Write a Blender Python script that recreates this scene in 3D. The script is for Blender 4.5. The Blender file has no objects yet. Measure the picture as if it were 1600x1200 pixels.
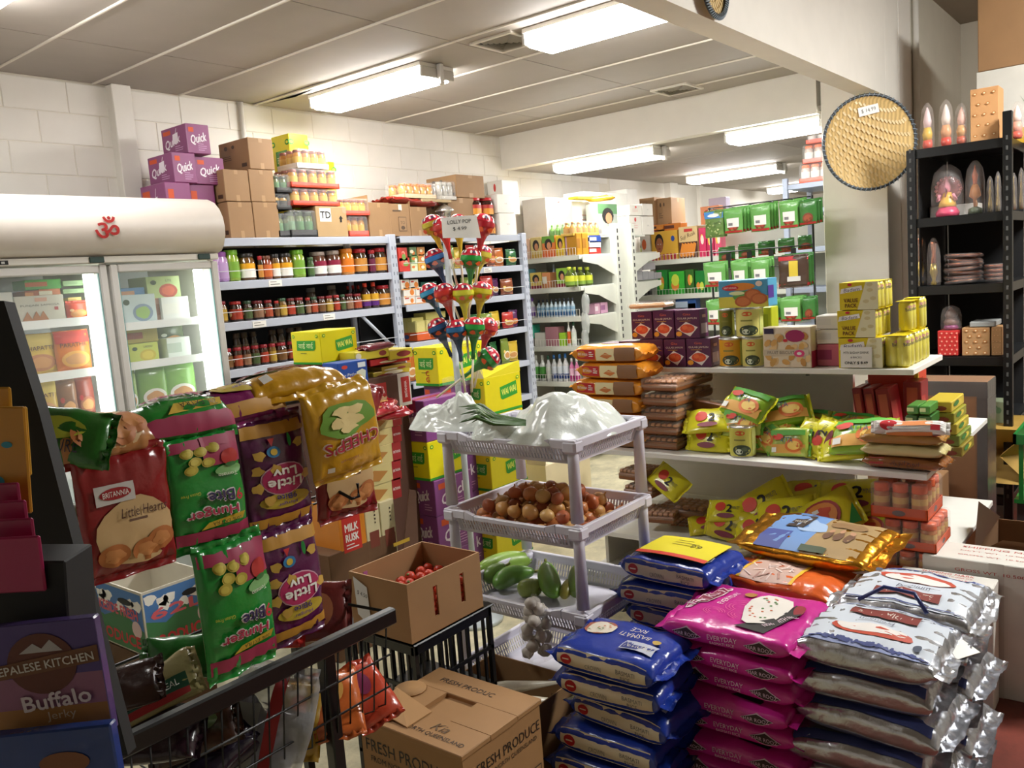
import bpy, bmesh, math, random
from math import sin, cos, pi, radians, atan2, sqrt
from mathutils import Vector, Matrix, Euler, noise

sc = bpy.context.scene
COL = sc.collection
random.seed(7)

# ------------------------------------------------------------------ camera
F_PX, EYE = 1318.9, 1.55
YAW, PITCH, ROLL = radians(38.98), radians(7.10), radians(-4.34)
_fw = Vector((cos(YAW)*cos(PITCH), sin(YAW)*cos(PITCH), -sin(PITCH)))
_rt = Vector((sin(YAW), -cos(YAW), 0.0))
_up = _rt.cross(_fw)
CR = cos(ROLL)*_rt + sin(ROLL)*_up
CU = -sin(ROLL)*_rt + cos(ROLL)*_up
CF = _fw
EYEV = Vector((0, 0, EYE))
cam_data = bpy.data.cameras.new('camera')
cam = bpy.data.objects.new('camera', cam_data)
COL.objects.link(cam)
m3 = Matrix((CR, CU, -CF)).transposed()
cam.matrix_world = Matrix.Translation(EYEV) @ m3.to_4x4()
cam_data.sensor_fit = 'HORIZONTAL'
cam_data.sensor_width = 36.0
cam_data.lens = 36.0*F_PX/1600.0
cam_data.clip_start = 0.05
sc.camera = cam

# ------------------------------------------------------------------ world, exposure
w = bpy.data.worlds.new('world'); sc.world = w; w.use_nodes = True
w.node_tree.nodes['Background'].inputs[0].default_value = (1.0, 0.95, 0.88, 1)
w.node_tree.nodes['Background'].inputs[1].default_value = 0.12
sc.view_settings.view_transform = 'Standard'
sc.view_settings.look = 'None'
sc.view_settings.gamma = 1.0
sc.view_settings.use_curve_mapping = False
sc.view_settings.exposure = 1.0
TUBE = 20.0            # brightness of the fluorescent diffusers
FRONT_FILL = 105.0            # brightness of the unseen fitting added to light the front of the shop
FRIDGE = 3.2

# ------------------------------------------------------------------ pixels of the photograph to world points on known planes
def P(px, py, x=None, y=None, z=None, d=None):
    r = CF + CR*((px-800)/F_PX) - CU*((py-600)/F_PX)
    if x is not None: t = x/r.x
    elif y is not None: t = y/r.y
    elif z is not None: t = (z-EYE)/r.z
    else: t = d
    return EYEV + r*t
def _sol(n, p, ax):
    q = Vector(p); q[ax] = 0
    return (n.dot(EYEV) - n.dot(q))/n[ax]
def sx(px, y, z): return _sol(CR - CF*((px-800)/F_PX), (0, y, z), 0)
def sy(px, x, z): return _sol(CR - CF*((px-800)/F_PX), (x, 0, z), 1)
def sz(py, x, y): return _sol(CU + CF*((py-600)/F_PX), (x, y, 0), 2)

# ------------------------------------------------------------------ materials (all node based)
def lin(h):
    h = h.lstrip('#')
    o = []
    for i in (0, 2, 4):
        c = int(h[i:i+2], 16)/255
        o.append(c/12.92 if c <= .04045 else ((c+.055)/1.055)**2.4)
    return (*o, 1)
_mats = {}
def mat(h, kind='gloss'):
    """h: sRGB hex; kind: matt card gloss film foil metal glass clear wrap emit"""
    key = (h, kind)
    if key in _mats: return _mats[key]
    m = bpy.data.materials.new(kind+'_'+h); m.use_nodes = True
    nt = m.node_tree; b = nt.nodes['Principled BSDF']; I = b.inputs
    c = lin(h)
    I['Base Color'].default_value = c
    def N(t, **k):
        n = nt.nodes.new(t)
        for a, v in k.items(): setattr(n, a, v)
        return n
    tc = N('ShaderNodeTexCoord')
    def var(scale, lo, hi, detail=3):
        nz = N('ShaderNodeTexNoise'); nz.inputs['Scale'].default_value = scale; nz.inputs['Detail'].default_value = detail
        nt.links.new(tc.outputs['Object'], nz.inputs['Vector'])
        mx = N('ShaderNodeMix', data_type='RGBA')
        mx.inputs[6].default_value = (c[0]*lo, c[1]*lo, c[2]*lo, 1)
        mx.inputs[7].default_value = tuple(min(1, c[i]*hi) for i in range(3))+(1,)
        nt.links.new(nz.outputs['Fac'], mx.inputs[0]); nt.links.new(mx.outputs[2], I['Base Color'])
        return nz
    def bump(scale, st, dist=.01, detail=2):
        nz = N('ShaderNodeTexNoise'); nz.inputs['Scale'].default_value = scale; nz.inputs['Detail'].default_value = detail
        nt.links.new(tc.outputs['Object'], nz.inputs['Vector'])
        bp = N('ShaderNodeBump'); bp.inputs['Strength'].default_value = st; bp.inputs['Distance'].default_value = dist
        nt.links.new(nz.outputs['Fac'], bp.inputs['Height']); nt.links.new(bp.outputs['Normal'], I['Normal'])
        return nz
    if kind == 'matt': I['Roughness'].default_value = .75; var(6, .93, 1.05)
    elif kind == 'card': I['Roughness'].default_value = .7; var(9, .86, 1.08, 5)
    elif kind == 'ink': I['Roughness'].default_value = .55
    elif kind == 'gloss': I['Roughness'].default_value = .35; var(14, .94, 1.05)
    elif kind == 'film':
        I['Roughness'].default_value = .24; I['Coat Weight'].default_value = .25; I['Coat Roughness'].default_value = .12
        bump(26, .55, .006, 3)
    elif kind == 'foil':
        I['Roughness'].default_value = .26; I['Metallic'].default_value = .85; bump(30, .5, .006, 3)
    elif kind == 'metal': I['Roughness'].default_value = .3; I['Metallic'].default_value = 1.0; bump(60, .1)
    elif kind == 'wrap':
        I['Roughness'].default_value = .12; I['Alpha'].default_value = .11; bump(22, .9, .01, 3)
    elif kind == 'fog':
        I['Roughness'].default_value = .3; I['Alpha'].default_value = .5; bump(22, .9, .01, 3)
    elif kind == 'glass':
        I['Roughness'].default_value = .04; I['Alpha'].default_value = .08
    elif kind == 'jar':
        I['Roughness'].default_value = .12; I['Coat Weight'].default_value = .6; I['Coat Roughness'].default_value = .05; var(45, .45, 1.5, 2)
    elif kind == 'emit':
        I['Emission Color'].default_value = c; I['Emission Strength'].default_value = 1
    elif kind == 'skin':  # fruit, vegetables
        I['Roughness'].default_value = .33; var(16, .72, 1.18, 4); bump(20, .12)
    elif kind == 'weave':
        wv = N('ShaderNodeTexWave'); wv.inputs['Scale'].default_value = 22; wv.inputs['Distortion'].default_value = 1.5
        nt.links.new(tc.outputs['Object'], wv.inputs['Vector'])
        mx = N('ShaderNodeMix', data_type='RGBA')
        mx.inputs[6].default_value = (c[0]*.8, c[1]*.78, c[2]*.7, 1); mx.inputs[7].default_value = (min(1, c[0]*1.15), min(1, c[1]*1.15), c[2]*1.1, 1)
        nt.links.new(wv.outputs['Fac'], mx.inputs[0]); nt.links.new(mx.outputs[2], I['Base Color']); I['Roughness'].default_value = .6
        bp = N('ShaderNodeBump'); bp.inputs['Strength'].default_value = .4; nt.links.new(wv.outputs['Fac'], bp.inputs['Height']); nt.links.new(bp.outputs['Normal'], I['Normal'])
    elif kind == 'carbon':
        I['Roughness'].default_value = .45; bump(40, .15)
    _mats[key] = m
    return m
def emitter(name, h, strength):
    m = bpy.data.materials.new(name); m.use_nodes = True
    I = m.node_tree.nodes['Principled BSDF'].inputs
    I['Base Color'].default_value = (.9, .9, .9, 1); I['Emission Color'].default_value = lin(h); I['Emission Strength'].default_value = strength
    return m
WHITE = mat('f2f0ea', 'ink'); BLACK = mat('151414', 'ink')

# ------------------------------------------------------------------ mesh builder
class M:
    def __init__(s): s.v = []; s.f = []; s.k = []; s.mats = []; s.sm = []
    def mi(s, m):
        if m not in s.mats: s.mats.append(m)
        return s.mats.index(m)
    def add(s, vs, fs, m, smooth=False):
        o = len(s.v); k = s.mi(m)
        s.v += [Vector(p) for p in vs]
        for f in fs: s.f.append([i+o for i in f]); s.k.append(k); s.sm.append(smooth)
        return s
    def box(s, x0, y0, z0, x1, y1, z1, m, c=0.0):
        if c <= 0:
            v = [(x, y, z) for z in (z0, z1) for y in (y0, y1) for x in (x0, x1)]
            return s.add(v, [(0, 2, 3, 1), (4, 5, 7, 6), (0, 1, 5, 4), (2, 6, 7, 3), (0, 4, 6, 2), (1, 3, 7, 5)], m)
        c = min(c, (x1-x0)*.49, (y1-y0)*.49, (z1-z0)*.49)
        V = []; idx = {}
        X = (x0, x1); Y = (y0, y1); Z = (z0, z1)
        for i in (0, 1):
            for j in (0, 1):
                for k in (0, 1):
                    sx_, sy_, sz_ = (1-2*i)*c, (1-2*j)*c, (1-2*k)*c
                    idx[i, j, k, 0] = len(V); V.append((X[i], Y[j]+sy_, Z[k]+sz_))
                    idx[i, j, k, 1] = len(V); V.append((X[i]+sx_, Y[j], Z[k]+sz_))
                    idx[i, j, k, 2] = len(V); V.append((X[i]+sx_, Y[j]+sy_, Z[k]))
        Fs = []
        for i in (0, 1):
            q = [idx[i, 0, 0, 0], idx[i, 1, 0, 0], idx[i, 1, 1, 0], idx[i, 0, 1, 0]]; Fs.append(q if i else q[::-1])
            q = [idx[0, i, 0, 1], idx[0, i, 1, 1], idx[1, i, 1, 1], idx[1, i, 0, 1]]; Fs.append(q if i else q[::-1])
            q = [idx[0, 0, i, 2], idx[1, 0, i, 2], idx[1, 1, i, 2], idx[0, 1, i, 2]]; Fs.append(q if i else q[::-1])
        for a in (0, 1):
            for b in (0, 1):
                q = [idx[a, b, 0, 0], idx[a, b, 1, 0], idx[a, b, 1, 1], idx[a, b, 0, 1]]; Fs.append(q)
                q = [idx[a, 0, b, 0], idx[a, 1, b, 0], idx[a, 1, b, 2], idx[a, 0, b, 2]]; Fs.append(q)
                q = [idx[0, a, b, 1], idx[1, a, b, 1], idx[1, a, b, 2], idx[0, a, b, 2]]; Fs.append(q)
        for i in (0, 1):
            for j in (0, 1):
                for k in (0, 1): Fs.append([idx[i, j, k, 0], idx[i, j, k, 1], idx[i, j, k, 2]])
        cen = Vector(((x0+x1)/2, (y0+y1)/2, (z0+z1)/2)); out = []
        for q in Fs:
            p = [Vector(V[i]) for i in q]
            n = (p[1]-p[0]).cross(p[2]-p[0]); g = sum(p, Vector())/len(p)-cen
            out.append(q if n.dot(g) > 0 else q[::-1])
        return s.add(V, out, m)
    def lathe(s, prof, m, n=16, cx=0, cy=0, cap=True, smooth=True, sq=0):
        vs = []
        for r, z in prof:
            for i in range(n):
                a = 2*pi*(i+.5)/n; ca, sa = cos(a), sin(a)
                if sq: 
                    e = 1/max(abs(ca)**sq+abs(sa)**sq, 1e-6)**(1/sq); ca *= e; sa *= e
                vs.append((cx+r*ca, cy+r*sa, z))
        fs = []
        for j in range(len(prof)-1):
            for i in range(n): fs.append((j*n+i, j*n+(i+1) % n, (j+1)*n+(i+1) % n, (j+1)*n+i))
        if cap: fs.append(tuple(range(n))[::-1]); fs.append(tuple((len(prof)-1)*n+i for i in range(n)))
        return s.add(vs, fs, m, smooth)
    def tube(s, path, r, m, n=6, closed=False, r2=None):
        path = [Vector(p) for p in path]; K = len(path); vs = []
        for i, p in enumerate(path):
            a = path[(i-1) % K] if (i or closed) else p; b = path[(i+1) % K] if (i < K-1 or closed) else p
            t = (b-a).normalized()
            u = t.cross(Vector((0, 0, 1)))
            if u.length < .2: u = t.cross(Vector((1, 0, 0)))
            u.normalize(); w_ = t.cross(u)
            rr = r if r2 is None else r+(r2-r)*i/(K-1)
            if callable(r): rr = r(i/(K-1))
            for j in range(n):
                q = 2*pi*(j+.5)/n; vs.append(p+(u*cos(q)+w_*sin(q))*rr)
        fs = []
        for i in range(K if closed else K-1):
            i2 = (i+1) % K
            for j in range(n): fs.append((i*n+j, i*n+(j+1) % n, i2*n+(j+1) % n, i2*n+j))
        if not closed: fs.append(tuple(range(n))[::-1]); fs.append(tuple((K-1)*n+j for j in range(n)))
        return s.add(vs, [f[::-1] for f in fs], m, n > 4)
    def grid(s, fn, nu, nv, m, smooth=True, flip=False):
        vs = [fn(i/nu, j/nv) for j in range(nv+1) for i in range(nu+1)]
        fs = []
        for j in range(nv):
            for i in range(nu):
                a = j*(nu+1)+i; q = (a, a+1, a+nu+2, a+nu+1)
                fs.append(q[::-1] if flip else q)
        return s.add(vs, fs, m, smooth)
    def dec(s, D, fn):
        """lay a flat drawing D on a surface: fn(x, y, layer) -> point"""
        for vs, fs, m in D.items: s.add([fn(x, y, k) for x, y, k in vs], fs, m, True)
        return s
    def warp(s, fn): s.v = [Vector(fn(p)) for p in s.v]; return s
    def move(s, x=0, y=0, z=0): return s.warp(lambda p: (p[0]+x, p[1]+y, p[2]+z))
    def rot(s, e): 
        R_ = Euler(e).to_matrix(); return s.warp(lambda p: R_ @ p)
    def join(s, o, dx=0, dy=0, dz=0):
        for k, m in enumerate(o.mats): s.mi(m)
        b = len(s.v); d = Vector((dx, dy, dz)); s.v += [p+d for p in o.v]
        for f, k, t in zip(o.f, o.k, o.sm): s.f.append([i+b for i in f]); s.k.append(s.mi(o.mats[k])); s.sm.append(t)
        return s
    def mesh(s, name):
        me = bpy.data.meshes.new(name); me.from_pydata([tuple(p) for p in s.v], [], s.f)
        for m in s.mats: me.materials.append(m)
        me.polygons.foreach_set('material_index', s.k); me.polygons.foreach_set('use_smooth', s.sm)
        me.update(); return me

# ------------------------------------------------------------------ lettering and flat print
_txt = {}
def glyphs(t):
    if t not in _txt:
        c = bpy.data.curves.new('lettering', 'FONT'); c.body = t; c.resolution_u = 2
        o = bpy.data.objects.new('lettering', c); me = bpy.data.meshes.new_from_object(o)
        v = [(p.co.x, p.co.y) for p in me.vertices]; f = [tuple(p.vertices) for p in me.polygons]
        bpy.data.objects.remove(o); bpy.data.meshes.remove(me)
        if v:
            x0, x1 = min(p[0] for p in v), max(p[0] for p in v); y0, y1 = min(p[1] for p in v), max(p[1] for p in v)
            v = [((x-(x0+x1)/2)/(x1-x0), (y-(y0+y1)/2)/(y1-y0)) for x, y in v]
            _txt[t] = (v, f, (x1-x0)/(y1-y0))
        else: _txt[t] = ([], [], 1)
    return _txt[t]
class D:
    def __init__(s): s.items = []; s.layer = 0
    def _k(s, k):
        if k is not None: return k
        s.layer += 1 if s.layer < 6 else .12
        return s.layer
    def rect(s, x0, y0, x1, y1, m, k=None, step=None, skew=0):
        k = s._k(k); st = step or 99
        nu = max(1, int(abs(x1-x0)/st+.99)); nv = max(1, int(abs(y1-y0)/st+.99))
        vs = [(x0+(x1-x0)*i/nu+skew*(j/nv), y0+(y1-y0)*j/nv, k) for j in range(nv+1) for i in range(nu+1)]
        fs = [(j*(nu+1)+i, j*(nu+1)+i+1, (j+1)*(nu+1)+i+1, (j+1)*(nu+1)+i) for j in range(nv) for i in range(nu)]
        s.items.append((vs, fs, m)); return s
    def ell(s, cx, cy, rx, ry, m, k=None, n=18, rings=1, a0=0, wob=0):
        k = s._k(k); vs = [(cx, cy, k)]; fs = []; ca, sa = cos(a0), sin(a0)
        for r in range(1, rings+1):
            for i in range(n):
                a = 2*pi*i/n; q = r/rings*(1+wob*sin(5*a+cx*90)*.5+wob*sin(3*a+cy*70)*.5)
                x, y = rx*q*cos(a), ry*q*sin(a)
                vs.append((cx+x*ca-y*sa, cy+x*sa+y*ca, k))
        for i in range(n): fs.append((0, 1+i, 1+(i+1) % n))
        for r in range(rings-1):
            o = 1+r*n
            for i in range(n): fs.append((o+i, o+n+i, o+n+(i+1) % n, o+(i+1) % n))
        s.items.append((vs, fs, m)); return s
    def poly(s, pts, m, k=None):
        k = s._k(k); s.items.append(([(x, y, k) for x, y in pts], [tuple(range(len(pts)))], m)); return s
    def text(s, t, cx, cy, h, m, w=None, rot=0, k=None, bold=0, shear=0):
        k = s._k(k); v, f, asp = glyphs(t)
        if w is None: w = h*asp
        ca, sa = cos(rot), sin(rot)
        offs = [(0, 0)] if not bold else [(-bold, 0), (bold, 0), (0, bold), (0, -bold)]
        for n_, (ox, oy) in enumerate(offs):
            vs = []
            for x, y in v:
                X, Y = x*w+ox*h+shear*y*h, y*h+oy*h
                vs.append((cx+X*ca-Y*sa, cy+X*sa+Y*ca, k+.02*n_))
            s.items.append((vs, f, m))
        return s
    def flip(s):
        s.items = [([(-x, -y, k) for x, y, k in vs], fs, m) for vs, fs, m in s.items]; return s
EPS = .0004
def face(M_, D_, side, w, d, h, e=EPS):
    """lay D_ on a side of a box that stands centred on the origin: w along x, d along y, h up"""
    if side == '-y': fn = lambda x, y, k: (x, -d/2-e*(1+k), h/2+y)
    elif side == '-x': fn = lambda x, y, k: (-w/2-e*(1+k), -x, h/2+y)
    elif side == '+y': fn = lambda x, y, k: (-x, d/2+e*(1+k), h/2+y)
    elif side == '+x': fn = lambda x, y, k: (w/2+e*(1+k), x, h/2+y)
    else: fn = lambda x, y, k: (x, y, h+e*(1+k))
    return M_.dec(D_, fn)

# ------------------------------------------------------------------ objects
def link(name, me, parent=None):
    o = bpy.data.objects.new(name, me); COL.objects.link(o)
    if parent is not None: o.parent = parent
    return o
def props(o, label=None, cat=None, group=None, kind=None):
    if label: o['label'] = label
    if cat: o['category'] = cat
    if group: o['group'] = group
    if kind: o['kind'] = kind
def thing(name, label, cat, parts, loc=(0, 0, 0), rot=(0, 0, 0), group=None, scale=1):
    """parts: list of (part_name, mesh or M, [sub-parts]) - with one part the thing is that mesh itself"""
    def me(p, n): return p.mesh(n) if isinstance(p, M) else p
    if len(parts) == 1 and len(parts[0]) < 3:
        o = link(name, me(parts[0][1], name))
    else:
        o = link(name, None)
        for p in parts:
            c = link(p[0], me(p[1], p[0]), o)
            if len(p) > 3: c['label'] = p[3]
            if len(p) > 2:
                for q in p[2]: link(q[0], me(q[1], q[0]), c)
    props(o, label, cat, group)
    o.location = loc; o.rotation_euler = rot if not isinstance(rot, (int, float)) else (0, 0, rot)
    if scale != 1: o.scale = (scale,)*3 if isinstance(scale, (int, float)) else scale
    return o
def proto(parts):
    """turn Ms into shared meshes once"""
    r = []
    for p in parts:
        q = [p[0], p[1].mesh(p[0]) if isinstance(p[1], M) else p[1]]
        if len(p) > 2: q.append(proto(p[2]))
        if len(p) > 3: q.append(p[3])
        r.append(tuple(q))
    return r
def structure(name, M_, parent=None):
    o = link(name, M_.mesh(name) if M_ else None, parent)
    if parent is None: o['kind'] = 'structure'
    return o
ORD = ['first', 'second', 'third', 'fourth', 'fifth', 'sixth', 'seventh', 'eighth', 'ninth', 'tenth', 'eleventh', 'twelfth', 'thirteenth', 'fourteenth', 'fifteenth',
       'sixteenth', 'seventeenth', 'eighteenth', 'nineteenth', 'twentieth', 'twenty-first', 'twenty-second', 'twenty-third', 'twenty-fourth', 'twenty-fifth', 'twenty-sixth', 'twenty-seventh',
       'twenty-eighth', 'twenty-ninth', 'thirtieth', 'thirty-first', 'thirty-second', 'thirty-third', 'thirty-fourth', 'thirty-fifth', 'thirty-sixth', 'thirty-seventh', 'thirty-eighth', 'thirty-ninth', 'fortieth']
# ================================================================== THE ROOM
PAINT = mat('e8e3da', 'matt'); CEIL = mat('aaa299', 'matt'); MORTAR = mat('e1dacb', 'matt')
WALLY, STEPX, CZ, CZ2 = 4.6, 5.77, 2.75, 2.475
# floor: beige vinyl in the shop, red-brown beyond the produce bay
def floor_mat(h, h2, name):
    m = mat(h, 'gloss').copy(); m.name = name; nt = m.node_tree
    b = nt.nodes['Principled BSDF']; nz = nt.nodes.new('ShaderNodeTexNoise'); nz.inputs['Scale'].default_value = 5; nz.inputs['Detail'].default_value = 8; nz.inputs['Roughness'].default_value = .75
    tc = nt.nodes.new('ShaderNodeTexCoord'); nt.links.new(tc.outputs['Object'], nz.inputs['Vector'])
    rp = nt.nodes.new('ShaderNodeValToRGB'); rp.color_ramp.elements[0].color = lin(h2); rp.color_ramp.elements[0].position = .35; rp.color_ramp.elements[1].color = lin(h); rp.color_ramp.elements[1].position = .62
    nt.links.new(nz.outputs['Fac'], rp.inputs['Fac']); nt.links.new(rp.outputs['Color'], b.inputs['Base Color']); b.inputs['Roughness'].default_value = .4
    return m
FLV = floor_mat('d3c9a8', 'a09a80', 'worn_beige_vinyl'); FLR = floor_mat('7c3a2e', '5e2a22', 'red_floor_paint')
fl = structure('floor', None)
structure('floor_vinyl', M().box(-3, .95, -.05, 14, 4.7, 0, FLV).box(-3, -3, -.05, 1.2, .95, 0, FLV), fl)
structure('floor_paint', M().box(1.2, -3, -.05, 14, .95, 0, FLR), fl)
# rear wall of painted blocks
wb = structure('wall_back', None)
structure('wall_core', M().box(-3, WALLY+.006, 0, 14, WALLY+.2, CZ+.05, MORTAR), wb)
bw, bh = .32, .161
blk = M().box(0, 0, 0, bw-.0035, .03, bh-.0035, PAINT, .003).mesh('block')
half = M().box(0, 0, 0, 14, .03, .001, PAINT)
nrow = 0; z = CZ-.006-bh
while z > 1.35:
    off = (nrow % 2)*bw/2; x = 1.0+off-.1
    while x < 7.3:
        if not (2.38 < x+bw and x < 2.5 and False):
            o = link('block', blk, wb); o.location = (x, WALLY+.002, z)
        x += bw
    z -= bh; nrow += 1
structure('wall_plain', M().box(-3, WALLY+.002, 0, 14, WALLY+.02, z+bh-.004, PAINT).box(7.5, WALLY+.002, 0.5, 14, WALLY+.02, CZ, PAINT).box(-3, WALLY+.002, .5, .9, WALLY+.02, CZ, PAINT), wb)
structure('trim_1', M().box(2.39, WALLY-.06, 0, 2.5, WALLY+.01, CZ, PAINT, .004))
structure('trim_2', M().tube([(3.22, WALLY-.02, 1.2), (3.22, WALLY-.02, CZ)], .015, PAINT, 8))
structure('trim_3', M().box(8.64, WALLY-.08, 0, 8.82, WALLY+.01, CZ2, PAINT, .004).box(9.45, WALLY-.05, 0, 9.53, WALLY+.01, CZ2, PAINT, .004))
# ceiling of the main bay: sheets with raised cover strips
ce = structure('ceiling', None)
structure('ceiling_deck', M().box(-1.5, 1.5, CZ+.02, STEPX+.1, 4.8, CZ+.06, mat('6b655c', 'matt')), ce)
xs = [-.15, .34, .83, 1.33, 1.83, 2.32, 2.82, 3.33, 3.87, 4.45, 5.03, 5.45, STEPX]
ys = [1.5, 1.93, 2.91, 3.91, 4.6]
for i in range(len(xs)-1):
    pm = M().box(xs[i]+.003, 0, 0, xs[i+1]-.003, 1, .012, CEIL).mesh('ceiling_panel')
    for j in range(4):
        o = link('ceiling_panel', pm, ce); o.location = (0, ys[j]+.003, CZ); o.scale = (1, ys[j+1]-ys[j]-.006, 1)
        if i == 6 and j == 3: o.rotation_euler = (0, 0, 0); o.location.z = CZ+.004
st = M().box(-.007, 1.5, CZ-.008, .007, 4.6, CZ+.002, mat('ddd6c9', 'matt'), .003).mesh('cover_strip')
for x in xs[1:-1]:
    o = link('cover_strip', st, ce); o.location = (x, 0, 0)
# a sheet that sags open near the wall
sg = M().box(0, 0, 0, .02, .5, .03, mat('100f0e', 'matt')).mesh('ceiling_gap')
o = link('ceiling_gap', M().add([(3.34, 4.5, CZ-.013), (3.34, 3.98, CZ-.013), (3.38, 4.25, CZ-.013)], [(0, 2, 1), (0, 1, 2)], mat('141210', 'matt')).mesh('ceiling_gap'), ce)
# step down to the rear bay and its ceiling
structure('wall_step', M().box(STEPX, 1.93, CZ2, STEPX+.12, 4.62, CZ+.05, PAINT))
c2 = structure('ceiling_rear', None)
for i, x in enumerate([5.89, 6.9, 7.9, 8.9, 9.9, 10.9, 11.9, 12.9]):
    for j, y in enumerate([1.63, 2.63, 3.63]):
        o = link('ceiling_panel', M().box(x+.003, y+.003, CZ2, x+.997, y+.997, CZ2+.02, CEIL).mesh('ceiling_panel'), c2)
structure('ceiling_rear_deck', M().box(5.8, 1.62, CZ2+.021, 14, 4.7, CZ2+.05, mat('8b857c', 'matt')), c2)
# beam and pillar
BY0, BY1, BZ = 1.49, 1.615, 2.5
structure('wall_header', M().box(-2.5, BY0, BZ, 5.73, BY1, 3.36, PAINT).box(-2.5, BY1, 2.76, 5.73, 1.95, 3.36, PAINT))
structure('wall_pillar', M().box(5.73, BY0, 0, 6.04, 1.89, 3.36, PAINT, .004).box(6.04, BY0+.03, 0, 6.1, 1.8, 3.36, PAINT).box(6.1, BY0+.01, 0, 6.4, 1.8, 3.36, PAINT, .004))
structure('trim_4', M().tube([(6.44, BY0-.012, 0), (6.44, BY0-.012, 3.34)], .022, PAINT, 8))
structure('wall_return', M().box(6.4, BY0+.01, 0, 8.1, 1.62, 3.36, mat('cfcaba', 'matt')))
structure('wall_right', M().box(8.02, -3, 0, 8.15, 1.62, 3.36, mat('c9c2b2', 'matt')))
structure('wall_far', M().box(8.1, 1.5, 0, 13.3, 1.62, 2.6, PAINT).box(13.2, 1.5, 0, 13.3, 4.7, 2.6, PAINT))
structure('ceiling_front', M().box(-3, -3, 3.33, 8.1, 1.52, 3.4, mat('8f8678', 'matt')))
structure('wall_left', M().box(-3.1, -3, 0, -3, 4.7, 3.4, PAINT)); structure('wall_front', M().box(-3, -3.1, 0, 8.1, -3, 3.4, mat('a39c8e', 'matt')))
# fluorescent fittings
LAMP = emitter('fluorescent_glow', 'fbfaf8', TUBE)
def fitting(x, y0, y1, cz, label, w_=.25, lamp=LAMP, rz=0):  # diffuser made extra wide: the glow around the tubes is put into its shape
    L = y1-y0
    d = M()
    prof = [(-w_/2, 0), (-w_/2, -.035), (-w_/2+.03, -.062), (w_/2-.03, -.062), (w_/2, -.035), (w_/2, 0)]
    n = len(prof)
    vs = [(a, -L/2, b) for a, b in prof]+[(a, L/2, b) for a, b in prof]
    d.add(vs, [(i, i+1, n+i+1, n+i) for i in range(n-1)]+[tuple(range(n))[::-1], tuple(range(n, 2*n))], lamp)
    for t in (0, 1): pass
    base = M().box(-w_/2-.01, -L/2-.01, 0, w_/2+.01, L/2+.01, .022, mat('e6e2d8', 'gloss'))
    cap = M().box(-w_/2-.004, L/2, -.055, w_/2+.004, L/2+.02, .0, mat('b8b4ac', 'gloss'), .004).mesh('end_cap')
    cap2 = M().box(-w_/2-.004, -L/2-.02, -.055, w_/2+.004, -L/2, .0, mat('b8b4ac', 'gloss'), .004).mesh('end_cap')
    clip = M().box(-.015, -L/2-.05, -.09, .015, -L/2-.02, .02, mat('c9c6c0', 'gloss'), .004)
    return thing('ceiling_light', label, 'light', [('base', base), ('diffuser', d), ('end_cap', cap), ('end_cap', cap2), ('clip', clip)], (x, (y0+y1)/2, cz-.024))
fitting(3.58, 3.27, 4.2, CZ, 'long bright fluorescent light above the stacked brown cartons and jars')
fitting(3.58, 1.72, 2.55, CZ, 'bright fluorescent light beside the square air vent nearest the front header')
fitting(1.32, 2.75, 3.6, CZ, 'glowing fluorescent light over the white display fridge')
fitting(5.98, 3.2, 4.12, CZ2, 'fluorescent light just behind the dropped ceiling step, above the white shelving')
fitting(8.33, 3.15, 4.1, CZ2, 'fluorescent light further back in the rear bay over the rusk packets')
fitting(5.98, 1.95, 2.6, CZ2, 'fluorescent light close beside the white pillar in the rear bay')
fitting(11.0, 3.3, 4.3, CZ2, 'smallest and farthest fluorescent light seen beside the grey rack')
fitting(4.3, -1.3, -.2, 3.33, 'unseen fitting added to brighten the front aisle, behind the viewer', lamp=emitter('added_front_glow', 'f4f4f0', FRONT_FILL))  # unseen fitting, added to brighten the header beam, pillar and rice bags
# air vents
def vent(x, y, label, s=.27):
    fr = M()
    for a, b, c_, d_ in ((0, 0, s, .02), (0, s-.02, s, s), (0, .02, .02, s-.02), (s-.02, .02, s, s-.02)): fr.box(a-s/2, b-s/2, -.012, c_-s/2, d_-s/2, .004, mat('d8d2c6', 'gloss'), .002)
    parts = [('frame', fr), ('duct', M().box(-s/2+.02, -s/2+.02, -.001, s/2-.02, s/2-.02, .0005, mat('0c0b0a', 'matt')))]
    for k in range(1, 5):
        q = s/2-.02-k*.021
        lv = M()
        for sg_ in (1, -1):
            lv.add([(-q, sg_*q, -.001), (q, sg_*q, -.001), (q-.012, sg_*(q-.012), -.014), (-q+.012, sg_*(q-.012), -.014)], [(0, 1, 2, 3), (3, 2, 1, 0)], mat('c8c2b6', 'gloss'))
            lv.add([(sg_*q, -q, -.001), (sg_*q, q, -.001), (sg_*(q-.012), q-.012, -.014), (sg_*(q-.012), -q+.012, -.014)], [(0, 1, 2, 3), (3, 2, 1, 0)], mat('c8c2b6', 'gloss'))
        parts.append(('louvre', lv))
    thing('air_vent', label, 'vent', parts, (x, y, CZ-.001))
vent(3.55, 2.74, 'square louvred air vent between the two bright lights of the main ceiling')
vent(5.44, 2.76, 'square louvred air vent close to the dropped ceiling step')
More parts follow.
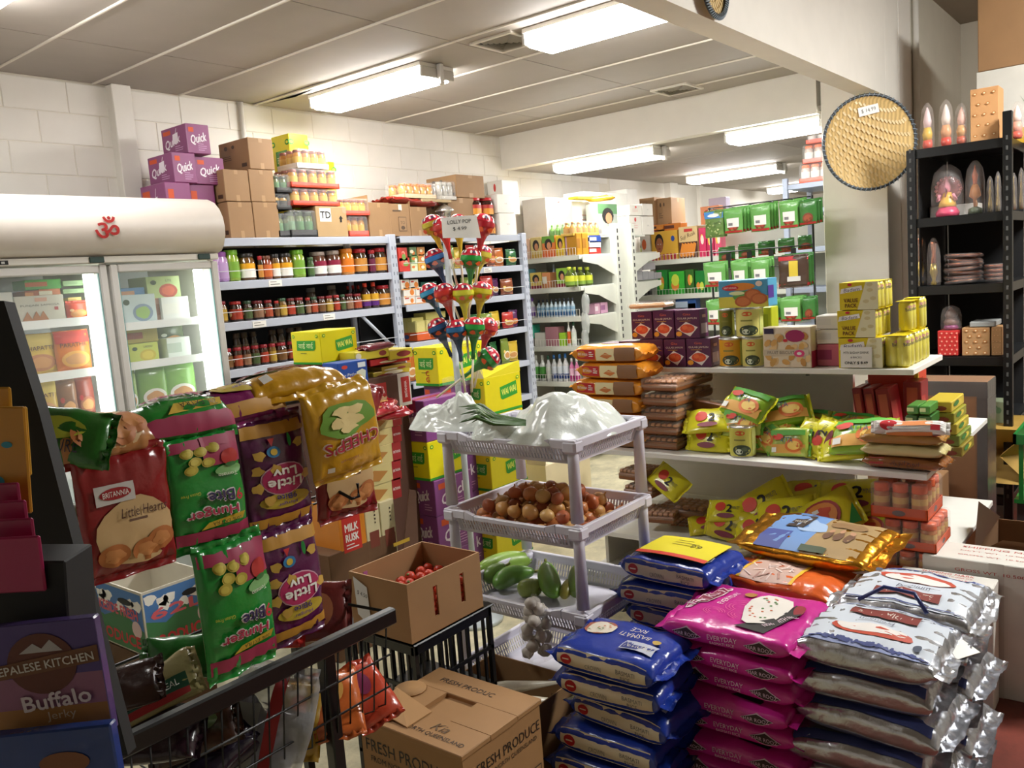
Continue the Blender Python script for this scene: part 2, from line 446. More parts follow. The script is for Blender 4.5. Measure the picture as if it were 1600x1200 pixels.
# ================================================================== KIT OF GOODS
KR = '9d7a55'   # kraft board
def lines(d, x0, x1, y, n, m, gap=.008, th=.0022, seed=1):
    r = random.Random(seed)
    for i in range(n): d.rect(x0, y-i*gap, x0+(x1-x0)*r.uniform(.55, 1), y-i*gap+th, m)
    return d
def D_quick(w, h, mug=True):
    d = D(); W_ = mat('f3e8f2', 'ink')
    d.rect(-w*.42, h*.26, -w*.12, h*.4, mat('d9572a', 'ink'))
    if mug:
        d.poly([(-w*.08, -h*.1), (w*.14, -h*.06), (w*.17, h*.28), (-w*.04, h*.24)], W_)
        d.poly([(w*.08, h*.27), (w*.1, h*.27), (w*.14, h*.42), (w*.12, h*.42)], W_)
    d.text('Quick', -w*.06, -h*.03 if mug else h*.02, h*.34, W_, w=w*.62, rot=.18, shear=.25, bold=.03)
    lines(d, w*.02, w*.36, -h*.2, 3, mat('d9a9d4', 'ink'), h*.07, h*.022)
    return d
def D_quickside(w, h):
    d = D(); W_ = mat('f3e8f2', 'ink')
    d.rect(-w*.4, h*.22, -w*.18, h*.38, mat('d9572a', 'ink'))
    d.text('Quick', 0, 0, h*.34, W_, w=w*.7, rot=.25, shear=.25, bold=.025)
    lines(d, -w*.05, w*.35, -h*.18, 4, mat('d9a9d4', 'ink'), h*.07, h*.02)
    return d
def D_wai(w, h, end=True, cg=False):
    d = D(); G = mat('2f9a2c', 'ink'); Y = mat('f1ee3a', 'ink')
    d.rect(-w/2+.001, -h/2+.001, w/2-.001, -h*.43, G)
    y = h*.08
    if end:
        d.poly([(-w*.3, y+h*.15), (w*.34, y+h*.15), (w*.32, y-h*.1), (w*.26, y-h*.15), (-w*.32, y-h*.15)], G)
        d.text('वाई वाई', 0, y, h*.2, mat('e9f2b0', 'ink'), w=w*.5)
        lines(d, -w*.2, w*.15, -h*.16, 1, mat('5a6b1c', 'ink'), h*.05, h*.015)
    else:
        d.poly([(-w*.1, y+h*.1), (w*.36, y+h*.2), (w*.38, y-h*.16), (-w*.04, y-h*.24), (-w*.09, y-h*.2)], G)
        d.text('WAI WAI', w*.14, y-h*.02, h*.17, mat('eef06a', 'ink'), w=w*.4, rot=.12, bold=.02)
    for x in (-w*.4, w*.4):
        d.ell(x, h*.36, h*.06, h*.05, G, n=12); d.ell(x, h*.36, h*.035, h*.025, Y, n=12)
    if cg:
        for i, c in enumerate('CG'): d.text(c, w*.05, -h*.17-i*h*.16, h*.13, mat('c03a1e', 'ink'), bold=.04)
    return d
def D_brown(w, h, seed=0):
    d = D(); K = mat('4a3524', 'ink'); r = random.Random(seed)
    d.rect(-w*.42, h*.05, -w*.1, h*.3, mat('8d6b47', 'ink'))
    d.ell(-w*.25, h*.3, w*.06, h*.07, K, n=12); d.ell(0, h*.3, w*.05, h*.06, K, n=12)
    lines(d, -w*.4, -w*.05, h*.02, 3, K, h*.06, h*.02, seed)
    d.rect(w*.25, -h*.4, w*.42, -h*.28, K)
    return d
def D_plainbrown(w, h):
    d = D(); d.rect(-w*.07, -h*.5+.001, w*.07, -h*.3, mat('b08c63', 'ink')); d.rect(-w*.07, h*.36, w*.07, h*.5-.001, mat('b08c63', 'ink')); return d
def D_white(w, h, red=True):
    d = D(); R_ = mat('c23a34', 'ink')
    if red: d.ell(0, h*.3, w*.08, h*.12, R_, n=12); lines(d, -w*.3, w*.2, h*.1, 3, mat('d9a39c', 'ink'), h*.12, h*.025)
    else: d.text('V/A', 0, 0, h*.1, mat('9a9a96', 'ink'))
    return d
BOXN = 0
def carton(spec, col, decx=None, decy=None, label='', cat='carton', group=None, z0=None, name='carton', kind='card', open_top=False, tape=None, sunk=.0, dectop=None, bev=.003, extra=None):
    """spec (X0, X1, Y0, Y1, Z0, Z1)"""
    X0, X1, Y0, Y1, Z0, Z1 = spec
    w_, d_, h_ = X1-X0, Y1-Y0, Z1-Z0
    body = M().box(-w_/2, -d_/2, 0, w_/2, d_/2, h_, mat(col, kind), bev)
    pr = M()
    if decx: face(pr, decx(d_, h_), '-x', w_, d_, h_)
    if decy: face(pr, decy(w_, h_), '-y', w_, d_, h_)
    if dectop: face(pr, dectop(w_, d_), '+z', w_, d_, h_)
    parts = [('box_body', body)]
    if pr.v: parts.append(('printed_panel', pr))
    if tape:
        t = M().box(-w_/2-.0015, -.022, h_*.72, -w_/2+.001, .022, h_+.0012, mat(tape, 'film')).box(-w_/2-.0015, -.022, h_, w_/2, .022, h_+.0012, mat(tape, 'film'))
        parts.append(('packing_tape', t))
    if extra: parts += extra(w_, d_, h_)
    return thing(name, label, cat, parts, ((X0+X1)/2, (Y0+Y1)/2, Z0), 0, group)
def spec(pL, pE, pR, ytop, z0, y=None, x=None, dmax=None, wmax=None):
    """a box seen by its edge pE, with its left face to pL and its right face to pR; y or x: plane of that edge; z0 its bottom"""
    if y is not None: X0 = sx(pE, y, z0+.1); Y0 = y
    else: X0 = x; Y0 = sy(pE, x, z0+.1)
    Y1 = sy(pL, X0, z0+.1) if pL is not None else Y0+dmax
    X1 = sx(pR, Y0, z0+.1) if pR is not None else X0+wmax
    if dmax: Y1 = min(Y1, Y0+dmax)
    if wmax: X1 = min(X1, X0+wmax)
    return [X0, X1, Y0, Y1, z0, sz(ytop, X0, Y0)]
# --- jars, bottles
def jar_parts(r, h, lid='a3242a', body='5a2a14', label='d8b04a', pic=None, neck=.82, lidh=.16, top=None, n=14, sq=0):
    hl = h*lidh
    b = M().lathe([(r*.86, 0), (r, h*.04), (r, h*.72), (r*neck, h*(1-lidh)-.002), (r*neck, h*(1-lidh))], mat(body, 'jar'), n, sq=sq)
    l = M().lathe([(r*neck*1.05, h*(1-lidh)), (r*neck*1.07, h*(1-lidh)+.003), (r*neck*1.07, h-.003), (r*neck, h)], mat(lid, 'gloss'), n, sq=sq)
    parts = [('jar_body', b), ('lid', l)]
    if label:
        q = M(); lo, hi = h*.1, h*.62
        e = r*1.012
        q.lathe([(e, lo), (e, hi)], mat(label, 'gloss'), n, cap=False, sq=sq)
        if top: q.lathe([(e*1.006, hi-(hi-lo)*.38), (e*1.006, hi)], mat(top, 'gloss'), n, cap=False, sq=sq)
        if pic:
            # printed motif towards the aisle
            for (a0, hh, rr, c) in pic:
                a = radians(a0); cx, cy = cos(a)*e*1.02, sin(a)*e*1.02; tx, ty = -sin(a), cos(a)
                vs = [(cx, cy, lo+(hi-lo)*hh)]; 
                for i in range(10):
                    t = 2*pi*i/10; k = r*rr*cos(t); aa = a+k/r
                    vs.append((cos(aa)*e*1.02, sin(aa)*e*1.02, lo+(hi-lo)*hh+r*rr*sin(t)))
                q.add(vs, [(0, 1+i, 1+(i+1) % 10) for i in range(10)], mat(c, 'ink'))
        parts.append(('jar_label', q))
    return parts
def bottle_parts(r, h, body='3a1a10', cap='c8261e', label='d9a030', band=None, shoulder=.62, n=12, kind='jar'):
    b = M().lathe([(r*.9, 0), (r, h*.03), (r, h*shoulder), (r*.4, h*(shoulder+.14)), (r*.36, h*.9)], mat(body, kind), n)
    c = M().lathe([(r*.44, h*.84), (r*.44, h*.995), (r*.36, h)], mat(cap, 'gloss'), n)
    parts = [('bottle_body', b), ('cap', c)]
    if label:
        q = M().lathe([(r*1.02, h*.1), (r*1.02, h*(shoulder-.06))], mat(label, 'gloss'), n, cap=False)
        if band: q.lathe([(r*1.03, h*.1), (r*1.03, h*.28)], mat(band, 'gloss'), n, cap=False)
        parts.append(('bottle_label', q))
    return parts
# --- sachets, pillow packs, rice bags
class Bag:
    """a filled bag: L along x, W along y, T thick, resting at z=0; n: squareness of the section, m: how late it thins to the ends"""
    def __init__(s, L, W, T, n=4, m=5, fin=.02, seed=0, wr=.004, nu=20, nt=24, pinch=.06, a=.5, curve=None, ws=.0, end=.03):
        nt = 44 if nt > 20 else nt; nu = 34 if nu > 20 else nu; s.__dict__.update(L=L, W=W, T=T, n=n, m=m, fin=fin, seed=seed, wr=wr, nu=nu, nt=nt, pinch=pinch, a=a, curve=curve, ws=ws, end=end)
    def st(s, x):
        q = min(1, abs(2*x/s.L)); return max(s.end, (1-q**s.m))**s.a if q < 1 else s.end**s.a
    def sw(s, x):
        q = min(1, abs(2*x/s.L)); return 1-s.pinch*q**6
    def disp(s, p):
        k = s.seed*3.7
        a = noise.noise(Vector((p[0]*9+k, p[1]*9, p[2]*9)))*s.wr*1.6
        b = noise.noise(Vector((p[0]*26, p[1]*26+k, p[2]*26)))*s.wr*.7
        e = min(1, abs(2*p[0]/s.L))**3                       # creases that run into the seals
        c = sin(p[1]/s.W*34+s.seed*2.1+2*noise.noise(Vector((p[0]*7, p[1]*11, k))))*s.wr*1.3*e*(1 if abs(2*p[0]/s.L) < 1.0 else .08)
        x = p[0]+a*.6; y = p[1]*(1+(a+b)/s.W); z = p[2]+(a+b+c)*min(1, p[2]/(s.T*.5)) 
        q = Vector((x, y, z))
        return Vector(s.curve(q)) if s.curve else q
    def top(s, x, y, k=0):
        W_, T_ = s.W/2*s.sw(x), s.T/2*s.st(x)
        q = min(.999, abs(y/W_)); z = s.T/2+T_*(1-q**s.n)**(1/s.n)+s.ws*0
        return s.disp(Vector((x, y, z+(.0034 if s.curve else .0016)+.0008*k)))
    def side(s, x, z, k=0, sgn=-1):
        W_, T_ = s.W/2*s.sw(x), s.T/2*s.st(x)
        zz = z-s.T/2; zz = zz*T_/(s.T/2)
        q = min(.999, abs(zz/max(T_, 1e-5))); y = sgn*W_*(1-q**s.n)**(1/s.n)
        return s.disp(Vector((x, y+sgn*.0018*(1+k*.5), s.T/2+zz)))
    def body(s, m, mfin=None, zig=.0):
        b = M(); nu, nt = s.nu, s.nt; vs = []
        for i in range(nu+1):
            q = -1+2*i/nu; x = s.L/2*(abs(q)**.8)*(1 if q > 0 else -1)
            W_, T_ = s.W/2*s.sw(x), s.T/2*s.st(x)
            for j in range(nt):
                a = 2*pi*(j+.5)/nt; ca, sa = cos(a), sin(a); e = (abs(ca)**s.n+abs(sa)**s.n)**(-1/s.n)
                vs.append(s.disp(Vector((x, W_*ca*e, s.T/2+T_*sa*e))))
        fs = [(i*nt+j, (i+1)*nt+j, (i+1)*nt+(j+1) % nt, i*nt+(j+1) % nt) for i in range(nu) for j in range(nt)]
        fs.append(tuple(range(nt))); fs.append(tuple(nu*nt+j for j in range(nt))[::-1])
        b.add(vs, fs, m, True)
        if s.fin:
            N_ = 24
            for sg in (-1, 1):
                vv = []
                for i in range(3):
                    x = sg*(s.L/2-.003+s.fin*i/2)
                    for j in range(N_+1):
                        y = s.W/2*(-1+2*j/N_)*s.sw(s.L/2)*.99
                        z = s.T/2+(sin(j*1.4+s.seed)*.002+sin(j*.5+s.seed*2)*.006)*i/2*min(1, s.fin/.02)
                        for t in (0, 1): vv.append(s.disp(Vector((x, y, z+(t-.5)*.0012))))
                ff = []
                R_ = (N_+1)*2
                for i in range(2):
                    for j in range(N_):
                        for t in (0, 1):
                            a = i*R_+j*2+t; q = (a, a+2, a+R_+2, a+R_)
                            ff.append(q if (t == 0) == (sg > 0) else q[::-1])
                for j in range(N_): a = 2*R_+j*2; ff.append((a, a+1, a+3, a+2))
                b.add(vv, ff, mfin or m, True)
        return b
    def pr(s, D_, where='top'):
        m = M(); fn = {'top': s.top, 'side': lambda x, z, k: s.side(x, z+s.T/2, k), 'end': lambda x, z, k: s.side(-x, z+s.T/2, k, 1)}[where]
        return m.dec(D_, fn)
# ================================================================== FRIDGE
FW = mat('e4e0d8', 'gloss'); FX0, FX1, FY0, FY1 = 1.14, 2.215, 3.45, 4.06
def fridge():
    can = M(); prof = []
    for i in range(13):
        a = radians(-62+i*12.7); prof.append((3.62-.23*cos(a)*.95, 1.865+.16*sin(a)))
    prof = [(FY1, 1.765), (3.47, 1.765), (3.435, 1.775), (3.41, 1.80), (3.392, 1.84), (3.388, 1.88), (3.395, 1.92), (3.415, 1.958), (3.45, 1.99), (3.5, 2.01), (3.57, 2.018), (FY1, 2.018)]
    n = len(prof); x0, x1 = FX0-.01, FX1+.012
    can.add([(x0, a, b) for a, b in prof]+[(x1, a, b) for a, b in prof], [(i, i+1, n+i+1, n+i) for i in range(n-1)], mat('d9d0c6', 'gloss'), True)
    can.add([(x0, a, b) for a, b in prof]+[(x1, a, b) for a, b in prof], [tuple(range(n))[::-1], tuple(range(n, 2*n))], mat('d9d0c6', 'gloss'))
    om = M(); d = D(); d.text('ॐ', 0, 0, .085, mat('b01e1c', 'ink'), w=.098, bold=.02)
    def omfn(x, y, k):
        z = 1.875+y; Y = 3.62-.235*sqrt(max(0, 1-((z-1.875)/.19)**2)) if False else 3.3855+((z-1.875)**2)*1.8
        return (1.69+x, Y-.0015, z)
    om.dec(d, omfn)
    cab = M()
    cab.box(FX0, FY0+.045, .1, FX0+.03, FY1, 1.765, FW).box(FX1-.03, FY0+.045, .1, FX1, FY1, 1.765, FW).box(FX0+.03, FY1-.03, .1, FX1-.03, FY1, 1.765, mat('eef0f0', 'gloss'))
    cab.box(FX0+.03, FY0+.045, 1.74, FX1-.03, FY1-.03, 1.765, FW).box(FX0+.03, FY0+.045, .1, FX1-.03, FY1-.03, .28, FW).box(1.69, FY0+.045, .28, 1.72, FY1-.03, 1.74, FW)
    strip = M().box(FX0, FY0-.005, 1.737, FX1, FY0+.045, 1.764, FW, .004)
    kick = M().box(FX0+.02, FY0+.03, 0, FX1-.02, FY1, .1, mat('2a2a2a', 'gloss'))
    parts = [('cabinet', cab), ('canopy', can, [('om_symbol', om)]), ('control_strip', strip), ('kick_plate', kick)]
    for x in (1.66, 2.14): parts.append(('hinge_block', M().box(x-.03, FY0-.012, 1.738, x+.03, FY0-.004, 1.763, mat('1c3a34', 'gloss'), .003)))
    hat = M(); dd = D(); dd.rect(-.06, -.008, .06, .008, BLACK); [dd.rect(-.045+.02*i, -.004, -.033+.02*i, .004, mat('c9c9c4', 'ink')) for i in range(5)]; hat.dec(dd, lambda x, y, k: (1.27+x, FY0-.0055-.0004*k, 1.75+y)); parts.append(('thermostat_display', hat))
    fr = mat('c9c6c1', 'gloss')
    for i, (a, b) in enumerate(((FX0+.005, 1.70), (1.712, FX1-.005))):
        fm = M(); zb, zt = .11, 1.73; t = .033
        fm.box(a, FY0, zb, a+t, FY0+.04, zt, fr, .005).box(b-t, FY0, zb, b, FY0+.04, zt, fr, .005).box(a+t, FY0, zt-t, b-t, FY0+.04, zt, fr, .005).box(a+t, FY0, zb, b-t, FY0+.04, zb+t, fr, .005)
        gl = M().box(a+t, FY0+.015, zb+t, b-t, FY0+.02, zt-t, mat('e8f4f2', 'glass'))
        gs = M().box(a+t-.002, FY0+.006, zb+t, a+t+.004, FY0+.014, zt-t, mat('6f9a9a', 'gloss')).box(b-t-.004, FY0+.006, zb+t, b-t+.002, FY0+.014, zt-t, mat('6f9a9a', 'gloss'))
        parts.append(('door', fm, [('door_glass', gl), ('door_seal', gs)]))
    led = emitter('fridge_tube', 'f4fff6', FRIDGE)
    for x in (1.652, 2.145): parts.append(('light_tube', M().box(x-.022, FY0+.06, .3, x+.022, FY0+.075, 1.70, led, .004)))
    for (a, b, zs) in ((FX0+.03, 1.69, (1.515, 1.305, 1.11, .9, .7, .5)), (1.72, FX1-.03, (1.475, 1.305, 1.09, .9, .7, .5))):
        for z in zs: parts.append(('wire_shelf', M().box(a, FY0+.09, z-.012, b-.06, FY1-.04, z, mat('e9ecea', 'gloss')).box(a, FY0+.08, z-.022, b-.05, FY0+.09, z+.012, mat('f0f2f0', 'gloss'))))
    return thing('display_fridge', 'tall white two-door display fridge with curved canopy and red om symbol', 'fridge', parts)
fridge()
FI = FY0+.12
def fbox(pl, pr, yt, z0, col, label, dec=None, y=FI, d=.16, kind='gloss', name='frozen_food_box'):
    X0, X1 = sx(pl, y, z0), sx(pr, y, z0); z1 = sz(yt, X0, y)
    return carton((X0, X1, y, y+d, z0+.001, z1), col, None, dec, label, 'food box', 'frozen food boxes inside the fridge', name=name, kind=kind, bev=.002)
def fbag(pl, pr, yt, z0, col, label, dec, y=FI, tilt=0, cat='food pack', name='frozen_bread_pack', T=.035, grp='frozen packs inside the fridge'):
    X0, X1 = sx(pl, y, z0), sx(pr, y, z0); h = sz(yt, X0, y)-z0; w_ = X1-X0
    b = Bag(h-.02, w_, T, n=2.4, m=4, fin=.01, seed=pl, wr=.002, nu=10, nt=14, pinch=.02)
    body = b.body(mat(col, 'film')); parts = [('pack_body', body)]
    d = dec(w_, h)
    p = M().dec(d, lambda x, yy, k: b.top(-yy, x, k)); parts.append(('printed_panel', p))
    # stand it up: local x(down the pack)->-z, y->x, z->-y
    for q in (body, p): q.warp(lambda v: (v[1], -v[2], -v[0]+h/2+.002))
    return thing(name, label, cat, parts, ((X0+X1)/2, y+T, z0), (0, 0, radians(tilt)), grp)
def D_samosa(w, h):
    d = D(); T_ = mat('b5713a', 'ink'); d.text('PUNJABI SAMOSA', 0, h*.14, h*.09, mat('5a544a', 'ink'), w=w*.8)
    d.rect(-w*.1, h*.28, w*.15, h*.42, mat('d9a58c', 'ink'))
    for x in (-.3, -.12, .02): d.poly([(w*(x-.1), -h*.4), (w*(x+.12), -h*.4), (w*(x+.02), -h*.06)], T_)
    d.rect(w*.28, -h*.06, w*.36, h*.06, mat('b04040', 'ink')); return d
def D_round(bread, txt=None, tc='4a1d10', top=None, dot='b8252a'):
    def f(w, h):
        d = D(); st = .02
        if top: d.rect(-w*.48, h*.18, w*.48, h*.46, mat(top, 'ink'), step=st)
        d.ell(w*.02, -h*.2, w*.4, h*.2, mat(bread, 'ink'), rings=3); d.ell(w*.02, -h*.2, w*.3, h*.13, mat('c98f52', 'ink'), rings=2, wob=.1)
        if dot: d.ell(-w*.3, -h*.02, w*.1, h*.07, mat(dot, 'ink'), rings=1)
        if txt: d.text(txt, 0, h*.14, h*.1, mat(tc, 'ink'), w=w*.75)
        return d
    return f
def D_dish(c1, c2, txt=None):
    def f(w, h):
        d = D(); d.ell(w*.12, -h*.12, w*.28, h*.3, mat(c1, 'ink'), n=14); d.ell(w*.12, -h*.12, w*.2, h*.21, mat(c2, 'ink'), n=12, wob=.1)
        d.ell(-w*.3, h*.25, w*.09, h*.1, mat('2f4a28', 'ink'), n=10)
        if txt: d.text(txt, w*.15, h*.32, h*.1, mat('3a3a30', 'ink'))
        return d
    return f
def D_strip(c, txt=None):
    def f(w, h):
        d = D(); d.rect(-w*.5, -h*.2, w*.1, h*.25, mat(c, 'ink'))
        if txt: d.text(txt, w*.15, 0, h*.3, WHITE)
        return d
    return f
# left bay
fbox(28, 104, 464, 1.515, 'cfcabb', 'pale samosa box with three brown pastries on its front, inside the fridge', D_samosa)
fbox(-10, 26, 458, 1.515, 'e8e6df', 'white box at the far end of the top fridge shelf', D_strip('c9c4ba'), y=FI-.01)
zs = sz(462, sx(60, FI+.06, 1.6), FI+.06)
fbox(40, 62, 455, 1.615, 'b55a2c', 'flat orange-brown box lying on the samosa box', D_strip('d98a4a'), y=FI+.03, d=.12)
fbox(62, 96, 452, 1.615, 'c9764a', 'orange and cream flat box beside the green frozen boxes', D_strip('e9e0c8'), y=FI+.03, d=.12)
fbox(40, 97, 438, 1.648, '57b04a', 'green-ended flat box with a pastry picture, top of the fridge pile', D_strip('c96a35'), y=FI+.03, d=.12)
for k, (a, b) in enumerate(((452, 1.625), (439, 1.655))):
    fbox(99, 136, a, b, '8fae7c', ['lower', 'upper'][k]+' of the two sage green flat boxes near the fridge light', D_strip('7d9c6c'), y=FI+.02, d=.12)
fbox(107, 128, 465, 1.59, 'e5cf7a', 'small pale yellow box resting over the red prawn pack', D_strip('d9b95a'), y=FI+.03)
fbox(106, 126, 478, 1.555, '6bb24e', 'small green box just above the red prawn pack', D_strip('4d9a3a'), y=FI+.035)
fbag(108, 141, 470, 1.515, 'd8472a', 'red and orange pack beside the samosa box', D_round('e08a3c', None, dot='f2c28a'), y=FI-.01)
fbag(34, 96, 524, 1.305, 'd9b54a', 'golden flatbread pack on the middle fridge shelf, lettered chapatti', D_round('b9794a', 'CHAPATTI', top='dcc25c'))
fbag(93, 148, 518, 1.305, 'dd7a22', 'orange and red paratha pack beside the golden flatbread pack', D_round('e2a545', 'PARATHA', top='d2382a', dot=None), y=FI-.015)
fbag(14, 34, 540, 1.305, 'a9a03c', 'olive pack squeezed beside the golden flatbread pack', D_round('b98a4a'), y=FI+.03)
fbag(34, 98, 600, 1.11, 'cfa94e', 'golden flatbread pack on the lower fridge shelf', D_round('c78c58', 'CHAPATI', top='dcc25c'))
fbag(96, 128, 594, 1.11, '8a5a3c', 'brown see-through pack between two flatbread packs', D_round('7a4a2c', dot='c0392b'), y=FI+.01)
fbag(126, 154, 590, 1.11, '8f3a2c', 'dark red pack nearest the fridge light on the lower shelf', D_round('a35a3c'), y=FI+.02)
fbag(0, 34, 610, 1.11, '7a2c4a', 'plum pack on the lower fridge shelf behind the black board', D_round('a35a3c'))
# right bay
fbox(190, 247, 462, 1.475, 'cddfe0', 'pale blue box with a green dish, behind the second fridge door', D_dish('8aa0b8', '9cc46a'))
fbox(256, 298, 465, 1.475, 'f2f4f0', 'blank white box lit by the tube behind the second fridge door', D_strip('f6f6ee'))
fbox(246, 257, 466, 1.475, 'b98a72', 'narrow tan box between the pale blue and the white box', D_strip('a3705a'), y=FI+.02)
fbox(186, 228, 451, 1.578, '5f95c9', 'flat light blue box above the pale blue dish box', D_strip('d9a07a'), y=FI+.04)
fbox(232, 284, 433, 1.572, 'bcd08a', 'lime green box with a red dessert picture, topmost behind the second door', D_dish('b8472c', 'd9603c', 'LITE'), y=FI+.03)
fbox(188, 250, 537, 1.305, 'a8b052', 'olive yellow box on the middle shelf of the second door', D_dish('c9c04a', 'd9cf5a', 'LADDU'), y=FI+.03)
fbox(204, 250, 539, 1.305, 'c3d15c', 'lime laddu box with yellow sweets on the middle shelf', D_dish('c9b83a', 'dccb4a', 'LADDU'), y=FI-.01)
fbox(187, 248, 517, 1.392, 'b5a552', 'flat box with red band lying over the laddu boxes', D_strip('9a4a3a'), y=FI+.02, d=.14)
fbox(264, 300, 529, 1.305, 'e6efe8', 'white box with faint pattern on the middle shelf by the tube', D_strip('c3d3c4'), y=FI-.01)
fbag(250, 292, 506, 1.36, '5c6a4c', 'dark green frozen vegetable bag on the middle shelf', D_round('3f5236', dot='dfe6da'), y=FI+.06)
for k, (a, b, t) in enumerate(((194, 222, 582), (222, 268, 577), (264, 312, 570))):
    fbag(a, b, t, 1.09, ['8fae5a', '7cab4e', '86b85c'][k], ['narrow green and white bag', 'wide green puffed bag', 'bright green frosted bag'][k]+' on the lower shelf behind the second fridge door', D_round('e6e3da', dot=None), y=FI-.01+.01*k)
# ================================================================== BLUE-GREY WALL SHELVING
BL = mat('b4bac8', 'gloss'); DARK = mat('2b2c2e', 'matt')
RY = 4.1
RZ = [1.885, 1.65, 1.427, 1.168, .9, .63, .35, .1]
def rack(x0, x1, label, lpost=True):
    parts = [] if lpost else [('end_shade_panel', M().box(x1-.012, RY+.03, .05, x1-.008, 4.55, 1.84, DARK))]  # added dark sheet, stands in for the shade at this end of the bay
    bk = M().box(x0, 4.56, .05, x1, 4.575, 1.86, DARK); parts.append(('back_or_shade_panel', bk))
    for x in ([x0] if lpost else [])+[x1]:
        p = M().box(x-.028, RY-.012, 0, x+.028, RY+.03, RZ[0]+.012, BL, .003)
        sub = M()
        for k in range(30):
            for s_ in (-1, 1): sub.box(x+s_*.014-.004, RY-.0135, .2+k*.055, x+s_*.014+.004, RY-.0115, .222+k*.055, mat('7c8290', 'ink'))
        parts.append(('post', p, [('slot_row', sub)]))
        parts.append(('post', M().box(x-.02, 4.54, 0, x+.02, 4.56, RZ[0], BL)))
    for k, z in enumerate(RZ):
        s = M().box(x0+.028, RY, z-.045, x1-.028, RY+.012, z, BL, .002).box(x0+.028, RY+.012, z-.012, x1-.028, 4.555, z-.002, mat('a5abb8', 'gloss'))
        sub = []
        if k in (1, 2, 3):
            g = M().tube([(x0+.03, RY-.004, z+.055), (x1-.03, RY-.004, z+.055)], .0022, mat('d6d8dc', 'gloss'), 5)
            sub.append(('guard_wire', g))
        parts.append(('shelf', s, sub) if sub else ('shelf', s))
    return thing('shelving_bay', label, 'shelving', parts)
rack(2.12, 3.925, 'blue-grey metal shelving bay of jars and pickles beside the fridge')
rack(3.982, 5.34, 'blue-grey metal shelving bay behind the giant lollipops', lpost=False)
d45 = M().tube([(3.62, RY+.02, 1.39), (3.86, RY+.02, 1.17)], .012, BL, 6)
thing('brace_bar', 'slanting blue-grey brace under the second jar shelf by the post', 'brace', [('bar', d45)])
def ticket(px, z, t, label):
    x = sx(px, RY, z-.02)
    m = M().box(-.045, -.0012, -.02, .045, 0, .016, mat('eceae4', 'ink')); d = D()
    lines(d, -.035, .035, .004, 2, mat('6a6864', 'ink'), .014, .004)
    p = M().dec(d, lambda a, b, k: (a, -.0015-.0003*k, b))
    thing('price_ticket', label, 'price label', [('card', m), ('lettering', p)], (x, RY-.001, z-.022), 0, 'price tickets on the shelf edges')
ticket(430, 1.65, '', 'price ticket under the jars of the upper shelf next to the fridge')
ticket(405, 1.427, '', 'price ticket at the fridge end of the middle shelf')
ticket(514, 1.427, '', 'price ticket under the centre of the middle jar shelf')
ticket(762, 1.65, '', 'price ticket behind the lollipops on the upper shelf edge')
# ---- jars and packets along the shelves
SHN = {1: 'upper', 2: 'middle', 3: 'lower'}
cnt = {}
def put(pl, pr, yt, sh, parts_fn, look, name, cat, dy=0, z=None, group=None):
    y = RY+.03+dy; zz = (RZ[sh] if z is None else z)+.0015
    X0, X1 = sx(pl, y, zz), sx(pr, y, zz); r = (X1-X0)/2*.97; h = sz(yt, (X0+X1)/2, y+r)-zz
    k = (sh, name, look); cnt[k] = cnt.get(k, 0)+1
    o = thing(name, '', cat, parts_fn(r, h), ((X0+X1)/2, y+r, zz), radians(-50+random.uniform(-8, 8)), group)
    return o, X0
ROWS = []
def rowput(side, sh, items, dy=0, what='jar'):
    """items: pl, pr, ytop, fn, look, name, cat"""
    seen = []
    for it in items:
        o, X0 = put(*it[:3], sh, it[3], it[4], it[5], it[6], dy, group='goods on the %s %s shelf' % (SHN[sh], side)); seen.append((X0, o, it))
    for i, (X0, o, it) in enumerate(seen):
        row = 'rear row' if dy > .1 else 'front row'
        o['label'] = '%s, %s from the fridge, %s, %s shelf' % (it[4], ORD[i], row, SHN[sh])
FRU = [(-150, .3, .35, 'e07a22'), (-125, .25, .3, '4f8a2a'), (-170, .24, .25, 'd9a52a')]
def J(**k): return lambda r, h: jar_parts(r, h, **k)
big_y = J(lid='2a2622', body='6b4a22', label='f0eee6', top='e9a81e', pic=FRU, n=18)
big_m = J(lid='9a8a80', body='5c3a2a', label='ece9e2', top='8c1c3c', pic=FRU, n=18)
grn = J(lid='79b82c', body='8fae3a', label='7aa83a', pic=[(-140, .3, .4, '3f6a2a'), (-140, .7, .35, 'd9d25a')], n=18)
prp = J(lid='8c4a9c', body='b48cc0', label='b594c4', pic=[(-140, .75, .45, 'b0243a'), (-140, .25, .5, '9c4a4a')], n=18)
org = J(lid='e8861c', body='e08a24', label='e07a1c', pic=[(-140, .2, .5, 'e9e2c9'), (-140, .2, .3, 'd9642a')], n=18)
dk = J(lid='b3242c', body='3c2a14', label='c98a3c', pic=[(-140, .5, .4, 'c2452a'), (-140, .5, .2, 'e9c36a')], n=16)
spice = J(lid='6a3a20', body='8a3a1c', label='c9662f', pic=[(-140, .5, .35, 'e9d9b0')], n=14)
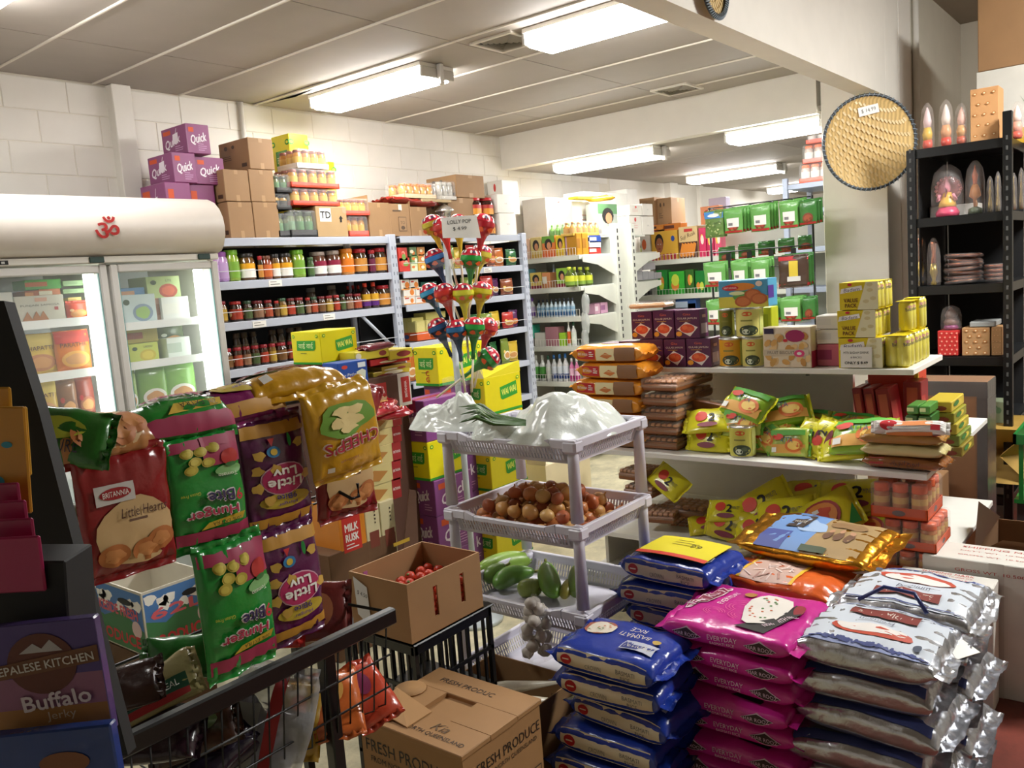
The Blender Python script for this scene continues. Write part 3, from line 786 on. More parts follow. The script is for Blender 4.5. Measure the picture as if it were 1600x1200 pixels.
rowput('jar', 1, [(340, 346, 398, prp, 'half hidden purple jar', 'spice_jar', 'jar'), (342, 365, 394, prp, 'purple sweet jar with red oval label', 'sweet_jar', 'jar'),
    (361, 382, 391, grn, 'green plastic jar with a leafy label', 'sweet_jar', 'jar'), (383, 407, 396, big_y, 'large pickle jar with yellow and white label', 'pickle_jar', 'jar'),
    (408, 415, 400, dk, 'slim dark glass jar', 'pickle_jar', 'jar'), (415, 431, 400, spice, 'round jar of red spice paste', 'spice_jar', 'jar'), (430, 443, 397, big_y, 'large pickle jar with yellow top label', 'pickle_jar', 'jar'),
    (444, 464, 396, big_y, 'wide pickle jar with yellow band and fruit', 'pickle_jar', 'jar'), (464, 484, 391, grn, 'lime green jar with a dark leaf picture', 'sweet_jar', 'jar'),
    (486, 495, 402, J(lid='3c5a34', body='39502c', label='4f6a3c'), 'low dark green tin', 'food_jar', 'jar'), (496, 518, 394, big_m, 'large jar with maroon and white label', 'pickle_jar', 'jar'),
    (519, 540, 392, big_m, 'large maroon labelled pickle jar', 'pickle_jar', 'jar'), (541, 560, 389, org, 'tall orange drink powder jar', 'powder_jar', 'jar'),
    (562, 581, 389, dk, 'dark pickle jar with red lid', 'pickle_jar', 'jar'), (582, 591, 391, J(lid='b3242c', body='3c1a24', label='6b2440'), 'dark plum labelled jar', 'pickle_jar', 'jar'),
    (592, 611, 388, dk, 'red lidded jar of dark pickle', 'pickle_jar', 'jar')])
cs = [('a8482c', 'orange-red'), ('74502c', 'brown'), ('b3923a', 'yellow'), ('a83a26', 'red'), ('4a5c34', 'green'), ('8f6a50', 'tan')]  # label colours darkened: shade on the jar fronts is put into them
def smalljar(c, lid): return J(lid=lid, body='3a2212' if c[1] != 'yellow' else '6b4a14', label=c[0], pic=[(-140, .5, .4, 'e6d3a4')], n=12)
it = []
for i, (a, b, t) in enumerate([(344, 361, 471), (367, 385, 471), (386, 399, 470), (401, 418, 470), (419, 431, 469), (433, 440, 470), (441, 453, 466), (454, 466, 466), (467, 480, 465), (482, 489, 465), (490, 501, 464), (502, 513, 463), (514, 525, 462), (526, 535, 461), (536, 544, 460), (545, 557, 459), (558, 570, 459)]):
    c = cs[(i*7+2) % 6]; lid = ['8a1f24', '6a1a1e', '2a4a2e', 'a82a26'][(i*3) % 4]
    it.append((a, b, t, smalljar(c, lid), 'small glass jar with %s label' % c[1], 'paste_jar', 'jar'))
for i, (a, b, t) in enumerate([(572, 584, 442), (585, 597, 441)]):
    it.append((a, b, t, lambda r, h, i=i: bottle_parts(r, h, cap='d8402a', label=['c99a20', 'd9a52c'][i], band='5c2a7c'), 'dark sauce bottle with purple band', 'sauce_bottle', 'bottle'))
it.append((598, 617, 446, dk, 'stout jar of green mango pickle', 'pickle_jar', 'jar'))
rowput('jar', 2, it)
it = []
for i, (a, b, t) in enumerate([(487, 500, 450), (520, 532, 446), (546, 553, 447), (554, 561, 446), (562, 569, 446)]):
    if i < 2: it.append((a, b, t, J(lid='8c8a84', body='6a5a4c', label='9a8f84', n=12), 'tall pale jar standing behind the paste jars', 'paste_jar', 'jar'))
    else: it.append((a, b, t, lambda r, h: bottle_parts(r, h, cap='c2342a', label='4c2a20'), 'dark bottle with red neck', 'sauce_bottle', 'bottle'))
rowput('jar', 2, it, dy=.16)
it = []
px = 352; i = 0
while px < 505:
    w_ = [18, 13, 13, 13, 13, 12][i % 6]*(1-.12*(px-352)/150)
    c = cs[(i*5+1) % 6]; it.append((px, px+w_, 545-(px-352)*.11, smalljar(c, '96202a'), 'red-lidded small jar with %s label' % c[1], 'paste_jar', 'jar')); px += w_+1; i += 1
rowput('jar', 3, it)
it = [(px, px+11, 521-(px-370)*.1, J(lid='5c4a3a', body='4a3420', label='7a6a4c', n=10), 'dim pale-labelled jar', 'paste_jar', 'jar') for px in (372, 384, 398, 428, 440, 455, 468)]
rowput('jar', 3, it, dy=.2)
def pk(pl, pr, yt, y, z0, col, label, dec=None, d=.12, kind='gloss', name='food_box', cat='food box', group=None, tilt=0, **kw):
    X0, X1 = sx(pl, y, z0+.03), sx(pr, y, z0+.03); z1 = sz(yt, X0, y)
    o = carton((X0, X1, y, y+d, z0+.001, z1), col, None, dec, label, cat, group, name=name, kind=kind, bev=.002, **kw)
    if tilt: o.rotation_euler = (0, 0, tilt)
    return o
def D_blob(*cs_):
    def f(w, h):
        d = D(); r = random.Random(len(cs_)*17+int(w*900))
        for c in cs_: d.ell(r.uniform(-.22, .22)*w, r.uniform(-.2, .2)*h, w*r.uniform(.15, .27), h*r.uniform(.15, .27), mat(c, 'ink'), n=10)
        return d
    return f
def D_fruit(w, h):
    d = D(); d.rect(-w*.4, h*.2, -w*.05, h*.36, mat('c8402a', 'ink')); d.ell(w*.2, -h*.05, h*.3, h*.3, mat('e0822a', 'ink'), n=12); d.rect(-w*.5, -h*.5, w*.5, -h*.38, mat('e9a050', 'ink')); return d
G2 = 'packets on the shelves behind the lollipops'
y = RY+.04
for k, (a, b, t, z) in enumerate([(624, 641, 403, RZ[1]), (623, 637, 387, RZ[1]+.068)]):
    pk(a, b, t, y, z, 'cc3328', ['lower red carton with tomato print beside the post', 'red carton resting on another beside the post'][k], D_blob('e9a28c', 'd9584a', '7aa04a'), group=G2)
for k, (a, b, t, z, c, n_) in enumerate([(643, 653, 412, RZ[1], 'd9e0b4', 'pale lime'), (654, 666, 411, RZ[1], 'e3b04a', 'amber'), (643, 653, 398, RZ[1]+.05, '7a9c5c', 'sage'), (654, 666, 397, RZ[1]+.05, 'c98f4a', 'tan'), (640, 651, 386, RZ[1]+.1, '5c7a4c', 'dark green'), (652, 664, 386, RZ[1]+.1, 'b9803f', 'toffee brown')]):
    pk(a, b, t, y, z, c, '%s tea carton in the small stack beside the red tomato cartons' % n_, D_blob('e07a2a', 'f0e8cc'), group=G2)
for r_ in range(3):
    for c_ in range(2):
        a = 631+c_*19+(0 if r_ < 2 else 0); b = a+18
        if r_ == 2: a, b = (627+c_*14, 640+c_*14)
        y0 = [464, 449, 437][r_]; zz = RZ[2]+.0+r_*.05
        pk(a, b, y0, y, zz, 'e9e4dc', '%s white fruit drink box, %s column, stacked by the post' % (['bottom', 'middle', 'top'][r_], ['first', 'second'][c_]), D_fruit, group=G2)
pk(660, 684, 441, y+.05, RZ[2], '1f6a5c', 'teal green flat box behind the fruit drink boxes', D_strip('c9d9c9'), group=G2)
def tray_pack(nx, ny, w, d, h, itemfn, tray='e05a32', th=.28, wrap=True, txt=None):
    parts = []; t = M(); e = .002; H = h*th
    m = mat(tray, 'gloss')
    t.box(-w/2, -d/2, 0, w/2, d/2, e, m).box(-w/2, -d/2, 0, w/2, -d/2+e, H, m).box(-w/2, d/2-e, 0, w/2, d/2, H, m).box(-w/2, -d/2, 0, -w/2+e, d/2, H, m).box(w/2-e, -d/2, 0, w/2, d/2, H, m)
    parts.append(('tray', t))
    if txt:
        q = M(); dd = D(); dd.ell(0, 0, min(w, d)*.12, H*.26, mat('6a7a94' if txt == 1 else txt, 'ink'), n=12)
        face(q, dd, '-x', w, d, H); face(q, dd, '-y', w, d, H); parts.append(('printed_mark', q))
    pw, pd = w/nx, d/ny; protos = proto(itemfn(min(pw, pd)/2*.95, h-.006))
    for i in range(nx):
        for j in range(ny):
            if 0 < i < nx-1 and 0 < j < ny-1: continue
            for p in protos: parts.append((p[0], p[1], [], None) if False else (p[0], p[1], ('at', (-w/2+pw*(i+.5), -d/2+pd*(j+.5), .003))))
    if wrap:
        v = M().box(-w/2-.002, -d/2-.002, .0015, w/2+.002, d/2+.002, h+.004, mat('f2f4f4', 'wrap'), .012); parts.append(('shrink_wrap', v))
    return parts
def tthing(name, label, cat, parts, loc, rot=0, group=None):
    o = link(name, None); props(o, label, cat, group)
    for p in parts:
        c = link(p[0], p[1].mesh(p[0]) if isinstance(p[1], M) else p[1], o)
        if len(p) > 2 and p[2] and p[2][0] == 'at': c.location = p[2][1]
    o.location = loc; o.rotation_euler = (0, 0, rot) if isinstance(rot, (int, float)) else rot
    return o
# beige packets in an orange tray
X0, X1 = sx(654, RY+.05, RZ[3]), sx(700, RY+.05, RZ[3])
tthing('packet_tray', 'orange tray of beige packets on the lower shelf behind the lollipops', 'food tray', tray_pack(3, 2, X1-X0, .2, .2, lambda r, h: [('packet', M().box(-r, -r, 0, r, r, h*.7, mat('d9cf86', 'film'), .008))], tray='d9602c', th=.3, wrap=False, txt='3c4a7a'), ((X0+X1)/2, RY+.16, RZ[3]+.002), 0, G2)
for k, (a, b, t, z) in enumerate([(646, 664, 497, .1), (665, 696, 489, .19)]):
    pk(a, b, t, RY+.1, RZ[3]+(.0 if k == 0 else .14), 'd9d07a', ['pale yellow packet behind the orange tray', 'pale yellow packet lying across the orange tray'][k], None, kind='film', name='food_packet', cat='food pack', group=G2)
# misc packets further along
misc = [('b3302a', 'red'), ('7a8c3a', 'olive'), ('c9702a', 'orange'), ('5a2a5c', 'plum'), ('d9b83a', 'yellow'), ('2f6a3a', 'green'), ('8a4a2c', 'brown')]
def pouch(w, h, T, col, dec=None, seed=0, n=2.3, fin=.012, kind='film', m=3):
    b = Bag(h-2*fin, w, T, n=n, m=m, fin=fin, seed=seed, wr=.003, nu=12, nt=16, pinch=.0)
    body = b.body(mat(col, kind)); parts = [('pack_body', body)]
    if dec:
        p = b.pr(dec(w, h-2*fin)) if False else M().dec(dec(w, h-2*fin), lambda x, yy, k: b.top(-yy, x, k)); parts.append(('printed_panel', p))
        p.warp(lambda v: (v[1], -v[2], -v[0]+h/2))
    body.warp(lambda v: (v[1], -v[2], -v[0]+h/2))
    return parts
for sh, x0, x1, hh in ((1, 4.45, 5.28, .16), (2, 4.4, 5.28, .15), (3, 4.35, 5.28, .14), (4, 2.9, 5.28, .18)):
    x = x0; i = 0
    while x < x1-.08:
        w_ = random.uniform(.08, .13); c = misc[(i*3+sh) % 7]; h = hh*random.uniform(.8, 1.1)
        thing('food_pouch', '%s standing food pouch, %s from the post on the %s shelf behind the lollipops' % (c[1], ORD[i], {1: 'upper', 2: 'middle', 3: 'lower', 4: 'lowest'}[sh]), 'food pack', pouch(w_, h, .04, c[0], D_round(['e0c48a', 'd9663a', 'e9e2cc'][i % 3], dot='f0d070'), seed=i+sh*9), (x+w_/2, RY+.06+.03*(i % 2), RZ[sh]+.002), radians(random.uniform(-12, 6)), G2)
        x += w_+.008; i += 1
# ================================================================== CARTONS ALONG THE TOP OF THE SHELVING
T0 = RZ[0]+.002
GQ = 'purple noodle cartons above the fridge'
def quick(sp, label, group=GQ, col='8f4579', tape=None, mug=True, z=None):
    return carton(sp, col, lambda a, b: D_quick(a, b, mug), D_quickside, label, 'carton', group, kind='gloss', tape=tape, dectop=None)
def wai(sp, label, group='yellow noodle cartons', cg=False, tape=None, col='e8dc10'):
    return carton(sp, col, lambda a, b: D_wai(a, b, True, cg), lambda a, b: D_wai(a, b, False), label, 'carton', group, kind='gloss', tape=tape)
yq = 4.16
zq = 2.0
A = spec(226, 264, 303, 284, T0, y=yq, dmax=.3); A[2] = yq; A[5] = sz(284, A[0], yq)
quick(A, 'purple noodle carton lowest in the stack above the fridge')
B = spec(232, 270, 306, 237, A[5]+.001, y=yq, dmax=.3); quick(B, 'purple noodle carton in the middle of the stack above the fridge')
C = spec(253, 291, 327, 192, B[5]+.001, y=yq, dmax=.28); quick(C, 'topmost purple noodle carton above the fridge')
Cc = [B[1]+.01, B[1]+.19, yq+.03, yq+.25, A[5]+.001, B[5]-.01]; quick(Cc, 'purple noodle carton tucked between the stack and the brown cartons')
quick([A[1]+.01, A[1]+.17, yq+.04, yq+.28, T0, A[5]], 'purple noodle carton half hidden under the tucked one')
# brown cartons
GB = 'plain brown cartons on top of the jar shelving'
def brown(sp, label, seed=0, group=GB, col=KR, **k): return carton(sp, col, lambda a, b: D_brown(a, b, seed), lambda a, b: D_plainbrown(a, b), label, 'carton', group, **k)
b1 = spec(330, 358, 396, 315, T0, y=4.13, dmax=.3); brown(b1, 'brown carton at the bottom of the pile next to the purple cartons', 1)
b2 = spec(None, 397, 436, 315, T0, y=4.13, dmax=.3); b2[1] = b2[0]+(b2[1]-b2[0]); brown([b1[1]+.004, sx(436, 4.13, 2), 4.13, 4.42, T0, b1[5]+.002], 'brown carton beside the bottom one, second from the purple cartons', 2)
b3 = spec(307, 350, 389, 264, b1[5]+.003, y=4.13, dmax=.3); brown(b3, 'brown carton in the middle layer jutting over the fridge', 3)
b4 = [b3[1]+.004, sx(431, 4.13, 2.1), 4.13, 4.42, b1[5]+.004, sz(264, b3[1], 4.13)]; brown(b4, 'brown carton in the middle layer, against the yellow carton', 4)
b5 = spec(343, 388, 427, 214, b4[5]+.003, y=4.13, dmax=.34); brown(b5, 'large brown carton on the very top of the brown pile', 5)
# yellow noodle cartons behind the jar trays
y0 = 4.3
w1 = spec(430, 457, 487, 208, 2.17, y=y0-.05, dmax=.25); 
w0 = [w1[0], w1[1], y0-.05, w1[3], T0, 2.168]
w00 = [w1[0]-.0, w1[1]+.0, y0-.05, 4.52, T0, T0+.14]
wai([w0[0], w0[1]+.03, y0-.03, 4.52, T0, 2.03], 'yellow noodle carton at the base, hidden behind the jar trays')
wai([w0[0], w0[1]+.03, y0-.04, 4.52, 2.031, 2.168], 'yellow noodle carton under the topmost one by the brown pile')
wai(w1, 'topmost yellow noodle carton between the brown pile and the jar trays')
wai([sx(513, y0, 2), sx(531, y0, 2), y0, 4.52, 2.03, sz(252, sx(513, y0, 2), y0)], 'slim yellow carton edge showing beside the wrapped jar trays'); wai([sx(505, y0, 2), sx(531, y0, 2), y0, 4.52, T0, 2.029], 'yellow carton hidden low behind the marked brown box')
def jr(lid, body, lab, n=10): return lambda r, h: jar_parts(r, h, lid=lid, body=body, label=lab, n=n)
def jtray(pl, pr, yt, z0, nx, ny, fn, label, tray='d9452c', d=.19, y=4.13, th=.28, group='shrink-wrapped jar trays on the jar shelving', **k):
    X0, X1 = sx(pl, y, z0+.02), sx(pr, y, z0+.02); h = sz(yt, X0, y)-z0-.004
    return tthing('jar_tray', label, 'jar pack', tray_pack(nx, ny, X1-X0, d, h, fn, tray, th, **k), ((X0+X1)/2, y+d/2, z0+.001), 0, group), z0+h+.006
yellowjar = jr('8c4a3a', 'c98a2c', 'd9b03a')
gj = jr('3c4a34', '6a7a4c', '5c8a5a'); gm = jr('2c2c2a', 'c99a3c', '4c4a44')
_, z1 = jtray(436, 465, 333, T0, 2, 2, gj, 'low dark tray of green-labelled jars beside the brown pile', tray='1f1f20')
_, z1 = jtray(455, 497, 328, T0, 3, 2, gj, 'black tray of green and amber jars in front of the marked brown box', tray='242426', y=4.12)
_, z2 = jtray(432, 456, 302, z1, 2, 2, gm, 'dark jar pack standing on the low dark tray', tray='2a2a2c')
_, z3 = jtray(432, 456, 272, z2+.004, 2, 2, gj, 'uppermost dark jar pack beside the topmost yellow carton', tray='2a2a2c')
tb = [sx(497, 4.12, T0), sx(545, 4.12, T0), 4.12, 4.36, T0, sz(322, sx(497, 4.12, T0), 4.12)]
def D_td(w, h):
    d = D(); d.rect(-w*.38, h*.0, -w*.02, h*.44, WHITE); d.text('TD', -w*.2, h*.22, h*.22, BLACK, bold=.04)
    d.poly([(w*.26, -h*.02), (w*.32, -h*.02), (w*.32, h*.1), (w*.36, h*.1), (w*.29, h*.2), (w*.22, h*.1), (w*.26, h*.1)], BLACK); return d
carton(tb, 'b39468', None, D_td, 'brown box with a white label lettered TD, below the red jar trays', 'carton', GB)
_, z1 = jtray(458, 531, 293, tb[5]+.003, 5, 3, yellowjar, 'lower red tray of wrapped yellow jars on the box lettered TD', y=4.12)
_, z2 = jtray(455, 530, 262, z1+.002, 5, 3, yellowjar, 'upper red tray of wrapped yellow jars', y=4.12)
_, z3 = jtray(464, 514, 231, z2+.002, 4, 3, yellowjar, 'white-sided pack of jars crowning the red trays', tray='e6e2da', y=4.13)
_, z1 = jtray(546, 577, 337, T0, 3, 2, yellowjar, 'lower red tray of yellow jars beside the box lettered TD', y=4.12)
_, z2 = jtray(533, 578, 309, z1+.001, 4, 2, yellowjar, 'upper red tray of yellow jars beside the box lettered TD', y=4.12)
# open brown cartons
def openbox(pl, pr, yt, label, y=4.13, d=.28, dec=None, flap=True, z0=T0):
    X0, X1 = sx(pl, y, z0), sx(pr, y, z0); h = sz(yt, X0, y)-z0
    def ex(w_, d_, h_):
        m = M(); k = mat('a8845c', 'card')
        m.add([(-w_/2, -d_/2, h_-.002), (w_/2, -d_/2, h_-.002), (w_/2, -d_/2-.0, h_-.001), (-w_/2, -d_/2, h_)], [(0, 1, 2, 3)], k)
        m.box(-w_/2, -d_/2, h_, -w_/2+.004, d_/2, h_+.045, k).rot((0, 0, 0)); m.box(-w_/2+.004, d_/2-.004, h_, w_/2, d_/2, h_+.05, k)
        return [('flap', m)]
    return carton([X0, X1, y, y+d, z0, z0+h], KR, lambda a, b: D_brown(a, b, 4), dec or D_plainbrown, label, 'carton', GB, extra=ex if flap else None)
openbox(579, 612, 316, 'open brown carton with raised flaps beside the red jar trays')
def D_prt(w, h):
    d = D(); K = mat('5a4430', 'ink'); d.rect(-w*.05, h*.3, w*.12, h*.48, mat('d9d4c6', 'ink')); lines(d, -w*.35, w*.3, h*.26, 1, K, h*.1, h*.05)
    d.rect(-w*.1, -h*.35, w*.3, h*.1, K); d.rect(-w*.08, -h*.33, w*.28, h*.08, mat(KR, 'ink')); d.text('TO', w*.1, -h*.08, h*.1, K); d.ell(w*.1, -h*.24, w*.1, h*.06, K); return d
openbox(612, 643, 318, 'brown carton with printed square panel, second of the open cartons', dec=D_prt, flap=False)
openbox(644, 670, 323, 'brown carton with an open top just behind the lollipops')
tp = Bag(.42, .22, .06, n=2.2, m=3, fin=.03, seed=5, wr=.01)
thing('snack_bag', 'crumpled dark red snack bag lying across the open brown cartons', 'snack pack', [('bag_body', tp.body(mat('8f241c', 'film'))), ('printed_panel', tp.pr(D().ell(-.05, 0, .06, .05, mat('d9642a', 'ink'), rings=2).ell(.08, .02, .05, .04, mat('5a140f', 'ink'), rings=2)))], (sx(640, 4.2, 2.1), 4.24, sz(322, 3.95, 4.2)), (radians(0), radians(4), 0))
_, z1 = jtray(670, 697, 338, T0, 3, 2, yellowjar, 'red tray of jars under the orange jar pack behind the lollipops', y=4.13)
z1 = sz(311, sx(680, 4.13, 2), 4.13)
sh_ = [sx(660, 4.13, 2.1), sx(706, 4.13, 2.1), 4.13, 4.4, z1-.02, z1]
carton(sh_, 'b8a078', None, None, 'flat tan tray board that carries the orange jars', 'carton', GB)
jtray(632, 682, 284, z1+.002, 5, 2, jr('e87a1c', 'e8a04a', None), 'wrapped pack of glowing orange jars on the tan board', tray='e0c49a', y=4.14)
tthing('jar_tray', 'clear wrapped pack of empty jars beside the orange jars', 'jar pack', tray_pack(3, 2, .16, .18, .13, jr('c9c4bc', 'b9b4aa', None), 'c9c4ba', .2), (sx(692, 4.2, 2.1)+.02, 4.24, z1+.002), 0, 'shrink-wrapped jar trays on the jar shelving')
brown([sx(716, 4.16, 2.1), sx(759, 4.16, 2.1), 4.16, 4.46, sz(308, sx(716, 4.16, 2), 4.16), sz(272, sx(716, 4.16, 2), 4.16)], 'brown carton high behind the silver ornament', 8)
zz0 = sz(308, sx(716, 4.16, 2), 4.16)
brown([sx(700, 4.16, 2.1), sx(741, 4.16, 2.1), 4.16, 4.46, T0, zz0-.003], 'brown carton underneath the high one, hidden by the silver ornament', 9)
rj = jr('b8242a', '3c1c14', 'd9902a', 14)
for k, (a, b, c, zz) in enumerate([(742, 762, 339, T0), (762, 781, 338, T0), (742, 762, 308, None), (762, 780, 307, None)]):
    X0, X1 = sx(a, 4.14, T0), sx(b, 4.14, T0); r = (X1-X0)/2*.96
    h = (sz(338, X0, 4.14)-T0); z0_ = T0 if zz else T0+h+.002
    h2 = h if zz else sz(308, X0, 4.14)-z0_
    thing('pickle_jar', ['lower red-lidded jar nearer the silver ornament', 'lower red-lidded jar nearer the white cartons', 'upper red-lidded jar nearer the silver ornament', 'upper red-lidded jar nearer the white cartons'][k], 'jar', jar_parts(r, h2, lid='b8242a', body='3c1c14', label='d9902a', top='b3302a', pic=[(-130, .5, .4, 'b3302a')], n=16), ((X0+X1)/2, 4.14+r, z0_), radians(-40), 'red-lidded jars stacked two high')
GW = 'white cartons on top of the shelving'
def whitec(sp, label, red=True): return carton(sp, 'dedad2', lambda a, b: D_white(a, b, red), (lambda a, b: D_white(a, b, False)) if not red else None, label, 'carton', GW)
a = [sx(782, 4.13, T0), sx(808, 4.13, T0), 4.13, 4.42, T0, sz(333, sx(782, 4.13, 2), 4.13)]; whitec(a, 'lower plain white carton beside the red-lidded jars', False)
whitec([a[0]-.01, a[1]-.01, 4.13, 4.42, a[5]+.002, sz(303, a[0], 4.13)], 'upper plain white carton beside the red-lidded jars', False)
# silver ornament on the shelf edge: tower under a domed cap
om_ = M().lathe([(.05, 0), (.052, .01), (.044, .02), (.044, .16), (.05, .165), (.055, .17), (.062, .175)], mat('b9b7b2', 'foil'), 18)
dm = M().lathe([(.068, .172), (.07, .18), (.05, .2), (.03, .215), (.012, .222), (.01, .235), (.0, .24)], mat('e0dedb', 'foil'), 18)
thing('tinsel_ornament', 'crinkled silver foil tower ornament with domed cap above the lollipop sign', 'ornament', [('tower', om_), ('cap', dm)], (sx(716, 4.05, 1.95), 4.05+.12, T0), 0)
om2 = M().lathe([(.02, 0), (.03, .004), (.022, .02), (.022, .06), (.03, .065), (.012, .08), (.008, .1), (0, .105)], mat('d8d6d2', 'foil'), 14)
thing('tinsel_ornament', 'small silver foil finial behind the domed tower ornament', 'ornament', [('finial', om2)], (sx(701, 4.25, 2.1), 4.27, sh_[5]+.002), 0)
# ================================================================== GIANT LOLLIPOPS
LPX, LPY = 0, 0
lc = P(712, 560, d=3.75); LX, LY = lc.x, lc.y
def D_lolly(c):
    return None
def lolly(px, py, c1, c2, label, d=3.72, r=.047, tail=.16, tilt=0):
    p = P(px, py, d=d)
    head = M().lathe([(.0, -r*.98), (r*.45, -r*.9), (r*.8, -r*.6), (r, 0), (r*.93, r*.38), (r*.7, r*.72), (r*.35, r*.94), (0, r)], mat(c2, 'film'), 18, cap=False)
    band = M().lathe([(r*1.012, -r*.12), (r*1.02, r*.05), (r*.98, r*.3)], mat(c1, 'film'), 18, cap=False)
    capm = M().lathe([(r*.955, r*.36), (r*.73, r*.73), (r*.37, r*.95), (0, r*1.015)], mat('c9243a', 'film'), 18, cap=False)
    marks = M()
    for a in range(0, 360, 72):
        for q in (-.28, 0, .28):
            aa = radians(a)+q; rr = r*.80; ctr = Vector((cos(aa)*rr, sin(aa)*rr, r*.64)); u = Vector((-sin(aa), cos(aa), 0)); w_ = ctr.normalized().cross(u)
            n_ = ctr.normalized()*.0022
            pts = [ctr+n_+u*r*.11*cos(2*pi*i/6)+w_*r*.2*sin(2*pi*i/6) for i in range(6)]
            marks.add(pts, [tuple(range(6))], WHITE if (q != 0) else mat('2a2350', 'ink'))
    blobs = M()
    for a in range(0, 360, 51):
        aa = radians(a+10); rr = r*.93; ctr = Vector((cos(aa)*rr, sin(aa)*rr, -r*.36)); u = Vector((-sin(aa), cos(aa), 0)); w_ = ctr.normalized().cross(u)
        pts = [ctr+ctr.normalized()*.003+u*r*.27*(1+.35*sin(a+i*2.4))*cos(2*pi*i/8)+w_*r*.22*sin(2*pi*i/8) for i in range(8)]
        blobs.add(pts, [tuple(range(8))], mat('d95a2c', 'film'))
    tailm = M().lathe([(r*.52, -r*.84), (r*.3, -r*1.4), (r*.17, -r*2.2), (r*.2, -r*2.9), (0, -r*2.95)], mat(c2, 'film'), 10, cap=False)
    stick = M().tube([(0, 0, -r*2.6), (0, 0, -r*2.6-tail)], .005, mat('e6dcc0', 'gloss'), 6)
    for m in (head, band, capm, marks, blobs, tailm, stick): m.rot((0, tilt, radians(39-90)))
    return thing('giant_lollipop', label, 'lollipop', [('candy_head', head), ('foil_band', band), ('foil_cap', capm), ('printed_mark', marks), ('printed_blob', blobs), ('wrapper_tail', tailm), ('stick', stick)], p, 0, 'giant lollipops in a counter stand')
lolly(676, 352, 'c9b83a', 'c9a52c', 'yellow and red giant lollipop, outermost on the top tier by the jars', tilt=-.25)
lolly(693, 356, 'c23a34', 'c42f2c', 'red giant lollipop tucked beside the price sign, fridge side', d=3.66, tilt=-.15)
lolly(716, 352, 'b3242c', 'c9b02a', 'yellow-tailed giant lollipop directly behind the price sign', d=3.78, r=.05)
lolly(754, 352, 'a81f2a', 'b3262c', 'large red giant lollipop beside the price sign, pillar side', d=3.68, r=.052, tilt=.2)
lolly(680, 405, '3a7ac0', '2a3f66', 'dark blue giant lollipop with light blue band, second tier', tilt=-.3)
lolly(736, 405, '2a9a3c', '2f7a34', 'green giant lollipop, second tier', d=3.66, tilt=.12)
lolly(752, 398, 'd9cf4a', 'c9c03a', 'yellow giant lollipop behind the green one, second tier', d=3.84, tilt=.3)
lolly(672, 458, '3a9ac9', '24506a', 'pale blue banded giant lollipop half hidden in the third tier', d=3.82, tilt=-.35)
lolly(695, 459, 'c9342c', 'c9342c', 'bright red giant lollipop of the third tier', d=3.68, tilt=-.2)
lolly(724, 459, 'd0cc3a', 'b9b830', 'yellow-green giant lollipop in the centre of the third tier', d=3.66, tilt=.0)
lolly(752, 456, 'd4c832', 'c0b52a', 'yellow giant lollipop outermost in the third tier', d=3.72, tilt=.2)
lolly(685, 513, '2a5a8c', '223a58', 'navy giant lollipop at the lower edge, fridge side', d=3.74, tilt=-.35)
lolly(714, 516, '2a6a9c', '2a4460', 'navy and orange giant lollipop in the middle of the lowest tier', d=3.66, tilt=-.05)
lolly(741, 512, '2a9a3c', '2a7434', 'green-banded giant lollipop of the lowest tier', d=3.66, tilt=.12)
lolly(762, 512, 'c9343c', 'b8303a', 'crimson giant lollipop partly behind the green one, lowest tier', d=3.84, tilt=.3)
lolly(763, 560, '2a8a3c', '2f7a34', 'loose giant lollipop lying behind the yellow noodle carton', d=3.72, r=.05, tilt=1.0)
stp = M().tube([(LX, LY, .02), (LX, LY, 1.83)], .014, mat('c9d2d6', 'gloss'), 10)
parts = [('pole', stp), ('base', M().lathe([(.12, 0), (.12, .02), (.02, .04), (.02, .08)], mat('c9d2d6', 'gloss'), 18, LX, LY))]
for z in (1.10, 1.27, 1.45, 1.62):
    cp = M().lathe([(.06, z), (.07, z+.004), (.07, z+.03), (.06, z+.034)], mat('dfe6e8', 'wrap'), 16, LX, LY); parts.append(('holder_ring', cp))
thing('lollipop_stand', 'clear plastic pole stand holding the giant lollipops', 'stand', parts)
sgm = M(); cpt = P(718, 353, d=3.58)
def curl(x, z): return (x, -.02*sin((x+.07)*18)+.012, z)
sgm.grid(lambda u, v: curl(-.075+.15*u+(1-v)*.012*u, -.045+.085*v-.012*u*(1-v)), 8, 3, WHITE)
lt = D(); lt.text('LOLLY POP', 0, .018, .016, mat('3a3a3c', 'ink'), w=.1); lt.text('$ 4.99', 0, -.012, .017, mat('3a3a3c', 'ink'), w=.058)
lm = M().dec(lt, lambda x, y, k: (curl(x, y)[0], curl(x, y)[1]-.0012, y))
for m in (sgm, lm): m.rot((0, 0, radians(-48)))
thing('price_sign', 'white paper price sign for the lollipops at 4.99', 'price sign', [('paper', sgm), ('lettering', lm)], cpt)
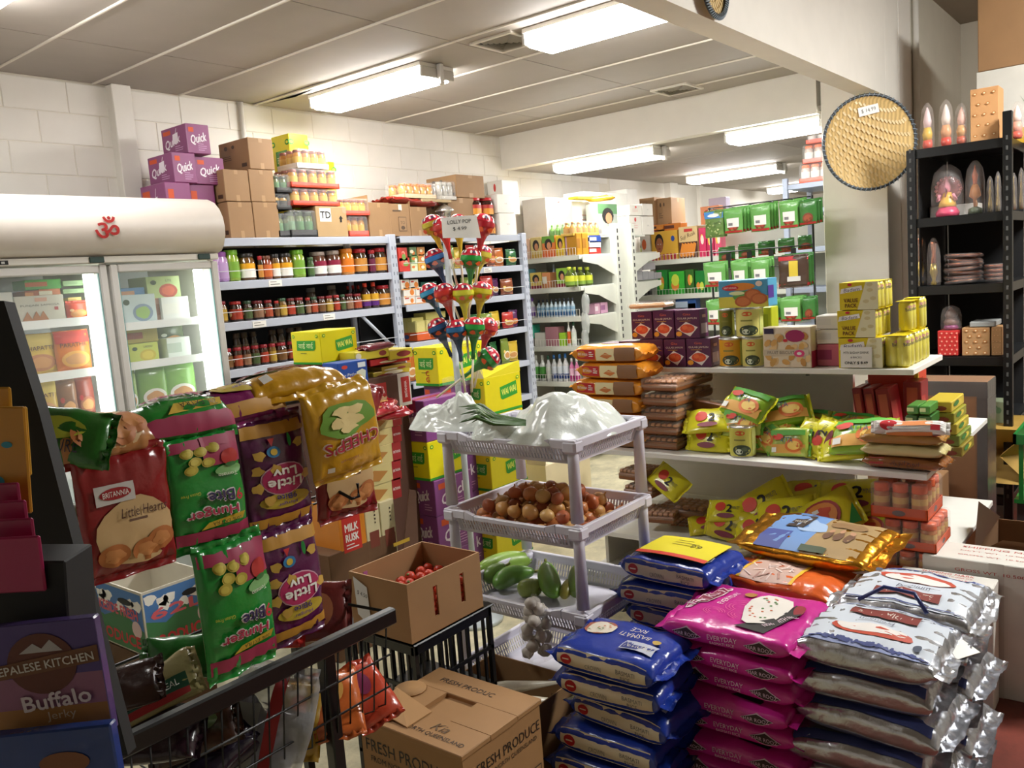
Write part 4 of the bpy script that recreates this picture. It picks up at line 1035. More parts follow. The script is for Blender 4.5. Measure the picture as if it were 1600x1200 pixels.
# ================================================================== WHITE GONDOLAS IN THE REAR BAY
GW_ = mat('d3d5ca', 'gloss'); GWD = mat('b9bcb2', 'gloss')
def bracket(x0, x1, y, z, sgn=1, t=.004):
    """tapered bracket from the upright at x0 out to x1"""
    pts = [(x0, z), (x1, z), (x1, z-.045), (x0+(x1-x0)*.55, z-.075), (x0, z-.17)]
    m = M(); n = len(pts)
    m.add([(a, y-t, b) for a, b in pts]+[(a, y+t, b) for a, b in pts], [tuple(range(n)), tuple(range(n, 2*n))[::-1]]+[(i, n+i, n+(i+1) % n, (i+1) % n) for i in range(n)], GW_)
    return m
def upright(x, y, h, w_=.035):
    p = M().box(x-w_, y-.03, 0, x+w_, y+.03, h, GW_, .003); s = M()
    k = 0
    while .25+k*.06 < h-.05:
        s.box(x-.008, y-.0315, .25+k*.06, x+.008, y-.0295, .285+k*.06, mat('1c1c1c', 'ink')); k += 1
    return ('upright', p, [('slot_row', s)])
def fence_wire(x, ya, yb, z, h=.06, step=.028, front=True):
    m = M(); wm = mat('eeece4', 'gloss'); r = .0016
    for zz in (z+.004, z+h): m.tube([(x, ya, zz), (x, yb, zz)], r*1.3, wm, 4)
    yy = ya
    while yy <= yb+.001: m.tube([(x, yy, z), (x, yy, z+h)], r, wm, 4); yy += step
    return m
GZ = [1.70, 1.445, 1.2, .955, .655, .4, .16]
GX0, GX1, GY0, GY1 = 5.75, 6.24, 3.87, 4.57
parts = [upright(6.30, GY0-.02, 1.95), upright(6.56, GY0-.02, 1.95)]
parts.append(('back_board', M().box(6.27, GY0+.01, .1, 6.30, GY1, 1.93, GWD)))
parts.append(('end_board', M().box(6.33, GY0, .1, 6.53, GY0+.01, 1.94, GW_)))
for k, z in enumerate(GZ):
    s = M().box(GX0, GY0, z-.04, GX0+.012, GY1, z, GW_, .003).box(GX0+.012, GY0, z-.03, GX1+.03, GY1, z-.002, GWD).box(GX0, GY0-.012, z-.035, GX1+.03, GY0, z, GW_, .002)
    parts.append(('shelf', s, [('wire_guard', fence_wire(GX0+.004, GY0+.02, GY1-.02, z))] if k < 5 else []))
    parts.append(('bracket', bracket(6.27, GX0+.04, GY0-.018, z-.012)))
    parts.append(('shelf', M().box(6.6, GY0+.02, z-.03, 7.1, GY1, z, GWD)))
    parts.append(('bracket', bracket(6.6, 7.08, GY0-.018, z-.012)))
parts.append(('top_shelf', M().box(5.9, GY0+.02, 1.84, 6.9, GY1, 1.855, GW_)))
for p in parts:
    if len(p) > 2 and p[2] == []: parts[parts.index(p)] = p[:2]
thing('gondola_shelving', 'pale green-white double-sided gondola of toiletries with slotted uprights', 'shelving', parts)
FXG = 7.6
parts = [('back_board', M().box(8.05, 2.2, .1, 8.08, 4.5, 1.9, GWD))]
for k, z in enumerate([1.615, 1.27, .95, .62, .3]):
    parts.append(('shelf', M().box(FXG, 2.2, z-.045, FXG+.012, 4.45, z, GW_, .003).box(FXG+.012, 2.2, z-.03, 8.05, 4.45, z-.002, GWD), [('wire_guard', fence_wire(FXG+.004, 2.9, 4.42, z, .055, .035))]))
parts += [upright(8.06, 2.2, 1.95), upright(8.06, 4.45, 1.95)]
thing('gondola_shelving', 'second white gondola across the aisle holding rusks and green boxes', 'shelving', parts)
# ---- goods facing the aisle (towards -x)
GR = 'toiletries on the white gondola'
def pkx(pl, pr, yt, x, z0, col, label, dec=None, d=.1, kind='gloss', name='toiletry_box', cat='box', group=GR, fn=None):
    Y1, Y0 = sy(pl, x, z0+.02), sy(pr, x, z0+.02); z1 = sz(yt, x, (Y0+Y1)/2)
    if fn:
        r = (Y1-Y0)/2*.95; return thing(name, label, cat, fn(r, z1-z0), (x+r, (Y0+Y1)/2, z0+.001), radians(-30), group)
    return carton((x, x+d, Y0+.001, Y1-.001, z0+.001, z1), col, dec, None, label, cat, group, name=name, kind=kind, bev=.002)
def D_face(hair='1c1614', skin='c98a62', bg=None, strip='8c1c3c'):
    def f(w, h):
        d = D()
        if bg: d.rect(-w*.5, h*.18, w*.5, h*.5, mat(bg, 'ink'))
        d.ell(-w*.0, h*.12, w*.3, h*.26, mat(hair, 'ink'), n=12); d.ell(w*.04, h*.04, w*.17, h*.18, mat(skin, 'ink'), n=12)
        d.rect(-w*.5, -h*.5, w*.5, -h*.3, mat(strip, 'ink')); return d
    return f
xg = GX0+.03
seq = [(797, 808, 376, 'd9d4c4', 'clear-wrapped box', None), (809, 829, 374, 'd9b49a', 'beige dye box with dark hair portrait', D_face(strip='c9a08a')), (830, 847, 371, 'd4c07a', 'cream and yellow box with black hair portrait', D_face(strip='c9a23a')),
       (848, 868, 369, 'd97a3c', 'orange box with green top and dark hair', D_face(bg='6aa03a', strip='d9622a')), (869, 883, 368, 'd9bc2c', 'yellow box with butterfly-shaped hair', D_face(strip='c9a020')), (884, 899, 366, 'c99ab0', 'mauve box with hair portrait', D_face(strip='8a6a94'))]
for i, (a, b, t, c, l, dd) in enumerate(seq): pkx(a, b, t, xg, GZ[0], c, '%s on the top wired gondola shelf' % l, dd)
def pky(pl, pr, yt, y, z0, col, label, dec=None, d=.1, **k): return pk(pl, pr, yt, y, z0, col, label, dec, d, name=k.pop('name', 'toiletry_box'), cat=k.pop('cat', 'box'), group=k.pop('group', GR), **k)
yg = GY0+.015
for i, (a, b, t, c, l) in enumerate([(902, 910, 364, 'b98420', 'first of two tall amber boxes at the gondola end'), (911, 920, 364, 'c08c26', 'second of two tall amber boxes at the gondola end')]): pky(a, b, t, yg, GZ[0], c, l, D_strip('a06a18'))
for i in range(3): pky(921, 939, 386-9*i, yg, GZ[0]+.047*i, ['c8322c', 'e2ddd4', '2a4a9c'][i], '%s small flat box in the stack of three at the gondola end' % ['lowest, red', 'middle, white', 'topmost, blue'][i], D_strip('e9e4da'), d=.12)
seq = [(800, 813, 428, 'dfe3cf', 'pale box with little bottles', D_blob('6a9a4a', 'd9b83a')), (814, 828, 421, '6fb0c9', 'sky blue box', D_blob('e9f0f0', '2a6a9c')), (829, 847, 426, 'dcc35c', 'yellow box with portrait', D_face()), (848, 860, 426, 'd98f5c', 'white and orange box', D_strip('e9e4d8')), (870, 887, 419, '8cb53f', 'green box with a portrait', D_face())]
for i, (a, b, t, c, l, dd) in enumerate(seq): pkx(a, b, t, xg, GZ[1], c, '%s on the second wired shelf of the white gondola' % l, dd)
bt = lambda **k: (lambda r, h: bottle_parts(r, h, **k))
pkx(862, 868, 413, xg+.08, GZ[1], None, 'grey pointed bottle behind the portrait boxes of the second shelf', fn=bt(body='8a97a0', cap='aab4ba', label=None), name='lotion_bottle', cat='bottle')
for i, (a, b) in enumerate([(888, 897), (898, 904), (905, 914), (915, 925)]):
    X = sx((a+b)/2, yg+.02, GZ[1]); h = sz(417, X, yg)-GZ[1]; r = (sx(b, yg, GZ[1])-sx(a, yg, GZ[1]))/2*.92
    thing('oil_bottle', '%s dark green-capped bottle of yellow hair oil at the end of the second shelf' % ORD[i], 'bottle', bottle_parts(r, h, body='4c5a1c', cap='b9c83a', label='c9cf3a', band='7a9a3a'), (X, yg+.03, GZ[1]+.001), -.6, GR)
for i in range(4): pkx(805+i*7.5, 812+i*7.5, 466, xg, GZ[2], None, '%s white bottle with purple cap on the third wired shelf' % ORD[i], fn=bt(body='e6e2ea', cap='6a3a9c', label='c9b8dc', band='6a3a9c'), name='lotion_bottle', cat='bottle')
for i in range(9): pkx(838+i*6.6, 844.2+i*6.6, 469-.4*i, xg, GZ[2], None, '%s pale blue bottle with black cap, counted from the purple-capped ones' % ORD[i], fn=bt(body='b6c9d6', cap='1c2030', label='8ab0cc', band='3a6a9c'), name='shampoo_bottle', cat='bottle')
pky(930, 938, 475, yg, GZ[2], 'c99ab0', 'small pink jar box at the gondola end, nearer the blue bottles', D_strip('e6d6de')); pky(939, 950, 473, yg, GZ[2], 'd3a3c0', 'small pink jar box at the gondola end by the upright', D_strip('a06a94'))
def soap(a, b, t, z, c, l, dec=None, kind='film'): pkx(a, b, t, xg, z, c, l, dec, kind=kind, name='toiletry_pack', cat='toiletry')
soap(811, 832, 512, GZ[3], 'e6d9cf', 'white and pink wrapped pack in the fourth wired shelf'); soap(824, 834, 508, GZ[3]+.07, '3ab89c', 'mint green tag pack lying over the fourth shelf goods')
soap(836, 852, 520, GZ[3], 'd9d8ce', 'cream wrapped soap pack, fourth shelf'); soap(853, 873, 511, GZ[3], 'b07a84', 'dusty pink wrapped pack, fourth shelf'); soap(874, 884, 520, GZ[3], '9cc83a', 'lime green pack, fourth shelf')
pkx(886, 891, 500, xg, GZ[3], None, 'white bottle with orange foot at the end of the fourth shelf', fn=bt(body='eae6de', cap='e9e6e0', label='d9622a'), name='lotion_bottle', cat='bottle'); pkx(892, 899, 503, xg, GZ[3], None, 'white bottle with dark green cap at the end of the fourth shelf', fn=bt(body='e6ece4', cap='1f5a44', label='dfe6dc'), name='lotion_bottle', cat='bottle')
pkx(811, 820, 548, xg, GZ[4], None, 'tall green bottle with yellow cap on the fifth shelf', fn=bt(body='57b04a', cap='d9cf2a', label='3f9a3c'), name='shampoo_bottle', cat='bottle')
for i in range(3): pkx(822+i*10, 831+i*10, 556, xg, GZ[4], None, '%s white bottle with green foot on the fifth shelf' % ORD[i], fn=bt(body='dfe6da', cap='e6e9e2', label='57a04a', band='2f6a2c'), name='shampoo_bottle', cat='bottle')
pkx(852, 860, 556, xg, GZ[4], None, 'white tube with dark green cap on the fifth shelf', fn=bt(body='e6e9e4', cap='1f5a44', label='dfe2da'), name='shampoo_bottle', cat='bottle')
for i in range(3): pkx(861+i*9, 869+i*9, 555-i, xg, GZ[4], None, '%s white bottle with blue cap on the fifth shelf' % ORD[i], fn=bt(body='eef0f2', cap='3a78c0', label='dfe6f0', band='2f4a8a'), name='shampoo_bottle', cat='bottle')
for i in range(2): pkx(889+i*8, 896+i*8, 560, xg, GZ[4], None, '%s pink bottle at the aisle end of the fifth shelf' % ORD[i], fn=bt(body='d97aa8', cap='e9e2e6', label='e6b8cf', band='b0307a'), name='shampoo_bottle', cat='bottle')
# hanging clear bags and sachet strip
for i, z in enumerate((1.36, 1.2, 1.04)):
    p_ = P(909, [475, 505, 530][i], d=6.3)
    b = Bag(.15, .13, .05, n=2.2, m=3, fin=.015, seed=i+31, wr=.008).body(mat('c9cfcb', 'fog')); b.rot((0, radians(90), 0)).rot((0, 0, radians(-50)))
    thing('clear_bag', '%s of the clear plastic bags hanging before the white gondola' % ['uppermost', 'middle', 'lowest'][i], 'plastic bag', [('bag_body', b)], p_, 0, 'clear bags hung at the gondola')
# ---- second layer and cartons on top
zt = 1.857
def topx(pl, pr, yt, yb, x, col, label, dec=None, d=.15, **k):
    z0 = max(zt, sz(yb, x, sy((pl+pr)/2, x, 1.9))) if k.pop('fl', False) else sz(yb, x, sy((pl+pr)/2, x, 1.9))
    return pkx(pl, pr, yt, x, z0, col, label, dec, d, **k)
GT = 'cartons on top of the white gondola'
for k_, (a, b, l) in enumerate(((821, 834, 'first'), (835, 848, 'second'))): topx(a, b, 348, 366, 5.92, 'a9c98a', '%s green and mauve soap box above the dye boxes' % l, D_strip('9a7ac0'), group=GT)
tthing('bottle_pack', 'shrink-wrapped pack of green bottles above the dye boxes', 'bottle pack', tray_pack(3, 6, .14, sy(848, 5.92, 1.9)-sy(900, 5.92, 1.9), .12, bt(body='6ab04a', cap='8ac86a', label='4f9a3c'), 'b9d9a0', .15), (5.99, (sy(848, 5.92, 1.9)+sy(900, 5.92, 1.9))/2, 1.858), 0, GT)
X0, X1 = sx(895, GY0+.03, 1.9), sx(941, GY0+.03, 1.9)
tthing('bottle_pack', 'shrink-wrapped pack of amber oil bottles at the gondola end', 'bottle pack', tray_pack(5, 2, X1-X0, .12, .115, bt(body='c08a20', cap='b07a1c', label='c9962c'), 'd9b04a', .2), ((X0+X1)/2, GY0+.09, 1.857), 0, GT)
def topy(pl, pr, yt, z0, col, label, dec=None, y=GY0+.16, d=.25, **k): return pk(pl, pr, yt, y, z0, col, label, dec, d, name='carton', cat='carton', group=GT, kind='card', **k)
topy(936, 966, 318, 1.857, 'a9b0a4', 'carton with a woman and green leaves pictured on its side', D_face(bg='5c8a5a', strip='b9b4ae'), y=GY0+.03, d=.12)
topy(897, 962, 314, 1.857, 'ecebe4', 'long white carton brightly lit on top of the white gondola', lambda a, b: D_white(a, b), y=GY0+.2)
topy(856, 896, 308, 1.857, 'cfcac2', 'greyish white carton between the green bottle pack and the bright white one', lambda a, b: D_white(a, b), y=GY0+.4)
topy(915, 981, 299, 2.03, 'e6e4dc', 'upper long white carton with a red seal on the white gondola', lambda a, b: D_white(a, b), y=GY0+.22, d=.22)
topy(982, 998, 295, 1.96, 'e6e3dc', 'small white carton at the far end of the upper layer', lambda a, b: D_white(a, b, False), y=GY0+.22)
yb_ = Bag(.24, .1, .05, n=2.3, m=3, fin=.015, seed=44, wr=.006)
p_ = P(936, 293, d=7.2)
thing('snack_bag', 'yellow snack bag lying on the highest white carton', 'snack pack', [('bag_body', yb_.body(mat('d9a81c', 'film'))), ('printed_panel', yb_.pr(D().ell(.03, 0, .04, .025, mat('3f8a2c', 'ink'))))], (p_.x, p_.y, 2.145), (0, 0, radians(-60)), GT)
topy(903, 925, 306, sz(314, 6.2, GY0+.2)+.002, 'd9c02c', 'small yellow and orange box before the upper white carton', D_strip('e0722a'), y=GY0+.1, d=.1)
zu = sz(337, sx(990, GY0+.05, 1.9), GY0+.05)+.003
for i, (a, b, t, zz) in enumerate([(984, 1003, 345, 1.857), (1004, 1022, 346, 1.857), (984, 1003, 320, 1.96), (1004, 1020, 318, 1.96)]):
    topy(a, b, t-8 if i < 2 else t, 1.857 if i < 2 else zu, 'dcd8ce', ['lower white carton with red seal above the grey boxes', 'lower plain white carton above the grey boxes', 'upper white carton with red seal above the grey boxes', 'upper plain white carton above the grey boxes'][i], lambda a_, b_, i=i: D_white(a_, b_, i % 2 == 0), y=GY0+.05, d=.2)
# tall jars standing on the blue shelving end, by the white cartons
for i, (a, b) in enumerate([(810, 821), (823, 833)]):
    X = sx((a+b)/2, 4.3, T0); r = .045
    thing('snack_jar', '%s tall beige snack jar with orange lid beside the white cartons' % ORD[i], 'jar', jar_parts(r, sz(323, X, 4.3)-T0-.0, lid='d9762c', body='c9a45c', label='b9924a', n=14), (min(X, 5.29)-.0, 4.25+.12*i, T0), 0, 'tall beige jars')
GWh = 'white cartons on top of the shelving'
a = [sx(801, 4.25, T0), sx(826, 4.25, T0), 4.38, 4.56, T0, 2.05]
whitec([5.0, 5.3, 4.4, 4.56, T0, 2.08], 'white carton low at the end of the blue shelving behind the beige jars')
whitec([sx(804, 4.3, 2.2), sx(829, 4.3, 2.2), 4.42, 4.58, 2.081, sz(282, sx(804, 4.42, 2.1), 4.42)], 'white carton with red print in the second layer at the wall')
# grey boxes on the far side of the gondola
for i, (a, b, t, z0) in enumerate([(987, 1004, 424, 1.445), (1005, 1013, 424, 1.445), (1014, 1022, 424, 1.445), (1023, 1034, 426, 1.445), (988, 1004, 414, 1.54), (1005, 1024, 411, 1.54)]):
    pk(a, b, t+0, GY0+.01, z0 if i < 4 else 1.535, '9a999c', ['first', 'second', 'third', 'fourth', 'fifth, upper', 'sixth, upper'][i]+' dull grey carton stored in the end bracket of the gondola', None, .2, name='carton', cat='carton', group='grey cartons at the gondola end', kind='card')
# far gondola goods
GF = 'biscuits and boxes on the second gondola'
def D_boy(w, h):
    d = D(); d.ell(-w*.2, h*.12, w*.17, h*.3, mat('1a1512', 'ink'), n=14); d.ell(-w*.19, h*.02, w*.14, h*.26, mat('9a5c3c', 'ink'), n=14)
    for s_ in (-1, 1): d.ell(-w*.19+s_*w*.05, h*.06, w*.02, h*.02, WHITE, n=8); d.ell(-w*.19+s_*w*.05, h*.06, w*.01, h*.018, BLACK, n=8)
    d.ell(-w*.19, -h*.1, w*.05, h*.025, mat('7a3030', 'ink'), n=8)
    d.ell(w*.33, h*.22, w*.07, h*.1, mat('2a4a9c', 'ink'), n=10)
    for k in range(7): d.rect(-w*.5+k*w*.14, -h*.5, -w*.42+k*w*.14, -h*.28, mat('b02a3c', 'ink'))
    return d
def D_rusk(w, h):
    d = D(); d.rect(-w*.5, -h*.5, w*.5, h*.02, mat('4a2414', 'ink'))
    for k in range(5): d.poly([(-w*.5+k*w*.16, -h*.4), (-w*.36+k*w*.16, -h*.46), (-w*.2+k*w*.16, -h*.05), (-w*.34+k*w*.16, h*.0)], mat('e08a2c', 'ink'))
    d.text('Suji Rusk', 0, h*.2, h*.17, mat('4a2a14', 'ink'), w=w*.85, rot=.3, shear=.2); d.rect(-w*.2, h*.34, w*.25, h*.43, mat('c8322c', 'ink')); return d
xf = FXG+.03
pkx(1019, 1060, 361, xf, 1.615, 'd9a83c', 'yellow box with a boy portrait on the far gondola', D_boy, group=GF, name='biscuit_box', d=.2)
pkx(1062, 1091, 354, xf-.01, 1.615, 'dcc08a', 'cream box of suji rusk with orange rusks pictured', D_rusk, group=GF, name='biscuit_box', d=.2)
pkx(1003, 1017, 366, xf, 1.615, 'e6e0d8', 'white box with orange picture beside the boy portrait box', D_blob('d96a3a'), group=GF)
pkx(1001, 1003.5, 370, xf, 1.615, None, 'small oil bottle with yellow-green label', fn=bt(body='6a4a1c', cap='3a2a14', label='b9c83a'), name='oil_bottle', cat='bottle', group=GF)
for i in range(3): pkx(1093+i*12, 1104+i*12, 356-i*3, xf, 1.615, ['d9406a', 'c8325c', 'e05a7a'][i], '%s pink biscuit packet beside the suji rusk box' % ORD[i], D_blob('f0c84a', 'f0e0d0'), group=GF, kind='film', name='biscuit_packet', cat='biscuit packet')
for i, (a, b, t, c) in enumerate([(1010, 1036, 352, 'd98a3a'), (1038, 1064, 349, 'd07a2c')]):
    zz = sz(360, xf, sy((a+b)/2, xf, 1.8)); pkx(a, b, t, xf+.02, zz, c, '%s long orange rusk packet lying on the boy portrait box' % ORD[i], D_strip('5a2a14'), group=GF, kind='film', name='biscuit_packet', cat='biscuit packet', d=.14)
pkx(1006, 1022, 352, xf+.02, sz(366, xf, sy(1014, xf, 1.8)), 'd97a8c', 'pink and white packet above the white box with orange picture', D_blob('e9e0d8'), group=GF, kind='film', name='biscuit_packet', cat='biscuit packet')
for i, (a, b, t, c) in enumerate([(1027, 1043, 422, '2a8a3a'), (1046, 1070, 424, '3fae3c'), (1072, 1085, 421, '3a6a2c'), (1087, 1102, 423, '1f7a34'), (1104, 1118, 421, '2f8a3a')]):
    pkx(a, b, t, xf, 1.27, c, '%s green tea-style box along the second shelf of the far gondola' % ORD[i], D_blob('e08a3a', 'c9d94a'), group=GF)
for i in range(2): pkx(1056+0*i, 1088, 474-9*i, xf, .95+.07*i+.06, ['7a8ca8', '3a5a94'][i], '%s blue-grey flat pack on the third shelf of the far gondola' % ['lower', 'upper'][i], D_strip('aab8c9'), group=GF, kind='film', name='food_packet', cat='food pack')
# brown cartons on top at the far end
for i, (a, b, t, x_, h0) in enumerate([(1000, 1023, 308, 7.9, 1.98), (1027, 1049, 308, 7.85, 1.9)]):
    X0 = 7.7+i*.05; Y1, Y0 = sy(a, X0, 2.1), sy(b, X0, 2.1)
    brown([X0, X0+.3, Y0, Y1, 1.91, sz(t, X0, Y0)], '%s brown carton high on the far gondola' % ORD[i], 20+i, group=GT)
# orange and lavender boxes on the far gondola behind the wire rack
pkx(1095, 1124, 322, 7.75, 1.93, 'd98a5c', 'tall orange snack box behind the wire rack', D_blob('e9c88a', 'b0302a'), group=GF); pkx(1108, 1135, 309, 7.9, 2.0, 'b9b0c4', 'lavender grey box on top of the far gondola', None, group=GF)
# ================================================================== BLACK WIRE DISPLAY WITH GREEN BAGS
WXR = 5.5; WB = mat('161617', 'gloss')
wy0, wy1 = 1.885, 2.59
def wire_rack():
    parts = []
    for y_, n_ in ((wy0, 1.93), (wy1, 1.93)): parts.append(('frame_upright', M().tube([(WXR, y_, 0), (WXR, y_, n_)], .008, WB, 6)))
    for z in (1.925, 1.62, 1.55, 1.27, 1.2, .95): parts.append(('cross_wire', M().tube([(WXR, wy0, z), (WXR, wy1, z)], .0045, WB, 5)))
    for i in range(1, 5):
        y_ = wy0+(wy1-wy0)*i/5; parts.append(('upright_wire', M().tube([(WXR, y_, .95), (WXR, y_, 1.62)], .0035, WB, 5)))
    for i in range(4): parts.append(('label_holder', M().box(WXR-.01, wy0+.11+i*.15, 1.51, WXR-.005, wy0+.145+i*.15, 1.61, mat('101011', 'gloss'), .002)))
    parts.append(('foot', M().box(WXR-.2, wy0, 0, WXR+.05, wy0+.03, .03, WB))); parts.append(('foot', M().box(WXR-.2, wy1-.03, 0, WXR+.05, wy1, .03, WB)))
    for z in (1.9, 1.49, 1.17): 
        for i in range(5): parts.append(('peg', M().tube([(WXR, wy0+.08+i*.14, z+.01), (WXR-.16, wy0+.08+i*.14, z+.012)], .003, WB, 5)))
    return thing('wire_display', 'black wire grid display hung with green dried food bags by the pillar', 'display rack', parts)
wire_rack()
def D_spice(w, h, c1='b9402a', lab=True):
    d = D(); d.ell(0, -h*.22, w*.3, h*.2, mat('7a3a1c', 'ink'), n=14, rings=2); d.ell(0, -h*.22, w*.22, h*.13, mat(c1, 'ink'), n=12)
    d.rect(-w*.46, -h*.46, w*.46, -h*.38, mat('b0302a', 'ink'), step=.03)
    if lab: d.rect(-w*.3, -h*.26, w*.34, h*.08, mat('efeeea', 'ink'), step=.03, k=6); d.rect(-w*.22, -h*.2, w*.02, -h*.1, mat('7c7c80', 'ink'), k=7)
    return d
_sp = {}
def hang(pl, pr, yt, yb, label, kind='green', n=3, x=WXR-.16, group='green dried food bags on the wire display', back=None):
    Y1, Y0 = sy(pl, x, 1.5), sy(pr, x, 1.5); zt_ = sz(yt, x, (Y0+Y1)/2); zb = sz(yb, x, (Y0+Y1)/2); w_, h_ = Y1-Y0, zt_-zb
    if kind not in _sp:
        W0, H0 = .125, .19
        b = Bag(H0-.02, W0, .022, n=2.2, m=3, fin=.01, seed=len(_sp)+60, wr=.004, nu=12, nt=14, pinch=0)
        col = {'green': '6fae5c', 'herb': '6a8a4a', 'red': '4c3a30', 'deep': '3f7a3a'}[kind]
        body = b.body(mat(col, 'film')); dd = {'green': D_spice(W0, H0), 'deep': D_spice(W0, H0, '9c4a2a', False)}.get(kind)
        if kind == 'herb':
            dd = D(); dd.rect(-W0*.49, H0*.2, W0*.49, H0*.44, mat('3f86cc', 'ink'), step=.03); dd.ell(0, H0*.3, W0*.3, H0*.06, WHITE, n=14)
            r_ = random.Random(3)
            for i in range(26): dd.ell(r_.uniform(-.42, .42)*W0, r_.uniform(-.42, .08)*H0, W0*.06, W0*.035, mat(['9ab06a', '4f6a34', 'b9c88a'][i % 3], 'ink'), n=6, a0=r_.uniform(0, 3))
        if kind == 'red':
            dd = D(); dd.rect(-W0*.49, H0*.32, W0*.49, H0*.44, mat('b8242a', 'ink'), step=.03); dd.rect(-W0*.49, -H0*.44, W0*.49, -H0*.36, mat('b8242a', 'ink'), step=.03)
            dd.rect(-W0*.14, -H0*.25, W0*.16, H0*.3, mat('d9c03a', 'ink'), step=.03);  dd.rect(-W0*.2, -H0*.3, W0*.24, -H0*.16, mat('dcdcd8', 'ink'), step=.03)
        p = M().dec(dd, lambda x_, y_, k: b.top(-y_, x_, k))
        for q in (body, p): q.warp(lambda v: (-v[2], -v[1], -v[0]+H0/2))
        hole = M().box(-.013, -.008, H0-.012, -.009, .008, H0-.007, BLACK)
        _sp[kind] = (proto([('bag_body', body), ('printed_panel', p)]), W0, H0)
    pr_, W0, H0 = _sp[kind]
    for i in range(n):
        xx = x+.012+i*.036
        if xx > WXR+.06: break
        kd = _sp.get(back, _sp[kind])[0] if i and back else pr_
        o = thing('dried_food_bag', label if i == 0 else 'bag %s behind %s' % (['', 'just', 'second', 'third'][i], label.replace(' on the wire display', '')), 'food bag', kd, (xx, (Y0+Y1)/2-.006*i, zb+.004*i), radians(random.uniform(-4, 4)), group, scale=(1, w_/W0, h_/H0))
hang(1105, 1134, 328, 372, 'herb leaf bag with blue header on the wire display', 'herb', 2)
hang(1134, 1164, 324, 365, 'green bag with white sticker, top row beside the blue header bag', n=4)
hang(1176, 1206, 318, 362, 'green bag with white sticker, middle of the top row', n=4)
hang(1221, 1250, 312, 357, 'green bag with white sticker, top row near the pillar', n=4)
hang(1252, 1279, 311, 352, 'green bag at the pillar end of the top row', 'deep', n=3)
for i in range(5): hang(1124+i*31, 1150+i*31, 385-i*4.5, 402-i*4.5+6, ['first', 'second', 'third', 'fourth', 'fifth'][i]+' short green bag in the hidden row under the top one', 'deep', 1, x=WXR+.03)
hang(1100, 1133, 409, 449, 'plump green bag at the outer end of the third row', n=2)
hang(1142, 1169, 406, 446, 'green bag with white sticker, second in the third row', n=3)
hang(1173, 1201, 403, 445, 'green bag with white sticker, third in the third row', n=3)
hang(1217, 1263, 397, 450, 'clear bag of dark spice with red header on the wire display', 'red', 3, back='deep')
hang(1101, 1124, 468, 508, 'green bag behind the yellow tins, outer end of the lowest row', n=2)
hang(1190, 1214, 466, 502, 'green bag beside the biscuit carton in the lowest row', n=2)
hang(1217, 1250, 464, 503, 'green bag with white sticker in the lowest row near the pillar', n=3)
hang(1252, 1272, 463, 500, 'green bag tight against the pillar in the lowest row', 'deep', n=2)
# grey rack behind with orange and white trays
RX, rz_ = 6.75, []
BL2 = mat('8f98a8', 'gloss')
parts = []
for (x_, y_) in ((RX, 2.52), (RX, 1.95), (7.3, 2.52), (7.3, 1.95)): parts.append(('post', M().box(x_-.02, y_-.02, 0, x_+.02, y_+.02, 2.17, BL2, .003)))
for z in (2.12, 1.92, 1.62, 1.3, 1.0, .6, .2): parts.append(('shelf', M().box(RX, 1.95, z-.04, 7.3, 2.52, z, BL2, .003)))
thing('storage_rack', 'tall blue-grey storage rack behind the wire display and pillar', 'rack', parts)
oj = jr('e06a2a', 'c9b4a8', 'd9d2cc', 10)
z_ = 2.122
for k in range(3):
    h = [.14, .14, .13][k]
    tthing('jar_tray', ['lowest', 'second', 'topmost'][k]+' orange and white jar tray on the blue-grey rack', 'jar pack', tray_pack(2, 4, .2, .3, h, oj, 'd9543a', .25), (RX+.13, 2.27-.03*k, z_), 0, 'jar trays on the blue-grey rack'); z_ += h+.006
for i, (z, yy) in enumerate(((1.622, 2.1), (1.302, 2.05), (1.002, 2.1), (1.92, 2.1))): pkx(1262, 1283, [0]*0 or sz and 0 or 0, RX+.02, z, 'b9a08a', '', None) if False else carton((RX+.03, RX+.25, yy-.1, yy+.12, z+.001, z+.14), ['c9806a', 'a8b0c0', 'd9d4c6', '9a8a7c'][i], D_strip('7a8a9c'), None, '%s box on the blue-grey rack beside the pillar' % ['salmon', 'bluish', 'cream', 'taupe'][i], 'box', 'boxes on the blue-grey rack', name='storage_box')
# ================================================================== WHITE SHELF UNIT
def orient(theta=0, roll=0, yaw=0):
    t = radians(theta)
    B = Matrix(((0, cos(t), -sin(t)), (-1, 0, 0), (0, sin(t), cos(t))))
    return (Matrix.Rotation(radians(yaw), 3, 'Z') @ B @ Matrix.Rotation(radians(roll), 3, 'Z')).to_euler()
def bagparts(b, col, top=None, side=None, kind='film', fin=None, fink='film'):
    body = b.body(mat(col, kind), mat(fin, fink) if fin else None); parts = [('bag_body', body)]
    if top: parts.append(('printed_front', b.pr(top, 'top')))
    if side: parts.append(('printed_side', b.pr(side, 'side')))
    return proto(parts)
MEL = mat('e9e7e0', 'gloss')
S1, S2, S3 = 1.10, .765, .385
XF = 3.12
SY1 = 2.3
parts = [('back_or_shade_panel', M().box(3.84, 1.16, .02, 3.87, SY1, S1-.02, mat('dcd9d0', 'gloss'), .002))]
parts.append(('shelf_board', M().box(3.38, .80, S1-.022, 3.86, SY1, S1, MEL, .002)))
parts.append(('shelf_board', M().box(XF, .70, S2-.022, 4.25, SY1+.02, S2, MEL, .002)))
parts.append(('shelf_board', M().box(XF, .68, S3-.022, 4.25, SY1+.02, S3, MEL, .002)))
parts.append(('plinth', M().box(3.3, 1.2, 0, 3.84, SY1, .1, mat('c9c6bd', 'gloss'))))
for y_ in (1.2, 2.25):
    parts.append(('support', M().box(3.45, y_, .1, 3.8, y_+.018, S3-.022, MEL)))
